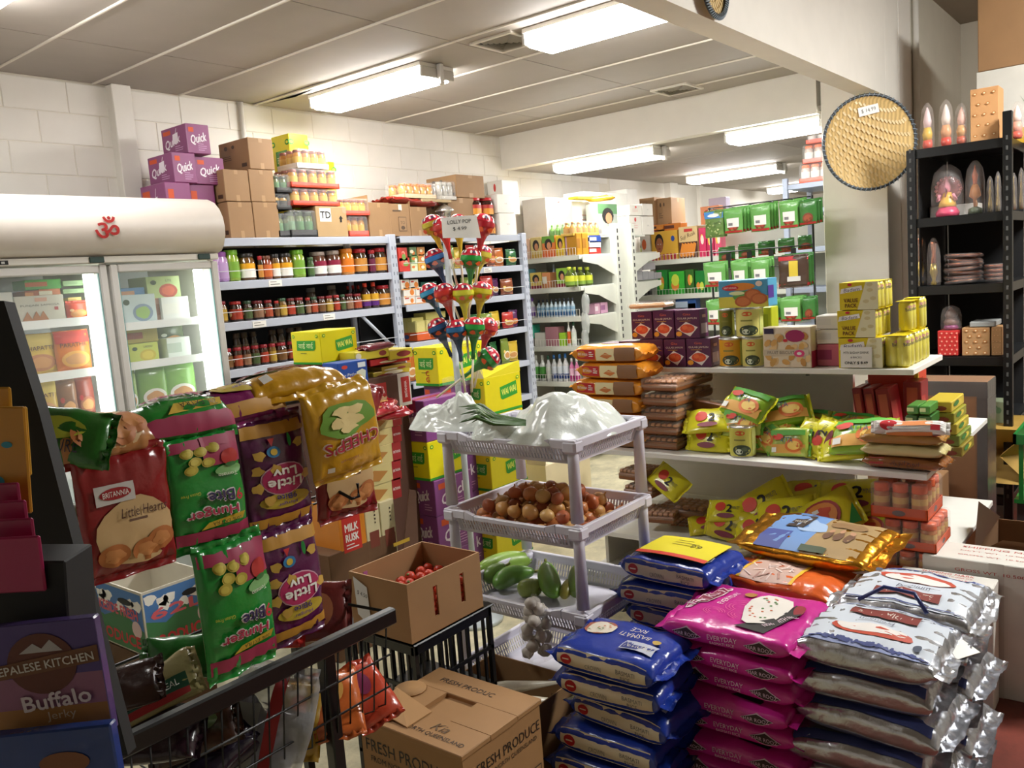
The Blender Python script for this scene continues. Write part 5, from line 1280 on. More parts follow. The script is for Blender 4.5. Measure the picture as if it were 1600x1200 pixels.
for px_ in (1105, 1262):
    y_ = sy(px_, 3.42, S1-.03); parts.append(('clip', M().lathe([(.008, S1-.034), (.008, S1-.022)], mat('5c5a56', 'gloss'), 8, 3.42, y_)))
thing('display_shelves', 'white laminate shelf unit stacked with noodles, sweets mix and tins', 'shelving', parts)
GL = 'purple dessert mix boxes'
XS = 3.40
def D_gulab(w, h):
    d = D(); d.poly([(-w*.42, -h*.18), (-w*.05, h*.08), (w*.42, -h*.12), (w*.1, -h*.44)], mat('e9e2dc', 'ink'))
    d.ell(0, -h*.16, w*.3, h*.16, mat('d9502c', 'ink'), n=12); d.ell(-w*.1, -h*.12, w*.12, h*.08, mat('e8703c', 'ink'), n=8); d.ell(w*.1, -h*.18, w*.12, h*.08, mat('e06634', 'ink'), n=8)
    d.text('Gits', 0, h*.34, h*.08, mat('e06a4a', 'ink'), w=w*.3); d.text('GULAB JAMUN', 0, h*.19, h*.085, mat('e6d6c4', 'ink'), w=w*.8); d.rect(-w*.3, h*.1, w*.15, h*.115, mat('d9a02c', 'ink'))
    d.ell(-w*.34, -h*.34, w*.13, h*.09, mat('e8a02a', 'ink'), n=8); return d
def D_gside(w, h):
    d = D(); d.rect(-w*.35, -h*.35, w*.35, h*.0, mat('b9a9b0', 'ink')); d.rect(-w*.2, h*.2, w*.2, h*.3, mat('c99a8c', 'ink')); return d
def gulab(pl, pr, yt, z0, label, d=.085, x=XS):
    Y1, Y0 = sy(pl, x, z0+.03), sy(pr, x, z0+.03); z1 = sz(yt, x, (Y0+Y1)/2)
    return carton((x, x+d, Y0+.001, Y1-.001, z0+.001, z1), '57204c', D_gulab, D_gside, label, 'food box', GL, name='dessert_mix_box', kind='gloss', bev=.002)
base = [(940, 967, 536), (968, 1001, 533), (1001, 1037, 530), (1038, 1072, 530), (1073, 1112, 529)]
for i, (a, b, t) in enumerate(base): gulab(a, b, t, S1, 'purple dessert mix box, %s from the orange rusk packs in the bottom row' % ORD[i])
z_ = sz(529, XS, sy(1090, XS, 1.1))
for i, (a, b, t) in enumerate([(987, 1020, 487), (1021, 1054, 485), (1055, 1094, 484)]): gulab(a, b, t, z_+.001, 'purple dessert mix box, %s from the orange rusk packs in the top row' % ORD[i])
gulab(1113, 1124, 526, S1, 'purple dessert mix box behind the yellow tins', x=XS+.1)
# clear lidded tray on top of them
tr = M().box(-.06, -.09, 0, .06, .09, .02, mat('c99a6a', 'film'), .008)
thing('sweet_tray', 'small clear tray of pink and tan sweets on the purple boxes', 'food tray', [('sweets', tr), ('lid', M().box(-.066, -.096, -.001, .066, .096, .03, mat('f0f0ee', 'wrap'), .01))], (XS+.05, sy(1020, XS, 1.3)+.03, sz(484, XS, 1.8)+.012), radians(8))
def tin_parts(r, h, top='e0c52c', lower='e9e6d2'):
    b = M().lathe([(r, .002), (r, h-.002)], mat('cfc8b4', 'metal'), 24)
    rm = M().lathe([(r*1.02, 0), (r*1.03, .003), (r*1.0, .006)], mat('b9b9b4', 'metal'), 24, cap=False).lathe([(r*1.0, h-.006), (r*1.03, h-.002), (r*1.02, h), (r*.94, h), (r*.94, h-.003), (0, h-.003)], mat('c9c9c4', 'metal'), 24, cap=False)
    lb = M().lathe([(r*1.008, h*.04), (r*1.008, h*.95)], mat(top, 'gloss'), 24, cap=False)
    d = D(); d.ell(-.1*r, h*.3, r*.4, h*.08, mat('d9642a', 'ink'), n=12); d.rect(-r*.6, h*.05, r*.3, h*.1, mat('8a8a3c', 'ink'), step=.01)
    d.ell(0, -h*.26, r*.75, h*.18, mat('3c4a34', 'ink'), n=16, rings=2); d.ell(-r*.2, -h*.3, r*.3, h*.09, mat('dfe6cf', 'ink'), n=10); d.ell(r*.2, -h*.22, r*.25, h*.07, mat('5c6a4c', 'ink'), n=8)
    d.rect(r*.9, -h*.42, r*1.7, h*.4, mat('c9cf7a', 'ink'), step=.01)
    def cyl(x, y, k): a = pi+radians(18)+x/r; return (cos(a)*r*(1.012+.003*k), sin(a)*r*(1.012+.003*k), h/2+y)
    return [('tin_body', b), ('rim', rm), ('paper_label', lb), ('printed_panel', M().dec(d, cyl))]
def tin(pl, pr, yt, z0, label, x=XS, top='d9c83a'):
    Y1, Y0 = sy(pl, x+.04, z0+.05), sy(pr, x+.04, z0+.05); r = (Y1-Y0)/2*.97; h = sz(yt, x, (Y0+Y1)/2)-z0
    return thing('food_tin', label, 'tin', tin_parts(r, h, top), (x+r, (Y0+Y1)/2, z0+.001), 0, 'yellow tins on the white shelves')
tin(1124, 1159, 530, S1, 'orange-topped yellow tin in the bottom row beside the purple boxes', top='e0a52c')
tin(1160, 1192, 529, S1, 'pale yellow tin in the bottom row beside the white biscuit carton', top='d9d27a')
z_ = sz(529, XS, sy(1150, XS, 1.15))
tin(1149, 1189, 482, z_+.001, 'pale yellow tin stacked in the upper row under the biscuit carton', top='d9d27a', x=XS+.01)
tin(1126, 1148, 484, z_+.001, 'olive tin half hidden in the upper row beside the stacked pale one', top='7a7a2c', x=XS+.03)
carton((XS+.11, XS+.19, sy(1204, XS+.1, 1.3), sy(1191, XS+.1, 1.3), z_-.0, sz(480, XS+.1, 1.4)), 'a9b41c', D_strip('8a9a1c'), None, 'lime green box behind the stacked yellow tins', 'food box', 'boxes on the top white shelf', name='food_box', kind='gloss')
carton((XS+.12, XS+.2, sy(1195, XS+.1, 1.3), sy(1160, XS+.1, 1.3), S1+.001, z_-.002), 'a9a01c', None, None, 'olive yellow box low behind the two bottom tins', 'food box', 'boxes on the top white shelf', name='food_box', kind='gloss')
zz = sz(481, XS, sy(1160, XS, 1.3))
def D_brit(w, h):
    d = D(); d.rect(-w*.5, -h*.5, w*.5, -h*.1, mat('d9d04a', 'ink')); d.ell(-w*.05, h*.25, w*.3, h*.14, mat('e08a2c', 'ink'), n=14); d.ell(w*.05, -h*.1, w*.26, h*.2, mat('5aa04a', 'ink'), n=12)
    for x_, y_ in ((.0, -.28), (.2, -.05), (.32, -.2)): d.ell(w*x_, h*y_, w*.17, h*.2, mat('b5602c', 'ink'), n=14); d.ell(w*x_, h*y_, w*.13, h*.15, mat('c8743a', 'ink'), n=12)
    d.ell(-w*.25, h*.22, w*.17, h*.1, mat('c9242c', 'ink'), n=12); d.text('BRITANNIA', -w*.25, h*.22, h*.06, WHITE, w=w*.26); d.ell(-w*.12, h*.02, w*.16, h*.07, mat('dfe9b0', 'ink'))
    d.ell(w*.33, h*.33, w*.07, h*.1, mat('f0d9c8', 'ink'), n=10); return d
a = [XS, XS+.1, sy(1201, XS, 1.35), sy(1124, XS, 1.35), zz+.001, sz(437, XS, sy(1160, XS, 1.35))]
carton(a, '4fa0c9', D_brit, D_strip('4a2a8a'), 'blue and yellow biscuit carton with round biscuits pictured, on top of the tins', 'biscuit box', 'boxes on the top white shelf', name='biscuit_box', kind='gloss')
def D_fruitb(w, h):
    d = D(); r = random.Random(4)
    for i in range(26): d.ell(r.uniform(-.44, .44)*w, r.uniform(-.44, .44)*h, w*.09, h*.07, mat(['e6c48a', 'd9a85c', 'c8924a'][i % 3], 'ink'), n=7, a0=r.uniform(0, 3))
    d.rect(-w*.5, -h*.2, w*.45, -h*.05, mat('cfc0a8', 'ink')); d.text('FRUIT BISCUITS', -w*.1, -h*.125, h*.07, mat('4a3a3a', 'ink'), w=w*.6)
    d.rect(-w*.46, h*.34, -w*.26, h*.47, mat('2a2044', 'ink')); d.ell(w*.18, h*.28, w*.2, h*.15, mat('a01e5c', 'ink'), n=14); d.ell(w*.26, -h*.15, w*.11, h*.09, mat('d9407a', 'ink'), n=12); d.ell(w*.26, -h*.15, w*.05, h*.04, WHITE, n=10)
    d.ell(-w*.02, h*.17, w*.05, h*.04, mat('c9242c', 'ink'), n=10); return d
a = [XS, XS+.075, sy(1268, XS, 1.15), sy(1193, XS, 1.15), S1+.001, sz(511, XS, sy(1230, XS, 1.15))]
carton(a, 'e9d9bd', D_fruitb, lambda w, h: D().rect(-w*.5, -h*.5, w*.5, -h*.1, mat('b01e4a', 'ink')), 'cream carton of fruit biscuits with a purple seal on the top white shelf', 'biscuit box', 'boxes on the top white shelf', name='biscuit_box', kind='gloss')
carton([a[0]+.076, a[1]+.13, a[2]+.01, a[3]-.01, S1+.001, a[5]-.01], 'dcb98a', None, None, 'second fruit biscuit carton standing directly behind the cream one', 'biscuit box', 'boxes on the top white shelf', name='biscuit_box', kind='gloss')
for i, (t, c) in enumerate(((543, 'b9586a'), (520, 'd9d4cc'), (498, 'd3cec6'))):
    z0 = S1 if i == 0 else zprev
    a = [XS+.05, XS+.17, sy(1309, XS, 1.15), sy(1270, XS, 1.15), z0+.002, sz(t-5, XS+.05, sy(1290, XS, 1.2))]; zprev = a[5]
    carton(a, c, D_strip('8a1e4a' if i == 0 else 'c9c6c0'), None, ['lowest, maroon-sided', 'middle, white', 'topmost, white'][i]+' flat biscuit carton beside the badam price card', 'biscuit box', 'boxes on the top white shelf', name='biscuit_box', kind='gloss')
# badam drink packs: yellow sleeves of six cans
def badam(sp, label, front=True, cansy=True):
    X0, X1, Y0, Y1, Z0, Z1 = sp; w_, d_, h_ = X1-X0, Y1-Y0, Z1-Z0
    Yc = mat('e2cb1c', 'gloss'); r = w_/4*.98
    sl = M()
    if front: sl.box(-w_/2, -d_/2+.004, 0, -w_/2+.001, d_/2-.004, h_, Yc)
    sl.box(w_/2-.001, -d_/2+.004, 0, w_/2, d_/2-.004, h_, Yc).box(-w_/2, -d_/2+.004, h_-.001, w_/2, d_/2-.004, h_, Yc).box(-w_/2, -d_/2+.004, 0, w_/2, d_/2-.004, .001, Yc)
    p = M()
    if front:
        d = D(); d.poly([(-d_*.02, -h_*.5), (d_*.5, -h_*.5), (d_*.5, h_*.5), (d_*.2, h_*.5)], mat('eae6c0', 'ink'))
        for x_, y_ in ((.3, .2), (.2, -.2), (.38, -.1), (.3, .4)): d.ell(d_*x_, h_*y_, d_*.08, h_*.07, mat('d9cf9a', 'ink'), n=8)
        d.poly([(-d_*.45, h_*.1), (d_*.12, h_*.22), (d_*.1, h_*.38), (-d_*.42, h_*.28)], WHITE); d.text('Badam', -d_*.15, h_*.24, h_*.13, mat('3a2470', 'ink'), w=d_*.4, rot=.08, shear=.2)
        d.ell(-d_*.2, h_*.42, d_*.06, h_*.05, mat('c9243a', 'ink'), n=10); d.text('VALUE', -d_*.18, -h_*.15, h_*.14, mat('6a3a14', 'ink'), w=d_*.36, bold=.03); d.text('PACK', -d_*.18, -h_*.34, h_*.14, mat('6a3a14', 'ink'), w=d_*.3, bold=.03)
        face(p, d, '-x', w_, d_-.008, h_)
    parts = [('card_sleeve', sl)]
    if p.v: parts.append(('printed_panel', p))
    can = M().lathe([(r*.85, .003), (r, .008), (r, h_-.014), (r*.8, h_-.004)], mat('d9cf5a', 'gloss'), 16).lathe([(r*.82, h_-.005), (r*.84, h_-.002), (r*.78, h_-.0025)], mat('c9c9c4', 'metal'), 16, cap=False)
    d = D(); d.poly([(-r*.9, -h_*.4), (r*.9, -h_*.4), (r*.9, h_*.02), (-r*.9, -h_*.1)], mat('e6e2d9', 'ink')); d.text('Badam', 0, h_*.22, h_*.11, mat('3a2470', 'ink'), w=r*1.3, rot=.1); d.ell(0, h_*.3, r*.5, h_*.05, mat('c98a9a', 'ink'), n=8, k=0)
    can.dec(d, lambda x, y, k: (cos(-pi*.72+x/r)*r*(1.01+.004*k), sin(-pi*.72+x/r)*r*(1.01+.004*k), h_/2+y))
    cm = can.mesh('can'); ny = max(1, int(round(d_/(2*r))))
    for i in (0, 1):
        for j in range(ny):
            if j in (0, ny-1): parts.append(('can', cm, ('at', (-w_/4+i*w_/2, -d_/2+d_/ny*(j+.5), .001))))
    return tthing('drink_pack', label, 'drink pack', parts, ((X0+X1)/2, (Y0+Y1)/2, Z0), 0, 'yellow badam drink packs')
def bspec(pl, pr, yt, z0, x=XS, d=.105):
    Y1, Y0 = sy(pl, x, z0+.05), sy(pr, x, z0+.05); return [x, x+d, Y0, Y1, z0+.001, sz(yt, x, (Y0+Y1)/2)]
q = bspec(1309, 1379, 528, S1); badam(q, 'yellow can pack behind the badam price card, bottom row'); b0 = q
q = bspec(1307, 1368, 485, b0[5]+.001); badam(q, 'yellow value pack of badam cans in the middle row above the price card'); b1_ = q
q = bspec(1310, 1372, 441, b1_[5]+.001); badam(q, 'yellow value pack of badam cans, topmost above the price card')
badam([XS+.11, XS+.215, q[2], q[3], b1_[5]+.001, q[5]+.0], 'yellow can pack right behind the topmost badam pack')
q2 = [XS+.02, XS+.125, sy(1416, XS, 1.15), sy(1381, XS, 1.15), S1+.001, sz(526, XS, .95)]; badam(q2, 'yellow pack showing two can fronts at the shelf corner', front=False)
badam([XS+.14, XS+.245, q2[2]+.0, q2[3]+.0, S1+.001, q2[5]], 'yellow can pack behind the corner pack, bottom row')
badam([XS+.26, XS+.365, q2[2], q2[3], S1+.001, q2[5]], 'yellow can pack deepest on the shelf corner, bottom row', front=False)
badam([XS+.12, XS+.225, b1_[2]-.0, b1_[3], b0[5]+.001, b1_[5]], 'yellow can pack behind the middle value pack')
badam([XS+.16, XS+.265, q2[2]+.01, q2[3]+.0, q2[5]+.002, q2[5]+(q2[5]-S1)-.002], 'yellow can pack with cans showing in the second row at the corner', front=False)
badam([XS+.28, XS+.37, q2[2]+.01, q2[3]+.0, q2[5]+.002, q2[5]+(q2[5]-S1)+.003], 'farthest upper yellow can pack at the shelf corner', front=False)
d = D(); d.rect(-.055, -.04, .055, .04, WHITE); d.text('MTR BADAM DRINK', 0, .018, .009, BLACK, w=.094); d.text('6 PACKS', 0, 0, .007, BLACK, w=.04); d.text('ONLY $ 8.49', 0, -.022, .012, BLACK, w=.085, bold=.03)
yc = (b0[2]+b0[3])/2+.02
cd = M().box(-.001, -.058, -.04, 0, .058, .04, WHITE); pm = M().dec(d, lambda x, y, k: (-.0014-.0003*k, -x, y))
thing('price_card', 'white card reading MTR BADAM DRINK with the price 8.49', 'price card', [('card', cd), ('lettering', pm)], (XS-.012, yc-.01, S1+.045), (0, radians(4), radians(4)))
# rusk packs and cookie trays stacked at the end
def D_ruskside(w, h):
    d = D(); d.rect(-w*.42, -h*.3, -w*.16, h*.3, mat('c42a2a', 'ink'), step=.05); d.text('BRITANNIA', -w*.33, 0, h*.16, WHITE, w=w*.14); lines(d, -w*.24, -w*.17, h*.12, 3, WHITE, h*.12, h*.05)
    d.rect(-w*.14, -h*.36, w*.12, h*.36, mat('e6d9a8', 'ink'), step=.05); d.poly([(-w*.08, -h*.1), (w*.02, -h*.25), (w*.1, -h*.05), (w*.0, h*.12)], mat('c9763a', 'ink'))
    d.rect(w*.12, -h*.4, w*.4, h*.4, mat('8a6240', 'ink'), step=.05); d.rect(w*.25, -h*.4, w*.262, h*.4, mat('5a3a22', 'ink')); return d
rb = Bag(.36, .16, .078, n=4, m=9, fin=.02, seed=3, wr=.003, nu=24, pinch=.02)
rp = bagparts(rb, 'e0922a', None, D_ruskside(.36, .078))
z0 = S2
p_ = P(965, 590, x=XF+.04)
stk = []
zz = S2+.001
names = ['lowest', 'second', 'third', 'fourth', 'fifth', 'topmost']
tops = [None]*6
zt_ = sz(541, XF+.04, 2.0); n_ = 6; hh = (zt_-S2)/n_
for i in range(n_):
    yc = sy(965 if i > 3 else 955, XF+.1, 1.0)-(.0 if i != 5 else -.02)
    thing('rusk_pack', '%s long orange rusk pack of the stack beside the purple boxes' % names[i], 'rusk pack', rp, (XF+.13, yc, zz), orient(0, 0, 2 if i % 2 else -3), 'orange rusk packs', scale=(1, 1, hh/.078)); zz += hh
ct_b = M().box(-.15, -.11, 0, .15, .11, .03, mat('8f5a34', 'gloss'), .006)
for i in range(6):
    for j in range(4): ct_b.box(-.145+i*.049, -.105+j*.054, .03, -.102+i*.049, -.058+j*.054, .046, mat('b87c4c', 'gloss'), .006)
ctl = M().box(-.158, -.118, .012, .158, .118, .06, mat('e6dccb', 'wrap'), .012).box(-.165, -.125, .02, .165, .125, .024, mat('e6dccb', 'wrap'))
cks = M()
for i in range(9):
    cks.box(-.146+i*.033, -.114, .006, -.118+i*.033, -.108, .03, mat('b87a4a', 'gloss'), .003)
ctp = proto([('cookies', ct_b), ('biscuit_edge', cks), ('clear_lid', ctl)])
zt1 = sz(590, XF+.06, sy(1045, XF+.06, 1))
for i in range(5):
    yc = sy(1035+i*1.0, XF+.1, .9)
    hh = (zt1-S2)/5
    thing('cookie_tray', '%s clear cookie tray of the stack of five by the orange rusk packs' % ['lowest', 'second lowest', 'middle', 'second highest', 'topmost'][i], 'cookie tray', ctp, (XF+.24, yc-.0, S2+.002+i*hh), (0, 0, radians(90)), 'clear cookie trays', scale=(.55, 1.6, hh/.062))
yl = sy(1072, XF+.1, S2+.1)
thing('cookie_tray', 'clear tray of cookies leaning on edge against the stack', 'cookie tray', ctp, (XF+.22, yl-.0, S2+.11), (radians(90), radians(-6), radians(80)), 'clear cookie trays', scale=(.9, .8, .9))
# noodle packs
def D_mag(c2='57a83a', txt='ATTA'):
    def f(w, h):
        d = D(); d.rect(-w*.48, -h*.44, w*.48, -h*.1, mat('d9a24a', 'ink'), step=.02); d.ell(w*.18, -h*.14, w*.24, h*.26, mat('d9702c', 'ink'), rings=2); d.ell(w*.18, -h*.14, w*.17, h*.17, mat('e6c05a', 'ink'), rings=1)
        d.rect(-w*.48, h*.24, w*.48, h*.44, mat(c2, 'ink'), step=.02); d.ell(-w*.26, h*.18, w*.15, h*.12, mat('cf3a24', 'ink'), rings=1); d.text(txt, -w*.02, h*.06, h*.2, mat('3a5a6a', 'ink'), w=w*.34)
        d.rect(-w*.44, -h*.4, -w*.3, -h*.22, mat('e3e3dc', 'ink')); return d
    return f
def D_mag2(w, h):
    d = D(); d.ell(-w*.18, h*.05, w*.15, h*.22, mat('d9402a', 'ink'), rings=1); d.text('2', w*.08, -h*.02, h*.34, BLACK, bold=.05); d.text('MINUTE', w*.26, h*.0, h*.15, mat('5a5a58', 'ink'), w=w*.2)
    d.ell(w*.0, -h*.36, w*.25, h*.1, mat('8a3a4a', 'ink')); return d
def D_soup(w, h):
    d = D(); d.ell(0, -h*.02, w*.3, h*.36, mat('a8322a', 'ink'), rings=2); d.ell(0, -h*.02, w*.25, h*.3, mat('e08a2c', 'ink'), rings=2); d.ell(w*.02, 0, w*.14, h*.16, mat('d9502a', 'ink'), rings=1, wob=.3); d.rect(-w*.1, h*.05, w*.0, h*.14, WHITE)
    d.poly([(w*.3, -h*.44), (w*.48, -h*.44), (w*.48, h*.0)], mat('2f8a3a', 'ink')); return d
def NB(L, W, T, seed, wr=.004): return Bag(L, W, T, n=2.6, m=4, fin=.014, seed=seed, wr=wr, nu=12, nt=16, pinch=.03)
mb = [NB(.2, .14, .06, 1), NB(.2, .14, .055, 2), NB(.15, .11, .035, 3), NB(.14, .1, .03, 4)]
MG = [bagparts(mb[0], '8fb832', D_mag()(.19, .13), None, fin='d9d826'), bagparts(mb[1], 'a6b446', D_mag('3f9a3c', 'OATS')(.19, .13)), bagparts(mb[2], 'a9b84a', D_mag('4f9a2c')(.14, .1), fin='6aa83a'), bagparts(mb[3], 'dcd62a', D_mag2(.13, .09))]
MY = [bagparts(mb[0], 'dfd628', D_mag2(.19, .13)), bagparts(mb[1], 'd4c62c', D_mag2(.19, .13)), bagparts(mb[0], 'd9cf2a', D_soup(.2, .14))]
def lay(pr_, px, py, x, th, roll, yaw, label, group, name='noodle_pack', cat='noodle pack', sc_=1, dz=0):
    p = P(px, py, x=x); R_ = orient(th, roll, yaw).to_matrix(); T_ = .03
    c = p-R_ @ Vector((0, 0, T_)); lo = min((R_ @ v.co).z for v in pr_[0][1].vertices)*sc_
    if group: c.z = max(c.z, (S3 if group == GN3 else S2)+.001-lo)
    return thing(name, label, cat, pr_, c, orient(th, roll, yaw), group, sc_)
GN3 = 'yellow noodle packs on the lowest white shelf'
GN = 'green and yellow noodle packs on the middle white shelf'
xa = XF+.1
for (px, py, dx, i, th, roll, yaw, s_, l) in [
    (1108, 655, .02, 3, 35, 8, 5, 1.35, 'yellow pack with number two print, upper of the pair by the leaning tray'), (1108, 692, .0, 3, 62, 2, -4, 1.3, 'creased yellow pack lying under the numbered one by the leaning tray'),
    (1108, 640, .22, 1, 20, 3, 8, .9, 'tan and red pack behind the yellow pair by the leaning tray'),
    (1168, 633, .08, 0, 42, -14, -8, 1.05, 'big green atta noodle pack topping the pile above the tin'), (1158, 658, .02, 2, 60, 4, 0, 1.1, 'green-edged pack just above the lone tin'),
    (1222, 645, .12, 0, 38, 16, 10, 1.08, 'big green noodle pack with orange bowl sliding down the pile'), (1208, 668, .06, 2, 48, 28, 10, 1.1, 'green pack wedged at a slant under the orange bowl pack'),
    (1254, 662, .18, 1, 30, 10, -6, 1.1, 'olive green pack at the back of the pile'), (1196, 690, .03, 2, 60, -40, 0, 1.0, 'green pack on end to the side of the lone tin'), (1226, 688, .04, 2, 48, -8, 6, 1.0, 'small green pack with red curry print in mid pile'),
    (1232, 705, .0, 2, 70, 4, -4, 1.05, 'small green pack with white barcode at the front of the pile'), (1200, 706, .02, 2, 70, -4, 6, .95, 'dark-ended green pack low beside the lone tin'),
    (1264, 700, .02, 3, 62, 80, 0, 1.0, 'yellow and green pack standing on its side, nearer the tin'), (1284, 702, .02, 3, 60, 74, -8, 1.05, 'yellow and green pack standing on its side, nearer the toast packs'),
    (1284, 674, .14, 1, 35, 25, 0, .95, 'bronze-green pack slanting behind the upright pair'), (1305, 682, .12, 1, 30, 35, 10, 1.0, 'bronze noodle pack leaning in the middle of the shelf'),
    (1348, 683, .03, 0, 38, 12, -6, 1.15, 'large green atta noodle pack in front of the red boxes'), (1318, 712, .0, 3, 50, 10, 4, 1.2, 'bright yellow pack at the shelf edge before the toast packs'), (1330, 660, .2, 1, 25, 0, 0, .9, 'green-cornered pack tucked behind the large atta pack')]:
    lay(MG[i], px, py, xa+dx, th, roll, yaw, l, GN, sc_=s_)
tin(1140, 1178, 668, S2, 'lone yellow tin with olive picture standing on the middle white shelf', x=XF+.03, top='d0cc5c')
# red boxes leaning
def D_redb(w, h):
    d = D(); d.rect(-w*.42, -h*.46, w*.42, -h*.12, mat('cfcac6', 'ink')); lines(d, -w*.3, w*.3, -h*.2, 5, mat('8a8684', 'ink'), h*.045, h*.012); d.rect(-w*.3, h*.0, w*.3, h*.4, mat('b5553a', 'ink')); return d
xr = 3.55
for i, (a, b, t) in enumerate([(1342, 1358, 592), (1359, 1377, 590), (1378, 1402, 588)]):
    z0 = S2; Y1, Y0 = sy(a, xr, z0+.1), sy(b, xr, z0+.1)
    o = carton((xr, xr+.14, Y0+.002, Y1-.002, z0+.002, z0+.235), '8f1d24', D_redb, D_strip('a83a34'), '%s dark red box leaning in the row of three beneath the corner cans' % ORD[i], 'food box', 'dark red boxes', name='food_box', kind='gloss')
    o.rotation_euler = (radians(-7), 0, 0)
carton((xr+.16, xr+.28, sy(1424, xr, .95), sy(1395, xr, .95), S2+.002, S2+.24), '8a1a20', D_redb, D_strip('a83a34'), 'dark red box deeper behind the leaning three', 'food box', 'dark red boxes', name='food_box', kind='gloss')
yb = M(); 
carton((3.84, 4.0, sy(1430, 3.8, .95), sy(1352, 3.8, .95), S2+.001, S1-.025), 'c43a1e', None, D_strip('a83a1c'), 'red-orange display box with yellow rim under the shelf corner', 'box', None, name='display_box', kind='gloss',
       extra=lambda w_, d_, h_: [('yellow_rim', M().box(-w_/2-.002, -d_/2-.002, h_-.02, w_/2, d_/2+.002, h_+.001, mat('e6c01e', 'gloss'), .002).box(-w_/2-.003, -d_/2-.003, 0, -w_/2+.012, -d_/2+.012, h_, mat('e6c01e', 'gloss')))])
# toast packs and small boxes at the corner
tb_ = Bag(.27, .16, .045, n=3, m=8, fin=.012, seed=8, wr=.004)
def D_toast(w, h):
    d = D(); d.rect(-w*.4, -h*.36, -w*.22, h*.36, mat('a8322a', 'ink'), step=.03); d.text('كريك جيك', w*.05, 0, h*.5, BLACK, w=w*.36); return d
for i, (c, dd, l) in enumerate((('8a5428', D_toast(.27, .045), 'brown roll pack with Arabic lettering at the corner of the middle white shelf'), ('cfc28a', None, 'pale cream roll pack above the one with Arabic lettering'), ('a5783a', None, 'golden brown roll pack under the white-wrapped crackers'))):
    thing('biscuit_packet', l, 'biscuit packet', bagparts(tb_, c, None, dd), (XF+.1, sy(1412-i*2, XF+.05, S2+.03), S2+.002+i*.044), orient(0, 0, -3+3*i), 'roll packs at the shelf corner')
wb_ = Bag(.2, .05, .05, n=2.4, m=5, fin=.016, seed=18, wr=.004)
dd = D(); dd.rect(-.09, -.004, .06, .016, mat('e08a4a', 'ink'), step=.03); dd.rect(.055, -.018, .085, .0, mat('c42a34', 'ink')); lines(dd, -.08, .02, -.008, 2, mat('7a7874', 'ink'), .008, .002)
thing('biscuit_packet', 'white cracker packet with orange stripe lying on the roll packs', 'biscuit packet', bagparts(wb_, 'e9e6e0', dd, dd), (XF+.06, sy(1430, XF+.05, S2+.15), S2+.138), orient(50, 3, 0), 'roll packs at the shelf corner')
rb2 = Bag(.1, .05, .05, n=2.2, m=4, fin=.012, seed=19, wr=.004)
thing('biscuit_packet', 'small round-printed red and white packet end beside the white crackers', 'biscuit packet', bagparts(rb2, 'd9d2cc', D().ell(0, 0, .03, .02, mat('c4242c', 'ink')), None), (XF+.06, sy(1388, XF+.05, S2+.15), S2+.14), orient(55, 0, 12), 'roll packs at the shelf corner')
for i, (a, b, c, z0, h_, dx) in enumerate([(1414, 1432, '3f7a2c', .185, .035, .1), (1434, 1450, '4a8a34', .185, .035, .1), (1412, 1430, '2f5a2a', .14, .04, .12), (1432, 1452, '356a2c', .14, .04, .12)]):
    Y1, Y0 = sy(a, XF+dx, S2+.16), sy(b, XF+dx, S2+.16)
    carton((XF+dx+.03, XF+dx+.16, Y0, Y1, S2+z0+.004, S2+z0+h_), c, D_strip('c9d9a0'), None, '%s small green tea box behind the white crackers' % ORD[i], 'food box', 'small green tea boxes', name='tea_box', kind='gloss')
for i in range(5):
    Y0 = sy(1494-i*4, XF+.2, S2+.1)
    carton((XF+.3+.12*0, XF+.52, Y0-.0, Y0+.09, S2+.001+i*.042, S2+.041+i*.042), ['8a7a2c', '7a8a3a', 'b9a83a', '94902c', 'd0b83c'][i], D_blob('c9a03a', '8a3a24'), D_blob('b0302a', 'd9c34a', '3f7a3a'), '%s yellow-green soup box stacked behind the roll packs' % ['lowest', 'second', 'third', 'fourth', 'topmost'][i], 'food box', 'stacked soup boxes', name='soup_box', kind='gloss')
carton((XF+.62, XF+.65, sy(1502, XF+.62, S2+.1), sy(1490, XF+.62, S2+.1), S2+.001, sz(621, XF+.62, .75)), '8a3a1c', None, D_strip('c42a1c'), 'thin tall rust-red box standing at the back corner of the shelf', 'box', None, name='incense_box', kind='gloss')
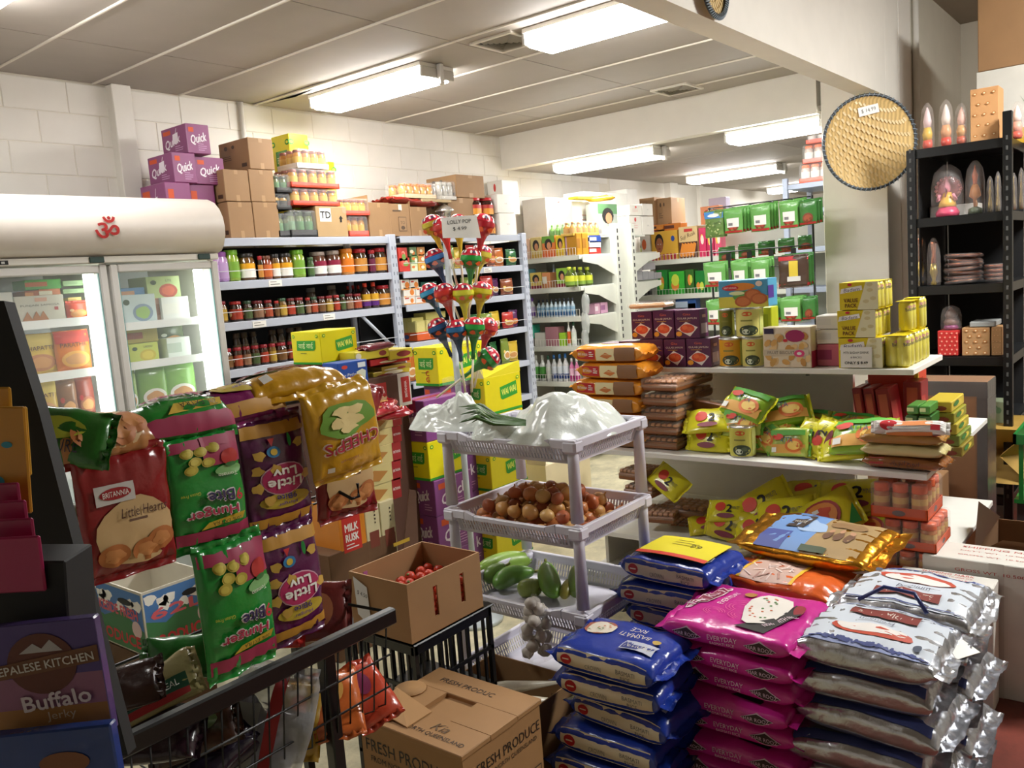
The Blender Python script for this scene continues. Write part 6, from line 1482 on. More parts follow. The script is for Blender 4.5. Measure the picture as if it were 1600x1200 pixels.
# lowest white shelf
GN3 = 'yellow noodle packs on the lowest white shelf'
for (px, py, dx, k, th, roll, yaw, s_, l) in [
    (1137, 797, .02, 0, 40, 4, 5, .8, 'yellow noodle pack with red sun print at the start of the lowest shelf pile'), (1140, 830, .0, 1, 65, -5, -5, 1.0, 'crumpled plain yellow pack under the red sun one'), (1108, 828, .06, 1, 30, 20, 10, .8, 'reddish yellow pack at the dark end of the lowest shelf'),
    (1192, 790, .08, 0, 52, 40, -6, 1.2, 'long yellow noodle pack rising diagonally from the lowest shelf pile'), (1186, 838, .0, 0, 50, 30, 5, .95, 'yellow noodle pack with black two print low in the pile'), (1168, 850, .0, 1, 70, 10, 0, .85, 'flattened yellow pack at the front edge of the lowest shelf'),
    (1250, 795, .1, 1, 42, 22, 8, 1.2, 'dull gold noodle pack in the middle of the lowest shelf'), (1228, 806, .02, 0, 48, 18, -4, 1.15, 'yellow noodle pack with red sun in front of the dull gold one'), (1222, 835, .0, 1, 60, 50, 0, .9, 'yellow pack bent at the corner beside the big bowl pack'),
    (1290, 812, .0, 2, 55, 38, -6, 1.3, 'large yellow soup noodle pack with a bowl pictured'), (1335, 780, .14, 0, 35, 8, 4, 1.3, 'yellow noodle pack with red label lying behind the bowl pack'), (1320, 826, .04, 1, 50, 70, 0, 1.0, 'yellow pack end peeping between the bowl pack and the orange jars'),
    (1357, 832, .02, 2, 50, 28, 0, 1.1, 'second yellow bowl noodle pack beside the orange-lidded jar trays'), (1275, 775, .3, 1, 25, 12, 0, 1.3, 'rear golden noodle pack against the white panel')]:
    lay(MY[k], px, py, xa+dx, th, roll, yaw, l, GN3, sc_=s_)
lay(MY[0], 1045, 752, xa+.0, 50, -35, 8, 'yellow noodle pack tossed on the cookie boxes near the onion rack', GN3, sc_=.85)
for i, (px, py, dx, w_, l) in enumerate([(1000, 735, .0, .8, 'clear cookie box with a grey lid seen behind the onion rack'), (1010, 760, .0, .9, 'clear cookie box under the grey-lidded one behind the onion rack'), (1075, 790, .1, 1.3, 'wide dark cookie tray beside the tossed yellow pack'), (1090, 820, .14, 1.3, 'lowest dark cookie tray near the yellow pile'), (1035, 800, .0, .9, 'amber cookie tray in front of the dark ones')]):
    p = P(px, py, x=XF+.14+dx); thing('cookie_tray', l, 'cookie tray', ctp, (p.x, p.y, p.z-.03), (0, 0, radians(85+4*i)), 'clear cookie trays', scale=(.55*w_, .7, 1))
# orange-lidded jar trays
oj2 = lambda r, h: jar_parts(r, h, lid='df5f2a', body='b8754a', label='c98a5a', top='d9b06a', n=14, lidh=.24, neck=.9)
Yc_ = sy(1415, XF+.1, S3+.2)
z_ = S3+.002
for i in range(4):
    zt_ = sz([905, 855, 808, 752][i], XF+.05, Yc_); h = zt_-z_-.004
    if h < .04: continue
    tthing('jar_tray', '%s shrink-wrapped orange tray of orange-lidded jars at the end of the lowest shelf' % ['bottom', 'third', 'second', 'top'][i], 'jar pack', tray_pack(4, 3, .23, .18+.012*(i % 2), h, oj2, 'd9572a', .33, txt='6a5a5c'), (XF+.13, Yc_-.01+.012*(i % 2)-(.02 if i < 3 else 0), z_), 0, 'orange jar trays'); z_ = zt_+.002
# ================================================================== BLACK SLOTTED RACK
BK = mat('0c0d0e', 'gloss'); BX, BXE, BY_0, BY_1 = 5.2, 6.0, .755, 1.225
def brack():
    parts = []
    for x in (BX, BXE):
        for y in (BY_0, BY_1):
            s = M()
            for k in range(38):
                for (dx_, dy_) in ((0, 0),): s.box(x-.0225, y-.004, .15+k*.052, x-.0205, y+.006, .172+k*.052, mat('4a4a48', 'ink'))
            parts.append(('post', M().box(x-.02, y-.022, 0, x+.02, y+.022, 2.22 if y == BY_0 else 2.09, BK, .003), [('slot_row', s)] if x == BX else []))
    for z in (2.09, 1.71, 1.33, .93, .55, .15): parts.append(('shelf', M().box(BX, BY_0, z-.05, BX+.012, BY_1, z, BK, .002).box(BX+.012, BY_0, z-.02, BXE, BY_1, z-.002, mat('222325', 'gloss')).box(BX, BY_0-.012, z-.05, BXE, BY_0, z, BK, .002)))
    parts.append(('back_or_shade_panel', M().box(BXE-.03, BY_0+.03, .1, BXE-.02, BY_1-.03, 2.07, mat('0e0e10', 'matt')))); parts.append(('side_shade_panel', M().box(BX+.12, BY_1-.012, .1, BXE-.03, BY_1-.006, 2.07, mat('141416', 'matt'))))  # black sheets added to stand in for the shade inside the rack
    for p in list(parts):
        if len(p) > 2 and p[2] == []: parts[parts.index(p)] = p[:2]
    return thing('slotted_rack', 'black slotted-angle steel rack of copperware and idols', 'rack', parts)
brack()
GBk = 'goods on the black rack'
xb = BX+.04
def bpx(pl, pr, yt, z0, col, label, dec=None, d=.15, x=xb, kind='card', **k): return pkx(pl, pr, yt, x, z0, col, label, dec, d, kind=kind, group=GBk, **k)
def D_flor(w, h):
    d = D()
    for i in range(3):
        for j in range(5):
            x_, y_ = w*(-.33+.33*i+(.12 if j % 2 else 0)), h*(-.4+.2*j)
            if abs(x_) < w*.42: d.ell(x_, y_, w*.08, w*.06, mat('b9793f', 'ink'), n=8); d.ell(x_, y_, w*.04, w*.03, mat('f0dcb4', 'ink'), n=8)
    return d
def D_dots(w, h):
    d = D()
    for i in range(4):
        for j in range(6): d.ell(w*(-.38+.25*i+(.09 if j % 2 else 0)), h*(-.42+.165*j), w*.05, w*.05, mat('f0a08c', 'ink'), n=8)
    return d
bpx(1516, 1561, 137, 2.092, 'cf9a66', 'tan gift box with embossed flowers on top of the black rack', D_flor, name='gift_box')
def wrapped(pl, pr, yt, yb, z0, x, label, inner, cols, cat='ornament', name='wrapped_ornament'):
    Y1, Y0 = sy(pl, x, z0+.05), sy(pr, x, z0+.05); h = sz(yt, x, (Y0+Y1)/2)-z0; r = (Y1-Y0)/2
    parts = inner(r*.8, h*.92)
    sh = M().lathe([(r*.95, 0), (r, h*.1), (r*.98, h*.6), (r*.8, h*.85), (r*.45, h*.95), (r*.2, h)], mat('f0e6e2', 'wrap'), 14); parts.append(('plastic_wrap', sh))
    return thing(name, label, cat, parts, (x+r, (Y0+Y1)/2, z0+.001), 0, GBk)
def garland(c1, c2, c3):
    def f(r, h):
        b = M().lathe([(r*.7, 0), (r*.9, h*.08), (r*.8, h*.2)], mat(c3, 'gloss'), 12); m = M().lathe([(r*.75, h*.2), (r*.9, h*.35), (r*.6, h*.5)], mat(c2, 'gloss'), 12); t = M().lathe([(r*.6, h*.5), (r*.75, h*.65), (r*.45, h*.85), (r*.1, h*.98)], mat(c1, 'gloss'), 12)
        return [('base', b), ('middle_bloom', m), ('top_bloom', t)]
    return f
wrapped(1436, 1458, 160, 230, 2.092, xb, 'pink and white wrapped garland, first on top of the black rack', garland('e6c9cc', 'd9b03a', 'd9503a'), 0)
wrapped(1464, 1488, 155, 225, 2.092, xb, 'tall white wrapped garland in the middle on the black rack', garland('ecdcd2', 'd99a6a', 'd9402a'), 0)
wrapped(1489, 1512, 160, 220, 2.092, xb, 'peach wrapped garland next to the flowered gift box', garland('e6b8a8', 'cf9a5c', 'c95a3a'), 0)
wrapped(1575, 1600, 158, 220, 2.092, xb+.12, 'white wrapped garland behind the corner post of the black rack', garland('ecdcd6', 'e6a08c', 'd9503a'), 0)
def D_pine(w, h):
    d = D(); d.rect(-w*.5, -h*.5, w*.5, -h*.3, mat('c9a02a', 'ink'))
    for a in (-.5, 0, .5): d.poly([(w*.1, -h*.15), (w*(.1+a*.3), h*.12), (w*(.16+a*.2), -h*.1)], mat('3f6a4a', 'ink'))
    return d
carton((5.66, 6.0, .5, .98, 2.093, 2.52), 'd0cdc4', D_pine, None, 'white fruit carton with green leaf print on top of the black rack', 'carton', GBk)
carton((5.66, 6.0, .48, .97, 2.522, 3.0), '936f4a', lambda w, h: D().rect(w*.0, h*.1, w*.09, h*.5-.002, mat('a88a64', 'ink')), None, 'large brown taped carton at the very top of the black rack', 'carton', GBk)
# idols and brass
def idol(cols):
    def f(r, h):
        halo = M().lathe([(r*.95, 0), (r*1.0, .012), (r*.9, .024)], mat(cols[0], 'gloss'), 20)
        halo.rot((0, radians(90), 0)).move(r*.35, 0, h*.58)
        pet = M()
        for i in range(12):
            a = pi*(-.15+1.3*i/11); pet.lathe([(r*.0, -.01), (r*.17, 0), (r*.0, .012)], mat(cols[1], 'gloss'), 6, cap=False)
            n = len(pet.v)
            for v in pet.v[n-18:]: v.x, v.y, v.z = v.z+r*.28, v.y+cos(a)*r*.9, v.x+h*.58+sin(a)*r*.9
        bodym = M().lathe([(r*.85, 0), (r*.9, h*.08), (r*.6, h*.2)], mat(cols[2], 'gloss'), 16).lathe([(r*.7, h*.2), (r*.6, h*.3), (r*.4, h*.42), (r*.3, h*.5)], mat(cols[3], 'gloss'), 14)
        head = M().lathe([(r*.05, h*.48), (r*.24, h*.54), (r*.27, h*.62), (r*.2, h*.7), (r*.12, h*.78), (.0, h*.84)], mat(cols[4], 'gloss'), 14)
        arm = M()
        for s_ in (-1, 1): arm.tube([(0, s_*r*.35, h*.42), (-r*.3, s_*r*.7, h*.34), (-r*.5, s_*r*.5, h*.46)], r*.12, mat(cols[4], 'gloss'), 8)
        tr_ = M().tube([(-r*.25, 0, h*.6), (-r*.42, 0, h*.5), (-r*.38, r*.08, h*.4)], lambda t: r*(.12-.06*t), mat(cols[4], 'gloss'), 8)
        return [('halo', halo), ('petal_ring', pet), ('seat', bodym), ('head', head), ('arms', arm), ('trunk', tr_)]
    return f
wrapped(1449, 1502, 256, 330, 1.712, xb, 'pink seated idol with a flower halo, wrapped in plastic', idol(('c9707a', 'd98a8c', 'e03a6a', 'e6b03a', 'd98a9a')), 0, cat='figurine', name='idol')
def dancer(r, h):
    b = M().lathe([(r*.9, 0), (r*.85, h*.1), (r*.3, h*.14)], mat('5c6a50', 'gloss'), 12)
    s = M().lathe([(r*.2, h*.14), (r*.25, h*.3), (r*.75, h*.36), (r*.6, h*.5), (r*.35, h*.6)], mat('c07a3a', 'gloss'), 14); hd = M().lathe([(r*.25, h*.6), (r*.3, h*.7), (r*.4, h*.78), (r*.2, h*.88), (0, h)], mat('c9663a', 'gloss'), 12)
    l = M().tube([(0, 0, h*.35), (-r*.2, -r*.25, h*.2), (0, -r*.1, h*.1)], r*.14, mat('d9a06a', 'gloss'), 8)
    return [('base', b), ('robe', s), ('head', hd), ('leg', l)]
wrapped(1505, 1537, 250, 322, 1.712, xb+.02, 'orange-robed dancing figurine on a green base beside the pink idol', dancer, 0, cat='figurine', name='idol')
def brass(r, h): return [('bell', M().lathe([(r*.9, 0), (r*.8, h*.2), (r*.4, h*.5), (r*.5, h*.62), (r*.15, h*.8), (r*.2, h*.9), (0, h)], mat('a8925c', 'metal'), 14))]
for i, (a, b, t) in enumerate([(1540, 1552, 275), (1553, 1564, 268), (1577, 1589, 270), (1590, 1600, 262)]): wrapped(a, b, t, 322, 1.712, xb+.05, '%s small brass bell figure beside the dancing figurine' % ORD[i], brass, 0, name='brass_bell')
carton((BX+.3, BX+.45, .95, 1.2, 1.711, 1.78), 'c9c4bc', None, None, 'flat grey white box behind the pink idol', 'box', GBk, name='storage_box')
cop = 'c47850'
def vase(r, h): return [('vase_body', M().lathe([(r*.5, 0), (r*.6, h*.05), (r*.3, h*.12), (r*.75, h*.3), (r*.5, h*.5)], mat('b8a04a', 'metal'), 16)), ('vase_neck', M().lathe([(r*.5, h*.5), (r*.35, h*.75), (r*.55, h*.95), (r*.5, h)], mat(cop, 'foil'), 16))]
wrapped(1446, 1468, 372, 445, 1.332, xb, 'copper and brass vase wrapped in plastic on the black rack', vase, 0, name='copper_vase', cat='vase')
wrapped(1428, 1446, 366, 445, 1.332, xb+.1, 'clear-wrapped copper jug behind the copper vase', vase, 0, name='copper_vase', cat='vase')
pl_ = lambda R0: proto([('plate', M().lathe([(R0*.6, 0), (R0*.95, .012), (R0, .016), (R0*.93, .014), (R0*.55, .004)], mat(cop, 'foil'), 24)), ('plastic_wrap', M().lathe([(R0*1.02, -.001), (R0*1.06, .01), (R0*.9, .022)], mat('f0e6e2', 'wrap'), 16))])
pp = pl_((sy(1470, xb, 1.4)-sy(1530, xb, 1.4))/2)
for i in range(7):
    thing('copper_plate', '%s copper plate from the bottom of the stack by the copper vase' % ORD[i], 'plate', pp, (xb+.1+.01*(i % 3), (sy(1470, xb, 1.4)+sy(1530, xb, 1.4))/2+.004*(i % 2), 1.336+i*.024), (radians(3*(i % 3)-3+(5 if i > 4 else 0)), radians(-4*(i % 2)), 0), 'copper plates')
for i in range(4): thing('copper_plate', '%s dull wrapped plate of the second stack near the corner post' % ORD[i], 'plate', pp, (xb+.14, (sy(1532, xb, 1.4)+sy(1562, xb, 1.4))/2, 1.336+i*.024), (0, 0, 0), 'copper plates', scale=(.55, .55, 1))
bpx(1465, 1497, 517, .932, 'd0302c', 'red box with pale dots on the black rack', D_dots, name='gift_box')
bpx(1503, 1547, 512, .932, 'b58a5c', 'tan flowered gift box beside the red dotted one', D_flor, name='gift_box'); bpx(1549, 1566, 511, .932, 'b3885a', 'narrow side of a tan flowered box by the corner post', D_flor, name='gift_box')
zr = sz(517, xb, 1.0)
wrapped(1466, 1500, 478, 513, zr+.003, xb, 'clear bag with a purple trinket resting on the red dotted box', garland('6a4a3c', '7a5a50', '8a2a6a'), 0)
carton((xb, xb+.2, sy(1555, xb, 1.1), sy(1515, xb, 1.1), sz(511, xb, .8)+.003, sz(505, xb, .8)+.01), '9a9c9a', None, None, 'flat grey tray lying on the tan flowered box', 'tray', GBk, name='flat_tray')
# tall wrapped carton in the side aisle
XW = 4.5
Yb, Ya = sy(1352, XW, .9), sy(1543, XW, .6)
def D_film(w, h):
    d = D(); F = mat('4a4644', 'ink'); d.rect(-w*.5, h*.42, w*.5, h*.5, F); d.rect(w*.42, -h*.5, w*.5, h*.5, F); d.rect(w*.1, -h*.5, w*.108, h*.4, mat('5a3a24', 'ink')); d.text('BOX', w*.05, h*.0, h*.03, mat('5a3a24', 'ink'), rot=pi/2) if False else None; return d
carton((XW, XW+.22, Ya, Yb, 0, sz(597, XW, Ya)), '8a6444', D_film, lambda w, h: D().rect(-w*.5, -h*.5, w*.5, h*.5, mat('3c3836', 'film')), 'tall brown carton edged with dark stretch film in the side aisle', 'carton', None,
       extra=lambda w_, d_, h_: [('stretch_film', M().box(-w_/2-.004, -d_/2-.004, h_*.9, w_/2+.004, d_/2+.004, h_+.004, mat('8a8684', 'wrap'), .01).box(-w_/2-.004, -d_/2-.004, 0, w_/2, -d_/2+.05, h_*.9, mat('8a8684', 'wrap')))])
carton((4.27, 4.47, sy(1468, 4.27, .4), sy(1418, 4.27, .4), 0, sz(748, 4.27, .95)), '85623f', None, None, 'brown carton standing between the shelf unit and the tall wrapped carton', 'carton', None)
# more goods low on the rack and a green crate
bpx(1547, 1570, 745, .55, 'a8853a', 'mustard brown box low on the black rack', None, name='storage_box'); 
def D_pinkw(w, h): return D().ell(-w*.2, h*.2, w*.2, h*.1, mat('c9205a', 'ink')).ell(-w*.25, -h*.2, w*.1, h*.08, mat('c9205a', 'ink'))
bpx(1546, 1572, 772, .151, 'c9c2c8', 'white box with pink petals at the foot of the black rack', D_pinkw, name='storage_box')
bpx(1545, 1568, 628, .551, '7a8468', 'green-grey leaf print box on the lower black shelf', D_blob('3f5a3a', '4c6a4a'), name='storage_box', x=xb+.02)
cr = M(); cg = mat('1f7a34', 'gloss')
for k in range(9): cr.box(-.2, -.2+.045*k, .02, -.192, -.18+.045*k, .33, cg)
cr.box(-.2, -.2, 0, .2, .2, .02, cg).box(-.205, -.205, .3, -.19, .205, .35, cg).box(-.205, -.205, .3, .205, -.19, .35, cg).box(-.205, .19, .3, .205, .205, .35, cg).box(.19, -.205, .3, .205, .205, .35, cg)
for k in range(9): cr.box(-.2+.045*k, -.2, .02, -.18+.045*k, -.192, .33, cg)
p_ = P(1606, 850, d=4.6)
gy = sy(1584, 4.72, .4)-.2
thing('plastic_crate', 'bright green plastic crate at the edge of the side aisle', 'crate', [('crate_body', cr)], (4.93, gy, .25))
carton((4.74, 5.12, gy-.19, gy+.19, 0, .248), '3a3634', None, None, 'dark low box supporting the green crate', 'box', None, name='storage_box')
# ================================================================== WOVEN TRAYS
def winnow(r, loc, yaw, pitch, label, tag=None):
    w = M().lathe([(0, .0), (r*.5, .001), (r*.9, .006), (r*.985, .016)], mat('cfae72', 'weave'), 48, cap=False)
    strips = M()
    for i in range(-17, 18):
        x = i*r/18; L = sqrt(max(0, (r*.96)**2-x*x))
        n = int(L*2/.03)
        for j in range(n):
            if (i+j) % 3: continue
            y = -L+.03*(j+.5); 
            strips.box(x-.006, y-.013, .0065, x+.006, y+.013, .0085+.0, mat('dcc08a', 'gloss'))
    rim = M().tube([(cos(a)*r, sin(a)*r, .014) for a in [2*pi*i/48 for i in range(48)]], .009, mat('3a4148', 'gloss'), 6, closed=True)
    lash = M()
    for i in range(60):
        a = 2*pi*i/60; c = Vector((cos(a)*r, sin(a)*r, .014)); t = Vector((-sin(a), cos(a), 0)); q = Vector((cos(a), sin(a), 0))
        lash.tube([c+q*.012+t*-.006+Vector((0, 0, .004)), c+Vector((0, 0, .012)), c-q*.012+t*.006+Vector((0, 0, .004))], .0028, mat('8a98a4', 'gloss'), 4)
    strips.rot((0, 0, radians(35)))
    parts = [('woven_disc', w), ('weave_strips', strips), ('rim', rim), ('rim_lashing', lash)]
    if tag:
        d = D(); d.rect(-.062, -.026, .062, .026, WHITE); d.text(tag, 0, 0, .026, mat('4a4a4a', 'ink'), w=.088)
        R_ = Matrix.Rotation(radians(10), 3, 'Z')
        parts.append(('price_label', M().dec(d, lambda x, y, k: R_ @ Vector((x, y, .0105+.0006*k))+Vector((0, r*.68, 0)))))
    for p in parts: p[1].rot((pitch, 0, 0)); p[1].rot((0, 0, yaw))
    return thing('winnowing_tray', label, 'woven tray', parts, loc)
pc = P(1357, 223, d=5.1)
rr = 72/1318.9*5.1
winnow(rr, pc, radians(39-90), radians(90), 'large round woven winnowing tray with price 14.99 hung on the pillar', '$ 14.99')
p2 = P(1112, -14, y=BY0-.02)
winnow(.10, p2, radians(0), radians(90), 'rim of a second woven tray hung on the header beam')
# ================================================================== NOODLE CARTON STACKS
GA = 'stacked noodle cartons behind the onion rack'
c0 = P(668, 700, d=4.0); ax, ay = c0.x, c0.y
def zc(py, x=None, y=None): return sz(py, ax if x is None else x, ay if y is None else y)
lv = [zc(627), zc(692), zc(753), zc(809), zc(869), zc(930), .0]
Ya_, Xa_ = sy(623, ax, 1.1), sx(757, ay, 1.1)
W_ = .27
for i in range(6):
    q = [ax+.012*(i > 1), ax+.012*(i > 1)+W_, ay-.01*(i > 1), Ya_-.01*(i > 1), max(lv[i+1], 0)+.001, lv[i]]
    nm = ['topmost', 'second', 'third', 'fourth', 'fifth', 'lowest'][i]
    if q[5]-q[4] < .03: continue
    if i in (1, 5): wai(q, '%s carton of the noodle stack beside the onion rack, yellow' % nm, GA, tape=None)
    else: quick(q, '%s carton of the noodle stack beside the onion rack, purple' % nm, GA, col='8a4a8c', tape='b02a5a' if i == 0 else None, mug=False)
def open_flaps(w_, d_, h_, col='e8e4de', out='e3d518'):
    a = M(); a.add([(-w_/2, -d_/2, h_), (-w_/2, d_/2, h_), (-w_/2+.01, d_/2-.02, h_+.075), (-w_/2+.01, -d_/2+.02, h_+.075)], [(0, 1, 2, 3), (3, 2, 1, 0)], mat(col, 'card'))
    b = M(); b.add([(-w_/2, -d_/2, h_), (w_/2, -d_/2, h_), (w_/2, -d_/2-.0, h_+.06), (-w_/2, -d_/2+.02, h_+.045)], [(0, 1, 2, 3), (3, 2, 1, 0)], mat(out, 'card'))
    return [('flap', a), ('flap', b)]
# second stack behind, with the box marked CG
bx, by = P(684, 575, d=4.28).x, P(684, 575, d=4.28).y
zb_ = [sz(604, bx, by), sz(543, bx, by)]
wai([bx, sx(757, by, 1.3)-.03, by, sy(643, bx, 1.3), zb_[0], zb_[1]], 'yellow noodle carton marked with red letters on top of the rear stack', GA, cg=True)
for i in range(6):
    a, b = max(0, zb_[0]-.2*(i+1)), zb_[0]-.2*i-.002
    if b > .05: quick([bx+.02, bx+.28, by+.02, sy(650, bx, 1.3), a, b], 'purple noodle carton, %s below the one marked with red letters' % ORD[i], GA, col='7c4a84', mug=False)
cx_, cy_ = P(758, 620, d=4.45).x, P(758, 620, d=4.45).y
zt_ = sz(591, cx_, cy_); X1 = sx(809, cy_, 1.2); Y1 = sy(715, cx_, 1.2)
for i in range(6):
    a, b = max(0, zt_-.205*(i+1)), zt_-.205*i-.002
    if b < .05: continue
    wai([cx_, X1, cy_, Y1, a, b], ['open yellow noodle carton with white flaps raised', 'yellow noodle carton right under the open one', 'third yellow noodle carton below the open one', 'fourth yellow noodle carton below the open one', 'fifth yellow noodle carton below the open one', 'bottom yellow noodle carton below the open one'][i], GA) if i else carton([cx_, X1, cy_, Y1, a, b], 'e3d518', lambda p, q: D_wai(p, q, True), lambda p, q: D_wai(p, q, False), 'open yellow noodle carton with raised white flaps behind the plastic bags', 'carton', GA, kind='gloss', extra=open_flaps)
# cream carton and grey shelves behind the onions, low cartons behind the rack
X0, X1 = sx(835, 2.95, .8), sx(905, 2.95, .8)
carton([X0, X1, 2.9, 3.15, 0, sz(728, X0, 2.9)], 'd9caa4', None, lambda w, h: D().text('Energy', w*.0, -h*.25, h*.05, mat('4a3a2a', 'ink')).rect(-w*.3, -h*.36, w*.3, -h*.32, mat('7a6a4c', 'ink')), 'open cream carton standing on the floor behind the onion rack', 'carton', None, extra=lambda w_, d_, h_: [('flap', M().add([(w_/2, -d_/2, h_), (w_/2, d_/2, h_), (w_/2+.09, d_/2, h_+.03), (w_/2+.09, -d_/2, h_+.03)], [(0, 1, 2, 3), (3, 2, 1, 0)], mat('d9caa4', 'card'))), ('flap', M().add([(-w_/2, -d_/2, h_), (-w_/2, d_/2, h_), (-w_/2+.03, d_/2, h_+.1), (-w_/2+.03, -d_/2, h_+.1)], [(0, 1, 2, 3), (3, 2, 1, 0)], mat('b9ab88', 'card')))])
# ================================================================== BISCUIT TOWER
GBs = 'biscuit cartons in the tower behind the snack bags'
d0 = P(600, 690, d=3.75); ty = d0.y
def tbx(pl, pr, yt, yb, col, label, dec=None, dy=0, d=.2, kind='gloss', name='biscuit_box', cat='biscuit box', decx=None, floor=False, dec_top=None):
    y = ty+dy; z0 = 0 if floor else sz(yb, sx(pl, y, 1), y); X0, X1 = sx(pl, y, z0+.03), sx(pr, y, z0+.03)
    return carton((X0, X1, y, y+d, z0+.001, sz(yt, X0, y)), col, decx, dec, label, cat, GBs, name=name, kind=kind)
def D_bisc(w, h):
    d = D(); d.rect(w*.3, -h*.5, w*.5, h*.5, mat('9c1f22', 'ink')); d.text('BRITANNIA', w*.4, 0, h*.14, WHITE, w=w*.16); d.poly([(-w*.35, -h*.1), (w*.0, -h*.3), (w*.2, h*.1), (-w*.1, h*.3)], mat('b9803c', 'ink')); d.rect(-w*.48, -h*.4, -w*.3, h*.4, mat('dcd6b4', 'ink')); return d
ys_ = [656, 682, 708, 738, 768, 797]
for i in range(5): tbx(556, 627, ys_[i], ys_[i+1]-1, 'd8c88a', '%s cream and red biscuit carton in the tower beside the purple cartons' % ORD[i], D_bisc, d=.24)
def D_milk(w, h):
    d = D(); d.rect(-w*.4, -h*.4, w*.3, h*.42, mat('c42a22', 'ink')); d.text('MILK', -w*.05, h*.05, h*.14, WHITE, w=w*.5, bold=.04); d.text('RUSK', -w*.05, -h*.14, h*.14, WHITE, w=w*.5, bold=.04); lines(d, -w*.3, w*.2, -h*.28, 2, WHITE, h*.06, h*.02); return d
tbx(534, 574, 792, 868, 'd9862a', 'orange milk rusk box at the base of the biscuit tower', D_milk, dy=-.02)
def D_cream(w, h):
    d = D(); d.rect(-w*.3, -h*.12, w*.35, h*.2, mat('7a3a2c', 'ink')) if False else None; d.rect(-w*.3, -h*.3, w*.35, -h*.0, mat('7a3a2c', 'ink'))
    for k in range(4): d.ell(w*.15, h*(.15+.07*k), w*.05, h*.02, mat('3a2a22', 'ink'), n=6)
    return d
tbx(576, 598, 792, 868, 'd3c8a0', 'tall cream box with brown picture beside the milk rusk box', D_cream, dy=-.02); tbx(600, 622, 786, 866, 'd0c59c', 'second tall cream box next to the milk rusk box', D_cream, dy=-.02)
tbx(530, 632, 869, 0, '6a4a30', 'dark brown carton on the floor carrying the biscuit tower', None, dy=-.02, d=.26, kind='card', name='carton', cat='carton', floor=True)
# standing brown flap with yellow tape
y = ty-.1; q = [P(602, 870, y=y), P(640, 765, y=y), P(650, 766, y=y), P(650, 872, y=y)]
q[0].z = q[3].z = .002; fm = M(); vs = [tuple(p) for p in q]+[(p.x, p.y+.006, p.z) for p in q]
fm.add(vs, [(0, 3, 2, 1), (4, 5, 6, 7)]+[(i, (i+1) % 4, 4+(i+1) % 4, 4+i) for i in range(4)], mat('5f4030', 'card'))
a, b = P(615, 852, y=y-.002), P(640, 842, y=y-.002); fy = M().add([(a.x, a.y, a.z-.008), (b.x, b.y, b.z-.008), (b.x, b.y, b.z+.008), (a.x, a.y, a.z+.008)], [(0, 1, 2, 3)], mat('b9972c', 'ink'))
thing('carton_flap', 'dark brown torn carton sheet with a yellow strip leaning by the purple cartons', 'cardboard', [('sheet', fm), ('yellow_strip', fy)])
def D_britc(w, h):
    d = D(); R_ = mat('b5241f', 'ink'); d.rect(-w*.18, -h*.5, w*.12, h*.32, R_); d.text('BRITANNIA', -w*.03, h*.05, h*.17, WHITE, w=w*.24, rot=.05); d.rect(w*.3, -h*.5, w*.5, h*.5, mat('d9d2c8', 'ink')); d.rect(w*.35, -h*.4, w*.48, h*.38, R_); d.text('BRITANNIA', w*.415, 0, h*.1, WHITE, w=h*.5, rot=pi/2); return d
tbx(540, 643, 600, 655, '5a3a2c', 'brown display carton with red squares topping the biscuit tower', D_britc, d=.26, kind='card')
rp_ = bagparts(Bag(.2, .12, .05, n=2.4, m=3, fin=.02, seed=91, wr=.01), 'b3202c', D().ell(-.02, 0, .04, .03, mat('e0a860', 'ink'), rings=2).ell(.05, .01, .03, .02, mat('d9b88a', 'ink')), None)
for i, (px, py, c, dx, rr_) in enumerate([(592, 650, 0, -.1, 10), (610, 655, 0, -.06, -20), (600, 640, 0, -.02, 35)]):
    p = P(px, py, y=ty-.1+i*.02); thing('snack_bag', '%s red snack bag slumped before the brown display carton' % ['lowest', 'middle', 'upper'][i], 'snack pack', rp_, p, (0, 0, radians(rr_)), 'red snack bags on the biscuit tower', .8)
for i, (a, b, t, bo, c, l) in enumerate([(583, 640, 583, 596, 'c9b53a', 'flat yellow packet lying directly on the brown display carton'), (596, 642, 574, 584, 'b39a3c', 'patterned golden packet above the flat yellow one'), (578, 640, 563, 575, 'b3242c', 'red packet under the yellow biscuit box')]):
    tbx(a, b, t, bo, c, l, D_blob('e6dcc0', '8a2a24'), dy=.03, d=.16, kind='film', name='biscuit_packet', cat='biscuit packet')
tbx(554, 608, 551, 567, 'd9c93a', 'long yellow biscuit box with maroon ovals near the top of the tower', lambda w, h: D().ell(w*.3, 0, w*.11, h*.3, mat('8a2a24', 'ink')).ell(-w*.4, 0, w*.08, h*.35, mat('e9e2c9', 'ink')), dy=.02, d=.18)
o = tbx(608, 645, 548, 565, 'd6c636', 'second yellow biscuit box beside the long one near the top of the tower', lambda w, h: D().ell(w*.1, 0, w*.3, h*.3, mat('8a2a24', 'ink')), dy=.02, d=.18)
p = P(588, 548, y=ty+.05); thing('biscuit_packet', 'maroon bar packet lying on the long yellow biscuit box', 'biscuit packet', bagparts(Bag(.19, .07, .035, n=2.8, m=6, fin=.014, seed=71, wr=.002), '6f1f2e', D().rect(-.05, -.015, -.02, .01, mat('d9c9c4', 'ink'))), p, (0, 0, radians(8)), GBs)
y = ty-.04; X0, X1 = sx(529, y, 1.2), sx(575, y, 1.2); z0 = sz(612, X0, y)
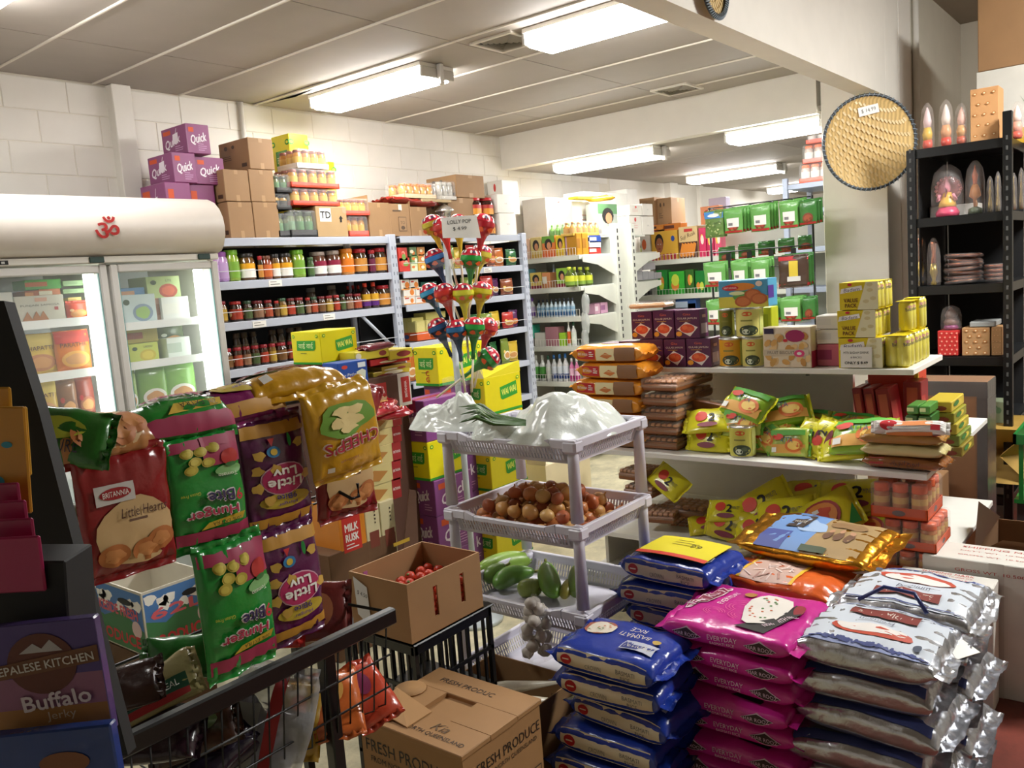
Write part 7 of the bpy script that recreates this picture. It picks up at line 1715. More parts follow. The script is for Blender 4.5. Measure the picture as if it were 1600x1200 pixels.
def D_petha(w, h):
    d = D(); d.rect(-w*.5+.001, -h*.5+.001, w*.5-.001, -h*.4, mat('3a9a5c', 'ink')); d.ell(-w*.28, h*.32, w*.1, h*.07, mat('d9402c', 'ink')); d.text('Dry Petha', -w*.18, h*.02, h*.13, WHITE, w=w*.55, shear=.15)
    d.poly([(w*.12, -h*.2), (w*.38, -h*.24), (w*.42, h*.1), (w*.3, h*.18), (w*.1, h*.1)], mat('dfe6d0', 'ink')); d.rect(w*.16, h*.24, w*.42, h*.42, mat('e3ebf0', 'ink')); return d
carton([X0, X1, y, y+.1, z0, sz(568, X0, y)], '2450a8', None, D_petha, 'blue dry petha sweet box with white lettering on the brown display carton', 'sweet box', GBs, name='sweet_box', kind='gloss')
pz = z0-.2; carton([X0-.06, X1+.0, y+.1, y+.3, z0, z0+.09], '9a4a6a', None, D_blob('e08a3c', 'd9b06a'), 'purple and orange packet behind the blue sweet box', 'biscuit packet', GBs, name='biscuit_packet', kind='film')
y2 = ty+.12; X0, X1 = sx(500, y2, 1.35), sx(557, y2, 1.35); z0 = sz(570, X0, y2)
wai([X0, X1, y2, y2+.2, z0, sz(518, X0, y2)], 'tilted yellow noodle carton above the golden crisp bag', GA)
carton([X0-.1, X1+.3, y2+.01, y2+.26, 0, z0-.002], '5a3a2c', None, None, 'tall brown carton supporting the tilted yellow noodle carton', 'carton', None)
# ================================================================== PRODUCE RACK
PLW = mat('d3d0dc', 'gloss')
RX0, RX1, RY0, RY1 = 2.14, 2.60, 1.50, 2.095
TZ = [1.03, .745, .455, .165]
parts = []
for (x, y) in ((RX0, RY0), (RX1, RY0), (RX0, RY1), (RX1, RY1)):
    for k, z in enumerate(TZ):
        zb = TZ[k+1]+.012 if k < 3 else 0
        parts.append(('leg', M().lathe([(.022, zb), (.0185, z-.075), (.0185, z-.03)], PLW, 14, x+(.024 if x == RX0 else -.024), y+(.024 if y == RY0 else -.024))))
def tier(z, dz=.085):
    x0, x1, y0, y1 = RX0, RX1, RY0, RY1
    rim = M(); h = .03
    rim.box(x0, y0+.14, z-.03, x0+.016, y1-.14, z-.012, PLW, .003)
    for s_ in (0, 1):   # dipped rim on the long front side
        ya, yb = (y0, y0+.1) if s_ == 0 else (y1-.1, y1); rim.box(x0, ya, z-h, x0+.016, yb, z, PLW, .003)
        yy = (y0+.1, y0+.14) if s_ == 0 else (y1-.1, y1-.14)
        rim.add([(x0, yy[0], z), (x0+.016, yy[0], z), (x0+.016, yy[1], z-.012), (x0, yy[1], z-.012), (x0, yy[0], z-h), (x0+.016, yy[0], z-h), (x0+.016, yy[1], z-.03), (x0, yy[1], z-.03)], [(0, 1, 2, 3), (0, 3, 7, 4), (4, 7, 6, 5), (1, 5, 6, 2)], PLW)
    rim.box(x1-.016, y0, z-h, x1, y1, z, PLW, .003).box(x0+.016, y0, z-h, x1-.016, y0+.016, z, PLW, .003).box(x0+.016, y1-.016, z-h, x1-.016, y1, z, PLW, .003)
    for (x, y) in ((x0, y0), (x1, y0), (x0, y1), (x1, y1)): rim.box(x-(.004 if x == x0 else .05), y-(.004 if y == y0 else .05), z-.045, x+(.05 if x == x0 else .004), y+(.05 if y == y0 else .004), z-.002, PLW, .008)
    bas = M(); t = .035; zb = z-dz
    def wall(ax_, a, b, c, c2, n):
        # slatted wall along one axis; c at rim, c2 at foot
        def bx_(u0, u1, za, zb2):
            if ax_ == 'y': 
                v = [(c, u0, za), (c, u1, za), (c2, u1, zb2), (c2, u0, zb2)]
                v += [(x+(.003 if c < 2.3 else -.003), y_, z_) for x, y_, z_ in v]
            else:
                v = [(u0, c, za), (u1, c, za), (u1, c2, zb2), (u0, c2, zb2)]
                v += [(x, y_+(.003 if c < 1.8 else -.003), z_) for x, y_, z_ in v]
            bas.add(v, [(0, 1, 2, 3), (7, 6, 5, 4), (0, 4, 5, 1), (1, 5, 6, 2), (2, 6, 7, 3), (3, 7, 4, 0)], PLW)
        def zz_(f): return z-h+.004-(dz-h)*f
        cc, c2c = c, c2
        def band(f0, f1, u0, u1):
            nonlocal c, c2
            s0, s1 = c, c2; a0 = s0+(s1-s0)*f0; a1 = s0+(s1-s0)*f1; c, c2 = a0, a1; bx_(u0, u1, zz_(f0), zz_(f1)); c, c2 = s0, s1
        band(0, .12, a, b); band(.86, 1, a, b); band(.47, .53, a, b)
        w_ = (b-a)/n
        for i in range(n+1):
            u = a+w_*i; big = i in (0, n)
            band(.1, .9, max(a, u-w_*(.28 if not big else 1.5)), min(b, u+w_*(.28 if not big else 1.5)))
    wall('y', y0+.045, y1-.045, x0+.012, x0+t, 40); wall('y', y0+.045, y1-.045, x1-.012, x1-t, 40)
    wall('x', x0+.045, x1-.045, y0+.012, y0+t, 28); wall('x', x0+.045, x1-.045, y1-.012, y1-t, 28)
    bas.box(x0+t, y0+t, zb, x1-t, y1-t, zb+.004, PLW)
    return rim, bas
for k, z in enumerate(TZ):
    r_, b_ = tier(z); parts.append(('tray_rim', r_)); parts.append(('slatted_basket', b_))
rk = thing('produce_rack', 'white plastic four-tier produce rack of onions and gourds', 'rack', parts)
for c in rk.children:
    if c.name.startswith('slatted_basket'): c['kind'] = 'stuff'
# onions
def onion(col, seed):
    r_ = random.Random(seed); m = M()
    m.lathe([(.0, -.86), (.25, -.88), (.62, -.72), (.92, -.3), (1, .05), (.9, .42), (.58, .74), (.26, .9), (.13, 1.02), (.09, 1.2), (.13, 1.3), (.02, 1.26)], mat(col, 'skin'), 16, cap=False)
    m.warp(lambda p: (p[0]*(1+.05*sin(3*atan2(p[1], p[0])+seed)), p[1], p[2]*.93)); n = M().lathe([(0, -.9), (.1, -.93), (.16, -.86)], mat('8a6a44', 'matt'), 8, cap=False)
    return proto([('onion_body', m), ('root_tuft', n)])
ON = [onion(c, i) for i, c in enumerate(('c67c44', 'b8643c', 'd09a58', 'ae603e', 'd6aa68'))]
zf = TZ[1]-.085+.004; rr = .029
lay_ = []
for L, (nx, ny, inset) in enumerate(((6, 8, .0), (5, 6, .035), (3, 4, .085))):
    for i in range(nx):
        for j in range(ny):
            lay_.append((RX0+.065+inset+i*.062, RY0+.075+(.04 if L else 0)+inset*.9+j*.062, zf+rr+L*.045, L, i, j))
for k, (x, y, z, L, i, j) in enumerate(lay_):
    if x > RX1-.05 or y > RY1-.06: continue
    r_ = random.Random(k*7); s = rr*r_.uniform(.85, 1.12)
    thing('onion', 'brown onion, %s in the %s row back, %s layer of the heap' % (ORD[j], ORD[i], ['bottom', 'second', 'top'][L]), 'onion', ON[k % 5 if r_.random() < .8 else 2], (x+r_.uniform(-.008, .008), y+r_.uniform(-.008, .008), z+r_.uniform(-.003, .006)), (r_.uniform(-.9, .9), r_.uniform(-.9, .9), r_.uniform(0, 6)), 'brown onions on the produce rack', s)
# gourds
def gourd(path, rf, col, label, name='long_gourd', cat='gourd', rib=0):
    m = M(); P_ = [Vector(p) for p in path]
    def cr(t):
        n = len(P_)-1; i = min(int(t*n), n-1); f = t*n-i; a = P_[max(i-1, 0)]; b = P_[i]; c = P_[i+1]; d = P_[min(i+2, n)]
        return .5*((2*b)+(c-a)*f+(2*a-5*b+4*c-d)*f*f+(3*b-a-3*c+d)*f*f*f)
    pts = [cr(i/18) for i in range(19)]
    m.tube(pts, lambda t: rf(t), mat(col, 'skin'), 16)
    s = M().tube([pts[-1], pts[-1]+(pts[-1]-pts[-2]).normalized()*.02], .006, mat('7a7a3a', 'matt'), 6)
    return thing(name, label, cat, [('gourd_body', m), ('stem', s)], (0, 0, 0), 0, 'green gourds on the produce rack')
def bulge(R, a=.6, b=.55):
    R *= 1.28
    return lambda t: R*max(.12, (1-abs(2*t-1)**4)**.5)*(a+(1-a)*sin(pi*min(1, t*1.1)))
zg = TZ[2]-.08
def gp(px, py, z): p = P(px, py, z=z); return (p.x, p.y, z)
gourd([gp(745, 893, zg+.055), gp(790, 880, zg+.05), gp(832, 872, zg+.05)], bulge(.036), '86a844', 'longest pale green gourd lying along the back of the gourd tray')
gourd([gp(775, 915, zg+.04), gp(795, 900, zg+.045), gp(835, 893, zg+.05)], bulge(.03), '5f8a38', 'dark green marrow lying in front of the longest gourd')
gourd([gp(868, 930, zg+.04), gp(857, 905, zg+.055), gp(853, 880, zg+.09)], bulge(.032), '6f9e3c', 'upright mid green gourd in the centre of the gourd tray')
gourd([gp(900, 930, zg+.04), gp(902, 910, zg+.06), gp(900, 885, zg+.09)], bulge(.028), '6f8c3c', 'green gourd next to the near rack post')
gourd([gp(810, 922, zg+.03), gp(830, 918, zg+.03), gp(843, 920, zg+.03)], bulge(.027, .9), '8fa04c', 'small round pale green gourd at the tray edge', 'round_gourd')
gourd([gp(880, 935, zg+.03), gp(885, 920, zg+.05), gp(892, 905, zg+.06)], bulge(.017), '8a8434', 'withered yellow-brown gourd tip between two green gourds')
gourd([gp(756, 905, zg+.05), gp(772, 895, zg+.06), gp(790, 884, zg+.075)], bulge(.028), '5f7f32', 'dark green gourd crossing the end of the longest one')
# garlic net
gb = M().lathe([(0, -.8), (.5, -.82), (.95, -.35), (1, 0), (.8, .45), (.35, .8), (.15, 1.2), (0, 1.25)], mat('cfc6bc', 'skin'), 12, cap=False); gb.warp(lambda p: (p[0]*(1+.08*cos(5*atan2(p[1], p[0]))), p[1]*(1+.08*cos(5*atan2(p[1], p[0]))), p[2])); gbm = gb.mesh('garlic_bulb')
g0 = P(838, 985, d=2.85); parts = [('net', M().lathe([(.02, -.11), (.055, -.09), (.06, 0), (.045, .07), (.015, .11), (.006, .13)], mat('e6e0d6', 'wrap'), 12, cap=False))]
o = link('garlic_net', None); props(o, 'net bag of white garlic bulbs on the lowest rack tier', 'garlic'); o.location = g0; link('net', parts[0][1].mesh('net'), o)
for k in range(18):
    a = k*2.4; z = -.085+.011*k; R_ = .034 if k < 14 else .018
    b = link('garlic_bulb', gbm, o); b.location = (R_*cos(a), R_*sin(a), z); b.scale = (.022,)*3; b.rotation_euler = (a, k, 0)
# plastic bags on the top tier
def plastic(cx, cy, z0, rx, ry, h, seed, label, yaw=0, tail=None):
    def fn(u, v):
        a = 2*pi*u; q = v; r_ = 1-q
        nz = noise.noise(Vector((cos(a)*1.5*r_+seed, sin(a)*1.5*r_, .3)))
        cr_ = 1-min(1, 2.6*abs(noise.noise(Vector((cos(a)*2.1*r_+seed*3, sin(a)*2.6*r_, 1.7)))))
        cr_ += .6*(1-min(1, 3*abs(noise.noise(Vector((cos(a)*4.6*r_, sin(a)*4*r_+seed, 5))))))
        k = 1+.3*nz*r_
        if tail and abs(((a-tail+pi) % (2*pi))-pi) < .6: k += .7*(1-abs(((a-tail+pi) % (2*pi))-pi)/.6)*(1-q)
        x, y = rx*cos(a)*k*r_, ry*sin(a)*k*r_
        z = h*(1-r_**2.6)*(.8+.75*nz)+.016*cr_*(1-r_**4)
        return (x, y, max(.0, z)-.01*(1-q))
    m = M().grid(fn, 110, 44, mat('e3e9e2', 'film'), True)
    R_ = Matrix.Rotation(yaw, 3, 'Z'); m.warp(lambda p: R_ @ p)
    return thing('plastic_bag', label, 'plastic bag', [('bag_film', m)], (cx, cy, z0))
plastic(2.37, 1.70, TZ[0]-.012, .24, .2, .135, 4, 'large crumpled white plastic bag humped over the near end of the rack top')
plastic(2.24, 2.1, TZ[0]+.004, .1, .17, .085, 9, 'smaller white plastic bag spilling beans at the far end of the rack top', .2)
plastic(2.2, 1.86, TZ[0]-.008, .075, .11, .05, 15, 'limp white bag flap hanging over the rim of the rack top', .1)
GBn = 'green beans on the rack top'
rn = random.Random(5)
for k in range(16):
    a = gp(722+rn.uniform(-6, 16), 632+k*2.0+rn.uniform(-3, 3), TZ[0]+.085); b = gp(770+rn.uniform(-6, 6), 648+k*1.0, TZ[0]+.075); c = gp(822, 656+k*.6, TZ[0]+.06)
    m = M().tube([a, ((a[0]+b[0])/2, (a[1]+b[1])/2, a[2]+.014), b, c], lambda t: .0052*(1-.85*abs(2*t-1)**6), mat(['3f6428', '35551f', '4a7030'][k % 3], 'skin'), 7)
    thing('green_bean', '%s green bean counted from the top of the bunch in the white bag' % ORD[k], 'bean', [('bean', m)], (0, 0, 0), 0, GBn)
# ================================================================== CRATES, TOMATOES, PRODUCE CARTONS
def crate(x0, x1, y0, y1, z0, z1, label):
    m = M(); c = mat('141415', 'gloss'); m.box(x0, y0, z1-.03, x1, y0+.012, z1, c, .003).box(x0, y1-.012, z1-.03, x1, y1, z1, c).box(x0, y0, z1-.03, x0+.012, y1, z1, c, .003).box(x1-.012, y0, z1-.03, x1, y1, z1, c)
    m.box(x0, y0, z0, x1, y1, z0+.012, c)
    for (a, b) in ((x0, y0), (x1-.014, y0), (x0, y1-.014), (x1-.014, y1-.014)): m.box(a, b, z0, a+.014, b+.014, z1, c)
    parts = [('crate_frame', m)]; n = 9
    bar = M().box(-.004, -.004, z0, .004, .004, z1-.02, c).mesh('bar')
    for i in range(1, n):
        for (x, y) in ((x0+(x1-x0)*i/n, y0+.006), (x0+.006, y0+(y1-y0)*i/n), (x0+(x1-x0)*i/n, y1-.006), (x1-.006, y0+(y1-y0)*i/n)): parts.append(('bar', bar, ('at', (x, y, 0))))
    for z in ((z0+z1)/2,): parts.append(('band', M().box(x0, y0, z-.006, x1, y0+.006, z+.006, c).box(x0, y0, z-.006, x0+.006, y1, z+.006, c)))
    lid = M().box(x0-.008, y0-.008, z1, x1+.008, y1+.008, z1+.008, c, .003); parts.append(('lip', lid))
    return tthing('milk_crate', label, 'crate', parts, (0, 0, 0), 0, 'black plastic crates under the tomatoes')
crate(1.56, 1.90, 1.69, 2.0, .28, .54, 'upper black plastic crate directly under the tomato carton'); crate(1.57, 1.89, 1.70, 1.99, 0, .275, 'lower black plastic crate standing on the floor')
def opencarton(x0, x1, y0, y1, z0, z1, col, t=.005, holes=()):
    k = mat(col, 'card'); m = M(); m.box(x0, y0, z0, x1, y1, z0+t, k)
    m.box(x1-t, y0+t, z0, x1, y1, z1, k).box(x0+t, y1-t, z0, x1-t, y1, z1, k).box(x0, y0+t, z0, x0+t, y1, z1, k)
    if holes:
        # front face with slots cut through
        xs_ = [x0]
        for (a, b) in holes: xs_ += [a, b]
        xs_ += [x1]; za, zb = z0+(z1-z0)*.28, z0+(z1-z0)*.78
        m.box(x0, y0, z0, x1, y0+t, za, k).box(x0, y0, zb, x1, y0+t, z1, k)
        for i in range(0, len(xs_), 2): m.box(xs_[i], y0, za, xs_[i+1], y0+t, zb, k)
    else: m.box(x0, y0, z0, x1, y0+t, z1, k)
    return m
tx0, tx1, ty0, ty1, tz0, tz1 = 1.55, 1.86, 1.685, 1.93, .549, .728
body = opencarton(tx0, tx1, ty0, ty1, tz0, tz1, 'a37c54', holes=((tx0+.1, tx0+.118), (tx0+.215, tx0+.233)))
d = D(); d.poly([(-.085, .08), (-.028, .055), (-.022, -.07), (-.078, -.035)], mat('e3e3e6', 'ink')); pm = M().dec(d, lambda x, y, k: (tx0-.004-.004*abs(x), (ty0+ty1)/2-x-.0+.015, (tz0+tz1)/2+y))
d = D(); d.text('$ 4.50', -.05, .03, .014, mat('4a4a55', 'ink'), rot=-.2); pt = M().dec(d, lambda x, y, k: (tx0-.0052-.004*abs(x), (ty0+ty1)/2-x+.015, (tz0+tz1)/2+y))
pk_ = M().box(1.60, ty1-.0075, .64, 1.615, ty1-.006, .71, mat('b0629c', 'ink'))
thing('tomato_carton', 'open brown carton of small tomatoes with a handwritten price note', 'carton', [('box_body', body), ('price_note', pm, [('handwriting', pt)]), ('purple_tag', pk_)])
tm = proto([('tomato_body', M().lathe([(0, -.85), (.5, -.8), (.95, -.3), (1, .1), (.75, .65), (.3, .82), (0, .75)], mat('c03a22', 'skin'), 12, cap=False)), ('calyx', M().lathe([(0, .82), (.3, .86), (.0, .9)], mat('5c7a34', 'matt'), 5, cap=False))])
kk = 0
for L in range(5):
    for i in range(7):
        for j in range(5):
            if L < 4 and not (j == 0 and i in (2, 3, 5)): continue
            rn = random.Random(kk*3+1); kk += 1
            thing('tomato', 'small red tomato, %s from the note in row %s, layer %s' % (ORD[i], ORD[j], ['one', 'two', 'three', 'four', 'five'][L]), 'tomato', tm, (tx0+.028+i*.042+rn.uniform(-.004, .004), ty0+.024+j*.042, tz0+.02+L*.021+rn.uniform(0, .006)), (rn.uniform(-1, 1), rn.uniform(-1, 1), 0), 'small red tomatoes in the carton', .0175)
# FRESH PRODUCE carton
x0, x1, y0, y1, z1 = 1.33, 1.64, 1.315, 1.675, .45
k = mat('a57c50', 'card'); K2 = mat('2c241c', 'ink')
bd = M().box(x0, y0, 0, x1, y1, z1-.012, k, .003)
lid = M(); X_ = [(x0, x0+.08), (x1-.07, x1)]; lid.box(x0-.004, y0-.004, z1-.014, x0+.105, y1+.004, z1, k, .002).box(x1-.1, y0-.004, z1-.014, x1+.004, y1+.004, z1, k, .002).box(x0+.105, y0-.004, z1-.014, x1-.1, y0+.13, z1, k).box(x0+.105, y1-.12, z1-.014, x1-.1, y1+.004, z1, k)
fl = M(); fl.add([(x0+.02, y0+.2, z1+.001), (x0+.11, y0+.2, z1+.001), (x0+.115, y1-.03, z1+.03), (x0+.03, y1-.02, z1+.012), (x0+.02, y0+.2, z1+.004), (x0+.11, y0+.2, z1+.004), (x0+.115, y1-.03, z1+.033), (x0+.03, y1-.02, z1+.015)], [(0, 1, 2, 3), (4, 7, 6, 5), (0, 4, 5, 1), (1, 5, 6, 2), (2, 6, 7, 3), (3, 7, 4, 0)], mat('b58a5a', 'card'))
fl2 = M().lathe([(.045, z1+.001), (.045, z1+.005)], mat('b58a5a', 'card'), 14, x0+.045, y0+.3).lathe([(.045, z1+.001), (.045, z1+.005)], mat('b58a5a', 'card'), 14, x0+.17, y1-.02)
ins = M().box(x0+.1, y0+.12, z1-.03, x1-.095, y1-.11, z1-.0155, mat('cfcfd4', 'film')); d = D(); lines(d, -.04, .04, .03, 6, K2, .012, .003, 4); d.rect(-.01, -.01, .02, .0, K2); pi_ = M().dec(d, lambda x, y, q: ((x0+x1)/2-y, (y0+y1)/2-x, z1-.0148+.0003*q))
d = D(); d.text('FRESH PRODUCE', -.005, .16, .033, K2, w=.31); d.text('FROM NORTH QUEENSLAND', 0, .122, .019, K2, w=.29); d.poly([(-.05, -.2), (.05, -.2), (.03, .05), (.0, .16), (-.03, .05)], mat('7a684c', 'ink'), k=0)
px_ = M().dec(d, lambda x, y, q: (x0-.0008-.0003*q, (y0+y1)/2-x, .22+y))
d = D(); d.text('FRESH PRODUCE', .02, .165, .027, K2, w=.25); d.text('FROM NORTH QUEENSLAND', .02, .135, .014, K2, w=.22); d.ell(0, .07, .05, .018, K2, n=16); d.rect(-.14, -.05, -.02, .04, K2); d.rect(-.137, -.047, -.023, .037, k); d.rect(.05, .0, .14, .06, K2); d.rect(.053, .003, .137, .057, k)
py_ = M().dec(d, lambda x, y, q: ((x0+x1)/2+x, y0-.0008-.0003*q, .22+y))
d = D(); d.text('FRESH PRODUC', .105, .03, .02, K2, w=.19, rot=-pi/2); d.text('FROM NORTH QUEENSLAND', -.125, -.03, .018, K2, w=.26, rot=-pi/2); d.text('Kia', -.09, -.06, .03, mat('6a543c', 'ink'), rot=-pi/2, shear=.3)
pt_ = M().dec(d, lambda x, y, q: ((x0+x1)/2+x, (y0+y1)/2+y, z1+.0006+.0003*q))
thing('produce_carton', 'brown FRESH PRODUCE carton with torn lid and newspaper inside', 'carton', [('box_body', bd), ('torn_lid', lid), ('flap', fl), ('flap', fl2), ('newspaper', ins, [('newsprint', pi_)]), ('lettering_side', px_), ('lettering_end', py_), ('lettering_top', pt_)])
bm = opencarton(1.88, 2.115, 1.53, 1.89, 0, .25, '94704a')
hl = M().box(2.1085, 1.6, .12, 2.1095, 1.64, .17, mat('6a4c30', 'ink'))
thing('radish_carton', 'open brown carton of white radish beside the garlic', 'carton', [('box_body', bm), ('hand_hole', hl)])
for i, (a, b, c) in enumerate([((1.9, 1.80, .21), (1.98, 1.72, .225), (2.08, 1.58, .235)), ((1.9, 1.7, .19), (1.97, 1.64, .2), (2.04, 1.55, .2)), ((1.93, 1.86, .17), (2.0, 1.8, .19), (2.08, 1.7, .2)), ((1.92, 1.6, .15), (2.0, 1.58, .16), (2.08, 1.56, .17))]):
    m = M().tube([Vector(a), Vector(b)*.5+Vector(a)*.5, Vector(b), Vector(c)], lambda t: .03*(1-t**3*.85) if t > .06 else .018, mat('d6cdb8', 'skin'), 14)
    thing('white_radish', '%s long white radish in the open carton by the garlic' % ['topmost', 'second', 'third', 'lowest'][i], 'radish', [('radish_root', m)], (0, 0, 0), 0, 'white radishes')
carton((1.89, 2.1, 1.54, 1.88, .006, .13), 'b9a98a', None, None, 'folded paper liner under the radishes', 'paper', None, name='paper_liner')
# ================================================================== RICE BAGS
STK = ['topmost', 'second', 'third', 'fourth', 'fifth', 'sixth', 'seventh', 'eighth', 'lowest']
def D_cside(w, h):
    d = D(); d.rect(-w*.44, -h*.4, w*.44, h*.4, mat('d9cdb0', 'ink'), step=.025); d.ell(-w*.34, h*.02, w*.06, h*.2, mat('b01f24', 'ink'), n=14); d.rect(-w*.375, h*.0, -w*.305, h*.05, mat('e9d9c0', 'ink'))
    d.text('CROWN', -w*.06, -h*.05, h*.17, mat('7a766c', 'ink'), w=w*.16); d.text('BASMATI', w*.26, h*.06, h*.15, mat('5c5a54', 'ink'), w=w*.18); d.text('RICE', w*.26, -h*.14, h*.14, mat('5c5a54', 'ink'), w=w*.09); return d
def D_ctop(w, h):
    d = D(); d.ell(-w*.28, h*.12, w*.16, h*.2, mat('a8624a', 'ink'), rings=3); d.ell(-w*.26, h*.1, w*.14, h*.17, mat('e6dccb', 'ink'), rings=3, wob=.15)
    r = random.Random(2)
    for i in range(10): d.ell(-w*.26+r.uniform(-.1, .1)*w, h*.1+r.uniform(-.12, .12)*h, w*.012, h*.014, mat(['c96a3a', '4a7a3a'][i % 2], 'ink'), n=6)
    W_ = mat('c9c4b4', 'ink'); d.text('BASMATI', w*.12, h*.05, h*.1, W_, rot=pi, w=w*.3); d.text('RICE', w*.1, h*.2, h*.1, W_, rot=pi, w=w*.16)
    d.rect(w*.1, -h*.3, w*.42, -h*.08, mat('b9bccb', 'ink'), step=.03); d.rect(w*.11, -h*.285, w*.41, -h*.095, mat('1e2f7c', 'ink'), step=.03); d.text('CROWN', w*.26, -h*.19, h*.12, W_, rot=pi, w=w*.26); d.ell(w*.36, h*.0, w*.04, h*.05, mat('b9993a', 'ink')); return d
cb = [Bag(.33, .25, .082, n=5, m=7, fin=.032, seed=s, wr=.0045, nu=26, nt=30, pinch=.03) for s in (1, 2)]
CP = [bagparts(cb[i], '1f3a9c', D_ctop(.32, .24), D_cside(.33, .082)) for i in (0, 1)]
for i in range(6):
    thing('rice_bag', '%s blue basmati rice bag from the top of the stack nearest the produce carton' % STK[i if i < 5 else 8], 'rice bag', CP[i % 2], (1.975+[0, .01, .03, 0, -.02, .01][i], 1.262+[0, 0, -.03, .01, .02, 0][i], .5-.083*(i+1)+.002), orient(0, 0, [0, 3, -4, 2, 1, -2][i]), 'blue basmati rice bags')
for i in range(7):
    p = thing('rice_bag', '%s blue basmati rice bag from the top of the stack against the onion rack' % STK[i if i < 6 else 8], 'rice bag', CP[(i+1) % 2], (2.46+[0, -.01, .015, 0, .01, 0, .01][i], 1.315+[0, .02, 0, .02, -.01, 0, .01][i], .6-.084*(i+1)+.002), orient(0, 0, [-3, 2, -1, 3, -2, 2, 0][i]), 'blue basmati rice bags')
d = D(); d.rect(-.13, -.1, .13, .09, mat('e8d81c', 'ink'), step=.05); d.rect(-.13, -.1, .13, -.075, mat('d9402c', 'ink'), step=.05); d.text('99', .04, .01, .03, mat('5a5416', 'ink')); lines(d, -.05, .05, .05, 3, mat('a89a2c', 'ink'), .022, .004)
sg = M().dec(d, lambda x, y, k: (y, -x, .004+.0004*k-.35*x*x-.2*y*y)); sb = M().grid(lambda u, v: ((v-.5)*.19-.005, -(u-.5)*.26, .003-.35*((u-.5)*.26)**2-.2*((v-.5)*.19)**2), 6, 5, mat('e8d81c', 'ink'))
thing('price_sign', 'yellow price sheet with red edge taped on the rear blue rice stack', 'price sign', [('sheet', sb), ('lettering', sg)], (2.47, 1.31, .612), radians(-3))
# pink bags
def D_hr(w, h):
    d = D(); K3 = mat('3a2424', 'ink'); W_ = mat('e9c9dc', 'ink')
    for s_ in (-1, 1):
        d.poly([(s_*w*.3-w*.13, 0), (s_*w*.3-w*.05, h*.18), (s_*w*.3, h*.3), (s_*w*.3+w*.05, h*.18), (s_*w*.3+w*.13, 0), (s_*w*.3+w*.05, -h*.18), (s_*w*.3, -h*.22), (s_*w*.3-w*.05, -h*.18)], W_, k=1)
        d.poly([(s_*w*.3-w*.122, 0), (s_*w*.3-w*.05, h*.15), (s_*w*.3, h*.25), (s_*w*.3+w*.05, h*.15), (s_*w*.3+w*.122, 0), (s_*w*.3+w*.05, -h*.15), (s_*w*.3, -h*.19), (s_*w*.3-w*.05, -h*.15)], K3, k=2)
        d.text('HAR ROOZ', s_*w*.3, 0, h*.17, W_, w=w*.2, k=4)
    d.text('EVERYDAY', 0, h*.08, h*.2, W_, w=w*.24); d.text('BASMATI RICE', 0, -h*.14, h*.12, W_, w=w*.2); return d
def D_hrtop(w, h):
    d = D(); W_ = mat('ecd3df', 'ink'); L_ = mat('e0559c', 'ink')
    for (a, b, c) in ((-.05, .0, .12), (.02, -.18, .1), (-.2, -.2, .09), (.1, .25, .08)):
        for q in range(3):
            pts = [(w*a+w*c*(1-q*.25)*cos(t*.35), h*b+h*c*(1-q*.25)*sin(t*.35)) for t in range(14)]
            for i in range(13): (x0_, y0_), (x1_, y1_) = pts[i], pts[i+1]; d.poly([(x0_, y0_), (x1_, y1_), (x1_*1.0+.0015, y1_+.0015), (x0_+.0015, y0_+.0015)], L_, k=1)
    d.ell(-w*.36, h*.1, w*.07, h*.32, W_, rings=2, a0=-.3, k=2); d.ell(-w*.36, h*.1, w*.06, h*.3, mat('8f1c40', 'ink'), rings=2, a0=-.3, k=3); d.text('HAR ROOZ', -w*.36, h*.1, h*.11, W_, w=h*.5, rot=pi/2-.3, k=5)
    d.text('EVERYDAY', -w*.2, h*.14, h*.06, W_, w=h*.3, rot=pi/2-.2); d.ell(-w*.06, h*.26, w*.05, h*.06, mat('b07a3a', 'ink'), k=3)
    d.poly([(w*.05, -h*.4), (w*.3, -h*.42), (w*.44, h*.1), (w*.34, h*.2), (w*.3, -h*.1)], mat('2a2626', 'ink'), k=3); d.ell(w*.16, h*.02, w*.17, h*.33, mat('e3dcd4', 'ink'), rings=4, wob=.12, k=5)
    r = random.Random(9)
    for i in range(24): d.ell(w*.16+r.uniform(-.12, .12)*w, h*.02+r.uniform(-.24, .24)*h, w*.012, h*.012, mat(['d9764a', '5a8a4a', 'c9583a'][i % 3], 'ink'), n=6, k=6)
    d.text('NOW WITH FREE', w*.34, -h*.16, h*.05, W_, w=h*.36, rot=1.1, k=7); d.ell(w*.4, h*.1, w*.04, h*.09, mat('8f1c24', 'ink'), k=7); return d
pb = [Bag(.375, .34, .068, n=4.2, m=7, fin=.03, seed=s, wr=.005, nu=26, nt=30, pinch=.02) for s in (5, 6)]
PP = [bagparts(pb[i], 'cc2a92', D_hrtop(.36, .33), D_hr(.36, .068)) for i in (0, 1)]
for i in range(8):
    thing('rice_bag', '%s pink everyday basmati rice bag of the pink stack' % STK[i], 'rice bag', PP[i % 2], (2.235+[0, .0, .02, -.01, .02, .0, .01, 0][i], .993+[0, -.015, -.02, .015, 0, .005, -.01, 0][i], .545-.0675*(i+1)+.001), orient(0, 0, [0, -3, -5, 1, -1, 2, 0, 1][i]), 'pink basmati rice bags')
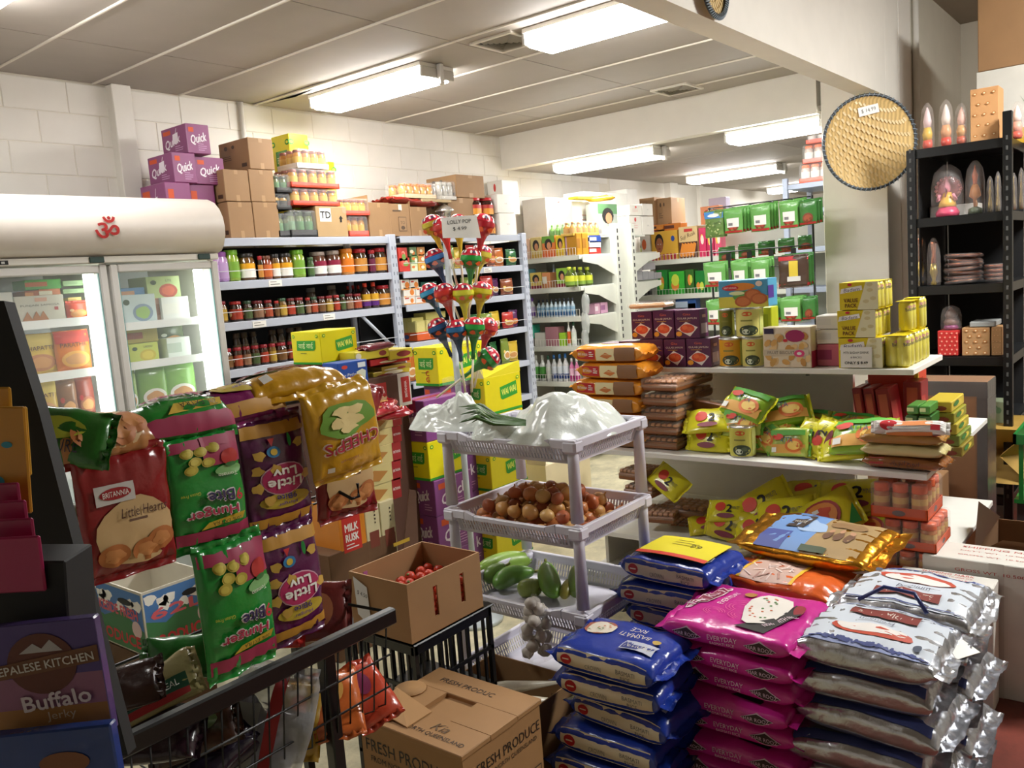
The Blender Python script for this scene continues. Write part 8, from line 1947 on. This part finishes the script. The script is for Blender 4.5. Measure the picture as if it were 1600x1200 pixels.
# silver bags
def D_sil(w, h):
    d = D(); d.rect(-w*.46, -h*.46, w*.46, h*.46, mat('cfd6e0', 'gloss'), step=.03, k=0); B_ = mat('39447e', 'ink')
    d.rect(-w*.46, -h*.46, w*.46, -h*.4, mat('8a94bc', 'ink'), step=.03)
    r = random.Random(3)
    for i in range(46): d.ell(-w*.44+w*.88*i/45, -h*(.42-.03*r.random()), w*.016, h*.025*r.uniform(.5, 1.5), B_, n=6, k=3)
    d.rect(-w*.46, h*.42, w*.46, h*.435, B_, step=.03); d.ell(0, -h*.15, w*.3, h*.13, mat('b8442c', 'ink'), rings=3, wob=.06); d.ell(0, -h*.12, w*.26, h*.1, mat('dfd9d4', 'ink'), rings=2, wob=.08)
    d.text('Premium', -w*.02, h*.08, h*.06, mat('4a4a60', 'ink'), rot=pi, shear=.2); d.rect(-w*.26, h*.18, w*.26, h*.34, mat('7c3028', 'ink'), step=.03); d.text('INDIA GATE', 0, h*.26, h*.08, mat('d9cfc4', 'ink'), w=w*.4, rot=pi); d.ell(w*.36, -h*.3, w*.03, h*.04, mat('4a5266', 'ink')); return d
sb_ = [Bag(.36, .31, .092, n=3.6, m=5, fin=.035, seed=s, wr=.008, nu=26, nt=30, pinch=.02) for s in (11, 12, 13)]
SP = [bagparts(b, 'c4c6cc', D_sil(.35, .3) if i < 2 else D().rect(-.16, -.14, .16, -.1, mat('39447e', 'ink'), step=.03), None, kind='foil') for i, b in enumerate(sb_)]
for j, (xx, t_) in enumerate(((2.275, 'front'), (2.58, 'rear'))):
    for i in range(6):
        thing('rice_bag', '%s silver premium rice bag of the %s silver stack' % (STK[i], t_), 'rice bag', SP[0 if i == 0 and j == 0 else (1 if i == 0 else 2)], (xx+[0, .01, .0, -.02, .015, 0][i], .64+[0, .02, -.01, .03, 0, .01][i]-.02*j, .545-.0885*(i+1)+.001+.012*j*(i == 0)), orient(0, 180 if j and i == 0 else 0, [-2, 2, -3, 4, -1, 2][i]), 'silver rice bags')
hp = P(1400, 985, z=.6); thing('bag_handle', 'dark blue carry strap looped over the silver rice bags', 'strap', [('strap', M().tube([(2.38, .72, .57), (2.42, .66, .605), (2.42, .58, .6), (2.38, .54, .565)], .006, mat('24306c', 'gloss'), 6))])
tg = P(1500, 1015, z=.5); thing('paper_tag', 'white paper tag sticking out beside the silver rice bags', 'tag', [('tag', M().box(-.04, -.028, 0, .04, .028, .0015, WHITE))], tg, (radians(15), 0, radians(-30)))
# gold and orange bags behind
ob = Bag(.42, .26, .1, n=3, m=5, fin=.03, seed=21, wr=.008, nu=22, nt=24)
def D_on(w, h):
    d = D(); d.rect(-w*.3, -h*.45, w*.12, h*.42, mat('c9a89a', 'ink'), step=.03, k=0); r = random.Random(1)
    for i in range(26): a = r.uniform(0, 3); x_, y_ = r.uniform(-.26, .08)*w, r.uniform(-.36, .34)*h; d.poly([(x_-.02*cos(a), y_-.02*sin(a)), (x_+.02*cos(a), y_+.02*sin(a)), (x_+.02*cos(a)-.005*sin(a), y_+.02*sin(a)+.005*cos(a)), (x_-.02*cos(a)-.005*sin(a), y_-.02*sin(a)+.005*cos(a))], mat(['dcc4bc', 'e6d3cb', 'b98a7c'][i % 3], 'ink'), k=3)
    d.rect(-w*.33, -h*.45, -w*.3, h*.42, mat('e6b82c', 'ink'), step=.03); d.rect(w*.12, -h*.45, w*.15, h*.42, mat('e6b82c', 'ink'), step=.03); return d
for i in range(5):
    thing('onion_snack_bag', '%s orange fried-onion bag behind the pink rice stack' % STK[i if i < 4 else 8], 'food bag', bagparts(ob, 'd9622a', D_on(.41, .25), None) if i == 0 else OBP, (2.66, 1.03, .52-.1*(i+1)), orient(0, 0, -4 if i == 0 else 2*i), 'orange fried-onion bags')
    if i == 0: OBP = bagparts(ob, 'd9622a')
gb_ = Bag(.46, .3, .07, n=3, m=5, fin=.045, seed=23, wr=.006, nu=24, nt=26)
def D_royal(w, h):
    d = D(); d.rect(-w*.36, -h*.46, w*.02, h*.46, mat('6a8fc4', 'ink'), step=.03, k=0); d.rect(w*.02, -h*.46, w*.42, h*.46, mat('a08458', 'ink'), step=.03, k=0); d.rect(-w*.36, -h*.46, -w*.14, -h*.1, mat('3c4a94', 'ink'), step=.03, k=1)
    d.ell(-w*.05, h*.1, w*.12, h*.16, mat('9cb4d4', 'ink'), k=2, wob=.2); d.poly([(-w*.24, h*.0), (-w*.1, h*.02), (-w*.08, h*.34), (-w*.22, h*.36)], mat('3a2a22', 'ink'), k=4); d.text('WHITE', -w*.16, h*.14, h*.07, mat('d9d2c4', 'ink'), w=w*.1, k=6)
    for x_ in (.12, .2, .28): d.ell(w*x_, -h*.05, w*.035, h*.1, mat('6a4a34', 'ink'), k=3); d.ell(w*x_, h*.06, w*.02, h*.04, mat('b98a6a', 'ink'), k=4)
    d.ell(w*.2, h*.25, w*.14, h*.1, mat('8a6a44', 'ink'), k=3); d.rect(w*.0, -h*.44, w*.2, -h*.34, mat('3a4a2a', 'ink'), k=4, step=.03); return d
thing('rice_bag', 'gold-ended blue rice bag with a palace picture lying on the orange bags', 'rice bag', bagparts(gb_, 'c98a24', D_royal(.46, .3), None, kind='foil'), (2.86, 1.0, .53), orient(9, 0, -8), None)
thing('rice_bag', 'green-ended rice bag behind the rear blue stack, red tipped', 'rice bag', bagparts(cb[1], 'a8a48c'), (2.74, 1.25, .42), orient(0, 0, 8), None)
carton((2.62, 3.02, 1.12, 1.42, 0, .41), '7a5c3e', None, None, 'plain brown carton hidden behind the rear blue rice stack', 'carton', None)
# cartons to the side of the silver stack
RD = mat('b83a34', 'ink')
def D_ship(w, h):
    d = D(); d.text('SHIPPING MARK', 0, h*.12, .018, RD, w=h*0+.15, rot=-pi/2) if False else None; return d
def ship(sp, label, t1='SHIPPING MARK', t2='NETT WT. 10.000 Kg.', t3='GROSS WT. 10.500 Kg.'):
    X0, X1, Y0, Y1, Z0, Z1 = sp
    def dt(w, h):
        d = D(); d.text(t1, 0, w*.0, .001, RD) if False else None
        for i, (t, q) in enumerate(((t1, .018), (t2, .012), (t3, .013))): d.text(t, w*.3-i*w*.25, 0, q, RD, w=h*.55, rot=-pi/2)
        return d
    return carton(sp, 'd6d3cb', lambda w, h: D().rect(-w*.05, -h*.5, w*.05, h*.5, mat('c6c2ba', 'ink')).text(t3, 0, h*.42, .014, RD, w=w*.55), None, label, 'carton', 'white shipping cartons', dectop=dt)
ship([3.0, 3.1, .48, .78, 0, .43], 'white shipping carton standing beside the silver rice stacks')
ship([3.12, 3.3, .26, .72, 0, .475], 'taller white shipping carton with red SHIPPING MARK print')
bx2 = opencarton(3.36, 3.85, .05, .6, 0, .42, '7a5a3e')
fl3 = M().add([(3.36, .6, .42), (3.85, .6, .42), (3.80, .66, .5), (3.40, .52, .56)], [(0, 1, 2, 3), (3, 2, 1, 0)], mat('6a4c34', 'card')).add([(3.36, .05, .42), (3.36, .6, .42), (3.31, .5, .5), (3.31, .12, .5)], [(0, 1, 2, 3), (3, 2, 1, 0)], mat('75553a', 'card'))
thing('open_carton', 'large open brown carton with raised flaps behind the white shipping cartons', 'carton', [('box_body', bx2), ('flap', fl3)])
# ================================================================== SNACK STAND
SY = 1.40; BKW = mat('070708', 'gloss')
parts = [('basket_rim', M().box(.25, SY-.012, .795, 1.24, SY+.012, .832, BKW, .004)), ('back_wire', M().tube([(.25, SY+.365, .8), (1.23, SY+.365, .8), (1.235, SY, .82)], .004, BKW, 6))]
w1 = M(); 
vw = M().tube([(0, 0, 0), (0, .03, -.2), (0, .1, -.235), (0, .36, -.235)], .0022, BKW, 5).mesh('basket_wire')
for i in range(28): parts.append(('basket_wire', vw, ('at', (.27+i*.035, SY, .8))))
for (y, z) in ((.012, .72), (.024, .64), (.1, .565), (.2, .565), (.3, .565)): parts.append(('cross_wire', M().tube([(.25, SY+y, z), (1.23, SY+y, z)], .0026, BKW, 5)))
for x in (.5, 1.06): parts.append(('post', M().box(x, SY+.03, 0, x+.03, SY+.06, .8, BKW, .003)))
for x in (.42, 1.22): parts.append(('post', M().box(x, SY+.36, 0, x+.02, SY+.38, 1.32, BKW)))
parts.append(('hang_rail', M().tube([(.42, SY+.06, 1.33), (1.25, SY+.06, 1.33)], .006, BKW, 8))); parts.append(('hang_rail', M().tube([(.42, SY+.37, 1.32), (1.25, SY+.37, 1.32)], .006, BKW, 8)))
for k in range(5): parts.append(('cross_wire', M().tube([(.45, SY+.1+.05*k, 1.09), (1.2, SY+.1+.05*k, 1.09)], .003, BKW, 5)))
for k in range(10): parts.append(('shelf_slat', M().box(.45+.035*k, SY+.08, 1.08, .466+.035*k, SY+.34, 1.084, BKW)))
for x in (.43, 1.22): parts.append(('rail_arm', M().tube([(x, SY+.37, 1.32), (x, SY+.06, 1.33)], .005, BKW, 6)))
parts.append(('hook', M().tube([(1.16, SY+.1, 1.13), (1.17, SY+.02, 1.1), (1.19, SY+.02, 1.1), (1.19, SY+.02, 1.13)], .004, BKW, 6)))
st_ = tthing('snack_stand', 'black wire snack stand with hanging packs and a lower basket', 'display rack', parts, (0, 0, 0))
def path(s, q, n, Yf, z0, R=.055, lean=.02):
    a = R*pi/2
    if s > 0: Y, Z, nY, nZ = Yf-lean*s, z0-s, -1, 0
    elif s > -a: f = -s/R; Y, Z, nY, nZ = Yf+R*(1-cos(f)), z0+R*sin(f), -cos(f), sin(f)
    else: Y, Z, nY, nZ = Yf+R+(-s-a), z0+R-.25*(-s-a), 0, 1
    return (q, Y+nY*n, Z+nZ*n)
def snack(Xc, s0, L, W, T, col, dec, label, flip=True, dy=0, z0=1.31, kind='film', group='snack packs hung on the wire stand', R=.045, tilt=0, fin='', seed=0):
    sd = seed or int(Xc*100+s0*50)
    def cv(q): 
        x, y = q[0], q[1]; ct, st2 = cos(tilt), sin(tilt)
        x, y = x*ct-y*st2, x*st2+y*ct
        return path(x+s0, y, q[2]-T/2, SY+dy, z0, R)
    b = Bag(L, W, T, n=2.3, m=3.2, fin=.016, seed=sd, wr=.0045, nu=30, nt=26, pinch=-.03, curve=cv)
    body = b.body(mat(col, kind), mat(fin, kind) if fin else None); parts = [('pack_body', body)]
    if dec: parts.append(('printed_panel', M().dec(dec(W, L), (lambda u, v, k: b.top(v, -u, k)) if flip else (lambda u, v, k: b.top(-v, u, k)))))
    return thing('snack_pack', label, 'snack pack', parts, (Xc, 0, 0), 0, group)
SN = .016
def D_hearts(w, h):
    d = D(); d.ell(w*.04, -h*.17, w*.44, h*.29, mat('c9a877', 'ink'), rings=5, k=0, wob=.05)
    for x_, y_ in ((-.24, -.33), (.12, -.34), (.3, -.28)): d.ell(w*x_, h*y_, w*.17, h*.1, mat('b06a34', 'ink'), rings=2, k=2); d.ell(w*x_, h*y_, w*.11, h*.06, mat('c4834a', 'ink'), rings=1, wob=.2, k=3)
    d.rect(-w*.36, h*.1, w*.06, h*.26, mat('c9c4c0', 'ink'), step=SN, k=2); d.ell(-w*.15, h*.18, w*.17, h*.05, mat('9c1c20', 'ink'), k=3); d.text('BRITANNIA', -w*.15, h*.18, h*.045, WHITE, w=w*.28, k=5)
    d.text('Little Hearts', w*.14, h*.0, h*.08, mat('4a2a1c', 'ink'), w=w*.52, shear=.15, k=4); lines(d, -w*.04, w*.3, -h*.08, 1, mat('6a4a34', 'ink'), .01, .004); return d
def D_hb(w, h):
    d = D(); d.rect(-w*.49, h*.36, w*.49, h*.47, mat('a02a50', 'ink'), step=SN, k=0); d.rect(-w*.49, -h*.47, w*.05, -h*.2, mat('a02a50', 'ink'), step=SN, k=0); d.rect(-w*.49, -h*.47, w*.49, -h*.38, mat('a02a50', 'ink'), step=SN, k=0)
    for x_, y_ in ((.3, -.36), (.12, -.35), (-.05, -.37), (.22, -.27), (.05, -.24), (.28, -.2)): d.ell(w*x_-w*.05, h*y_, w*.09, h*.045, mat('b9a83c', 'ink'), n=14, k=2); d.ell(w*x_-w*.04, h*y_, w*.06, h*.028, mat('c9b94c', 'ink'), n=10, k=3)
    d.ell(-w*.3, -h*.26, w*.13, h*.075, mat('b0281f', 'ink'), k=3); d.ell(-w*.3, -h*.19, w*.08, h*.02, mat('2f6a2a', 'ink'), k=4); d.ell(-w*.28, -h*.14, w*.2, h*.05, mat('7aae6a', 'ink'), k=1)
    d.text('Tomato', -w*.24, -h*.1, h*.035, mat('dfe6d4', 'ink'), w=w*.26, k=4)
    d.text('Hunger', w*.02, h*.2, h*.105, mat('e6dcdc', 'ink'), w=w*.68, k=4, bold=.09); d.text('Hunger', w*.02, h*.2, h*.1, mat('b02a4a', 'ink'), w=w*.66, k=6, bold=.02)
    d.text('Bite', -w*.1, h*.08, h*.1, mat('e6dcdc', 'ink'), w=w*.36, k=4, bold=.09); d.text('Bite', -w*.1, h*.08, h*.095, mat('2c2250', 'ink'), w=w*.34, k=6, bold=.03); d.text('9', -w*.34, h*.09, h*.1, mat('c4283a', 'ink'), k=6, bold=.04)
    d.poly([(-w*.42, h*.27), (w*.1, h*.29), (w*.2, h*.35), (-w*.38, h*.33)], mat('c9a82c', 'ink'), k=3); d.text('20% EXTRA', -w*.14, h*.31, h*.035, mat('2a2a1a', 'ink'), w=w*.4, k=5); d.text('Gluten Free', w*.28, h*.02, h*.03, mat('c9c23a', 'ink'), w=w*.24, k=4); return d
def D_luv(w, h):
    d = D(); d.rect(-w*.49, h*.38, w*.49, h*.47, mat('c08a2a', 'ink'), step=SN, k=0); d.rect(-w*.49, -h*.47, w*.49, -h*.36, mat('c08a2a', 'ink'), step=SN, k=0)
    for x_, y_ in ((.3, -.2), (-.3, -.26), (.36, .1), (.22, .22), (-.38, .05), (.1, -.06), (.34, -.06)): d.ell(w*x_, h*y_, w*.08, h*.045, mat('c9a044', 'ink'), n=10, wob=.25, k=2)
    d.ell(-w*.02, h*.04, w*.34, h*.15, mat('d9a8bc', 'ink'), rings=2, k=1); d.ell(-w*.02, h*.04, w*.32, h*.14, mat('b0245c', 'ink'), rings=2, k=2)
    d.text('Little', -w*.02, h*.08, h*.085, WHITE, w=w*.5, bold=.05, k=4); d.text('Luv', -w*.02, -h*.02, h*.08, WHITE, w=w*.34, bold=.05, k=4)
    d.ell(-w*.02, h*.24, w*.38, h*.075, mat('b9a02c', 'ink'), rings=2, k=1); d.text('Hunger', -w*.02, h*.27, h*.04, mat('5a3a8a', 'ink'), w=w*.3, k=4); d.text('9Bite', -w*.02, h*.21, h*.05, mat('3a2a6a', 'ink'), w=w*.3, bold=.03, k=4)
    d.ell(w*.1, -h*.22, w*.1, h*.05, mat('2a7ab0', 'ink'), k=3); d.ell(w*.1, -h*.22, w*.05, h*.03, mat('d9b83a', 'ink'), k=4); d.poly([(w*.06, -h*.34), (w*.16, -h*.34), (w*.12, -h*.27)], mat('c4282c', 'ink'), k=3); d.ell(-w*.16, -h*.3, w*.03, h*.06, mat('1f8a3a', 'ink'), k=3); return d
def D_chp(w, h):
    d = D(); d.ell(w*.02, -h*.14, w*.4, h*.2, mat('6a9a2c', 'ink'), rings=3, k=0, wob=.15)
    for x_, y_ in ((-.1, -.22), (.1, -.24), (.02, -.14), (.16, -.12), (-.08, -.1), (.04, -.04)): d.ell(w*x_, h*y_, w*.13, h*.06, mat(['e3cd8c', 'd9bc74'][int(x_*100) % 2], 'ink'), n=9, wob=.3, k=3)
    d.text("CHEEP'S", 0, h*.14, h*.14, mat('e6d3c4', 'ink'), w=w*.82, bold=.08, k=3); d.text("CHEEP'S", 0, h*.14, h*.135, mat('b0243c', 'ink'), w=w*.8, bold=.02, k=5); d.text('Haldiram', w*.1, h*.32, h*.035, mat('7a2a3a', 'ink'), w=w*.26, k=4); d.rect(w*.3, h*.36, w*.38, h*.42, WHITE, k=3, step=SN); return d
snack(.665, .1, .2, .155, .045, '8a1c1e', D_hearts, 'lower red heart-biscuit pack of the chain nearest the black board', False)
snack(.655, -.09, .18, .15, .045, 'b8804c', D_hearts, 'upper biscuit-pictured pack folded over the rail above the red one', False, fin='8a1c1e')
snack(.815, .0975, .2, .15, .045, '1f8a34', D_hb, 'upper green tomato crisp pack hanging straight down from the rail', seed=5)
snack(.80, -.115, .23, .19, .05, '2a8a34', D_hb, 'green and pink crisp pack draped flat over the top of the rail', seed=6)
snack(.84, .325, .24, .145, .045, '1f8a34', D_hb, 'lowest green tomato crisp pack of the hanging chain', seed=8, dy=-.01)
snack(.99, .11, .22, .155, .045, '5a1a4c', D_luv, 'upper purple crisp pack of the chain beside the green ones', dy=.035)
snack(.99, .335, .225, .145, .045, '5a1a4c', D_luv, 'lower purple crisp pack ending just above the basket rim', dy=.03)
snack(.95, -.12, .225, .17, .045, '7a1f5a', D_luv, 'pink-topped purple pack folded back over the rail', dy=.03, seed=12)
snack(1.13, .065, .18, .185, .055, 'c9971c', D_chp, 'big golden crisp bag hanging upside down at the end of the rail', dy=-.02, z0=1.33, tilt=.08, seed=14)
snack(1.08, -.15, .25, .24, .07, 'c4901c', D_chp, 'golden crisp bag lying across the top of the stand', dy=.02, z0=1.325, seed=15)
snack(.915, .12, .24, .12, .035, 'a0703c', D_hearts, 'brown heart-biscuit pack squeezed between green and purple packs', False, dy=.09)
snack(.93, .33, .22, .12, .035, '94603c', D_hearts, 'lower brown biscuit pack between the green and purple chains', False, dy=.09)
snack(1.2, .15, .21, .16, .04, '8a1c1e', D_hearts, 'red-brown biscuit pack half hidden under the golden crisp bag', False, dy=.08)
snack(1.24, .06, .2, .14, .03, '94242a', D_hearts, 'maroon biscuit pack slanting out beyond the golden crisp bag', False, dy=.09, tilt=-.5)
def loose(px, py, L, W, T, col, label, dec=None, y=None, d=None, th=20, roll=0, yaw=42, cat='snack pack', seed=1, where=None):
    b = Bag(L, W, T, n=2.3, m=3, fin=.014, seed=seed+int(px), wr=.007, nu=18, nt=18, pinch=0); p = P(px, py, y=y, d=d)
    return thing('snack_pack', label, cat, bagparts(b, col, dec), p, orient(th, roll, yaw), 'loose packs in the snack stand')
loose(102, 690, .16, .1, .04, '2a6a24', 'dark green crisp pack jutting out by the black board', D().ell(-.01, .01, .06, .02, mat('b9c43a', 'ink')).text('KURMURE', .0, -.02, .02, mat('2a2a3a', 'ink'), w=.09), y=SY+.05, th=60, roll=-8)
loose(108, 825, .1, .07, .03, '8a8c7a', 'dull silver pouch behind the heart-biscuit chain', y=SY+.2, th=60)
loose(185, 1085, .15, .1, .03, '3c2420', 'dark brown glossy pack in the basket beside the jerky packs', y=SY+.12, th=35, roll=15)
loose(240, 1085, .17, .1, .03, 'a89a6a', 'cream and green ready-meal pack lying in the basket', D().rect(-.07, -.03, .07, -.0, mat('24503a', 'ink'), step=.02).rect(-.07, -.045, .07, -.03, mat('a82a2c', 'ink'), step=.02).text('WONDERMEAL', 0, -.015, .014, WHITE, w=.11), y=SY+.14, th=40, roll=25)
loose(282, 1030, .13, .09, .03, '2a6a2c', 'small green pack leaning up at the basket back', y=SY+.2, th=50)
loose(425, 985, .14, .1, .04, 'b82a24', 'red and white pack between the hanging chains', D().ell(0, 0, .04, .03, mat('d9c8b0', 'ink')).rect(-.06, .02, .04, .035, mat('6aa8d0', 'ink'), step=.02), y=SY+.22, th=50)
loose(505, 955, .12, .14, .03, '6a2a28', 'maroon clear-fronted pack at the end of the basket', D().ell(0, 0, .03, .04, mat('a86a44', 'ink')), y=SY+.2, th=60)
for i, (px, py, c, l) in enumerate([(250, 1160, '2a1420', 'dark plum'), (310, 1150, '3a2014', 'dark bronze'), (360, 1165, '2c1c34', 'deep violet'), (330, 1190, '1c1424', 'blackish purple'), (430, 1175, '3a2c44', 'dusky purple'), (470, 1130, 'b08a2c', 'yellow and orange'), (530, 1110, 'c4622a', 'orange'), (575, 1090, 'b8422a', 'red-orange')]):
    loose(px, py, .16, .11, .05, c, '%s glossy snack pack lying low behind the wire basket' % l, D().ell(.02, 0, .03, .02, mat(['5a2a2a', '4a5a2a', '7a2a4a', '4a2a2a', '8a7a94', 'd9602a', 'e0a84a', '8a2a5a'][i], 'ink')), y=SY+.1+.02*(i % 3), th=30+8*(i % 3), roll=17*i)
cl = Bag(.24, .17, .04, n=2.3, m=3, fin=.02, seed=77, wr=.012)
thing('clear_bag', 'clear plastic bag of printed slips with a red ribbon in the basket', 'plastic bag', [('bag_body', cl.body(mat('aeb0b4', 'fog'))), ('red_ribbon', cl.pr(D().rect(-.14, -.02, .14, .005, mat('a01c20', 'ink'), step=.02))), ('paper_slip', cl.pr(D().rect(-.1, .02, .05, .08, mat('9a9a98', 'ink'), step=.03)))], P(425, 1140, y=SY+.09), orient(70, 75, 42))
# fruit box on the floor beyond the stand
k5 = opencarton(-.14, .14, -.3, .3, 0, .28, 'd4cdbd'); pr5 = M()
def D_farm(txt):
    def f(w, h):
        d = D(); d.rect(-w*.48, -h*.46, w*.48, h*.46, mat('4a7ab8', 'ink')); r = random.Random(3)
        for i in range(7): d.ell(r.uniform(-.4, .4)*w, h*r.uniform(.15, .4), w*.09, h*.08, WHITE, n=10, wob=.3, k=2)
        d.poly([(-w*.48, -h*.46), (w*.48, -h*.46), (w*.48, -h*.1), (w*.1, h*.12), (-w*.2, -h*.05), (-w*.48, h*.05)], mat('3f7a4a', 'ink'), k=3)
        d.ell(w*.2, h*.28, w*.12, h*.05, BLACK, k=4); d.text(txt[0], 0, h*.12, h*.15, mat('d9606a', 'ink'), w=w*.8, bold=.05, k=5); d.text(txt[1], 0, -h*.3, h*.17, mat('c9343a', 'ink'), w=w*.8, bold=.05, k=5); d.ell(w*.36, -h*.1, w*.08, h*.13, mat('e0c4c4', 'ink'), k=4); return d
    return f
face(pr5, D_farm(('LAKESIDE FRESH', 'PRODUCE'))(.6, .28), '-x', .28, .6, .28); face(pr5, D_farm(('62L', 'PRODUCE'))(.28, .28), '-y', .28, .6, .28)
p = P(235, 1030, y=2.95); carton((p.x+.02, p.x+.26, p.y+.02, p.y+.4, 0, p.z-.003), '6a4c34', None, None, 'brown carton under the printed produce box', 'carton')
thing('fruit_carton', 'blue and green printed produce box on the floor beyond the snack stand', 'carton', [('box_body', k5), ('printed_panel', pr5)], (p.x+.13, p.y+.22, p.z), 0, None, (.95, .73, .9))
# ================================================================== COUNTER STAND AT THE VERY FRONT_FILL
a = [P(-40, 470, d=.9), P(6, 470, d=.9), P(60, 640, d=.9), P(200, 1180, d=.9), P(-40, 1200, d=.9)]
bk = M(); n = len(a); off = CF*.02
bk.add([tuple(p) for p in a]+[tuple(p+off) for p in a], [tuple(range(n)), tuple(range(n, 2*n))[::-1]]+[(i, n+i, n+(i+1) % n, (i+1) % n) for i in range(n)], mat('080809', 'card'))
thing('display_board', 'black side board of the counter stand nearest the viewer', 'display stand', [('board', bk)])
def cardat(px, py, wpx, hpx, d, col, label, dec=None, name='card_pack', cat='card', T=.004, tilt=0, kind='gloss', group='packs in the black counter stand'):
    w_, h_ = wpx*d/F_PX, hpx*d/F_PX; m = M().box(-w_/2, 0, -h_/2, w_/2, T, h_/2, mat(col, kind), .0015); parts = [(name+'_body', m)]
    if dec: parts.append(('printed_panel', M().dec(dec(w_, h_), lambda x, y, k: (x, -.0004*(1+k), y))))
    return thing(name, label, cat, parts, P(px, py, d=d), (0, -ROLL+radians(tilt), YAW-pi/2), group)
B3 = mat('2a8aa0', 'ink')
for i, (py, d_) in enumerate(((650, .84), (690, .82), (720, .8))): cardat([-12, 4, 0][i], py, [60, 80, 86][i], [90, 110, 170][i], d_, ['b8861c', 'c2942a', 'bd8420'][i], ['rearmost', 'middle', 'nearest'][i]+' mustard yellow card pack in the black counter stand', (lambda w, h: D().ell(w*.15, h*.15, w*.1, h*.03, B3).ell(-w*.05, -h*.2, w*.12, h*.06, B3)) if i == 2 else None)
for i in range(4): cardat(0+i*4, 800+i*28, 66+i*14, 90, .79-.02*i, ['8a1446', '96164c', '8f1448', '9c1850'][i], '%s crimson pink card pack counted downward in the counter stand' % ORD[i], tilt=-3)
cardat(40, 940, 130, 130, .74, '0d0d0f', 'black empty card holder above the jerky packs', None, name='card_holder', cat='holder', T=.05, kind='card')
def D_jerk(w, h):
    d = D(); d.rect(-w*.5, h*.05, w*.5, h*.5, mat('4a3a78', 'ink'), k=0); d.rect(-w*.5, -h*.22, w*.5, h*.05, mat('8a5a78', 'ink'), k=0); d.rect(-w*.5, -h*.5, w*.5, -h*.22, mat('9a6a34', 'ink'), k=0); d.ell(0, h*.16, w*.3, h*.26, mat('5a2a1c', 'ink'), k=2, n=28)
    d.poly([(-w*.18, h*.26), (-w*.05, h*.34), (w*.02, h*.29), (w*.1, h*.36), (w*.2, h*.26)], mat('a8a4a8', 'ink'), k=3); d.poly([(-w*.5, h*.04), (w*.5, h*.14), (w*.5, h*.28), (-w*.5, h*.16)], mat('6a4024', 'ink'), k=4); d.text('NEPALESE KITCHEN', 0, h*.155, h*.07, mat('c9c4c0', 'ink'), w=w*.92, rot=.09, bold=.02, k=6)
    d.text('Buffalo', w*.08, -h*.15, h*.13, mat('cfc4cc', 'ink'), w=w*.6, rot=.08, bold=.03, k=6); d.text('Jerky', w*.1, -h*.29, h*.09, mat('b9a890', 'ink'), w=w*.26, rot=.06, k=6); return d
cardat(72, 1065, 180, 190, .72, '4a3a6a', 'purple buffalo jerky pack at the front of the counter stand', D_jerk, name='jerky_pack', cat='snack pack', T=.012, tilt=-6, kind='film')
cardat(80, 1185, 200, 90, .7, '1c3a7c', 'dark blue pack below the purple jerky pack', lambda w, h: D().ell(w*.1, -h*.1, w*.2, h*.2, mat('7a4a2c', 'ink')), name='jerky_pack', cat='snack pack', T=.012, tilt=-6, kind='film')
for o in COL.objects:
    if o.name.split('.')[0] in ('slot_row', 'weave_strips', 'slatted_basket', 'rim_lashing', 'biscuit_edge'): o['kind'] = 'stuff'
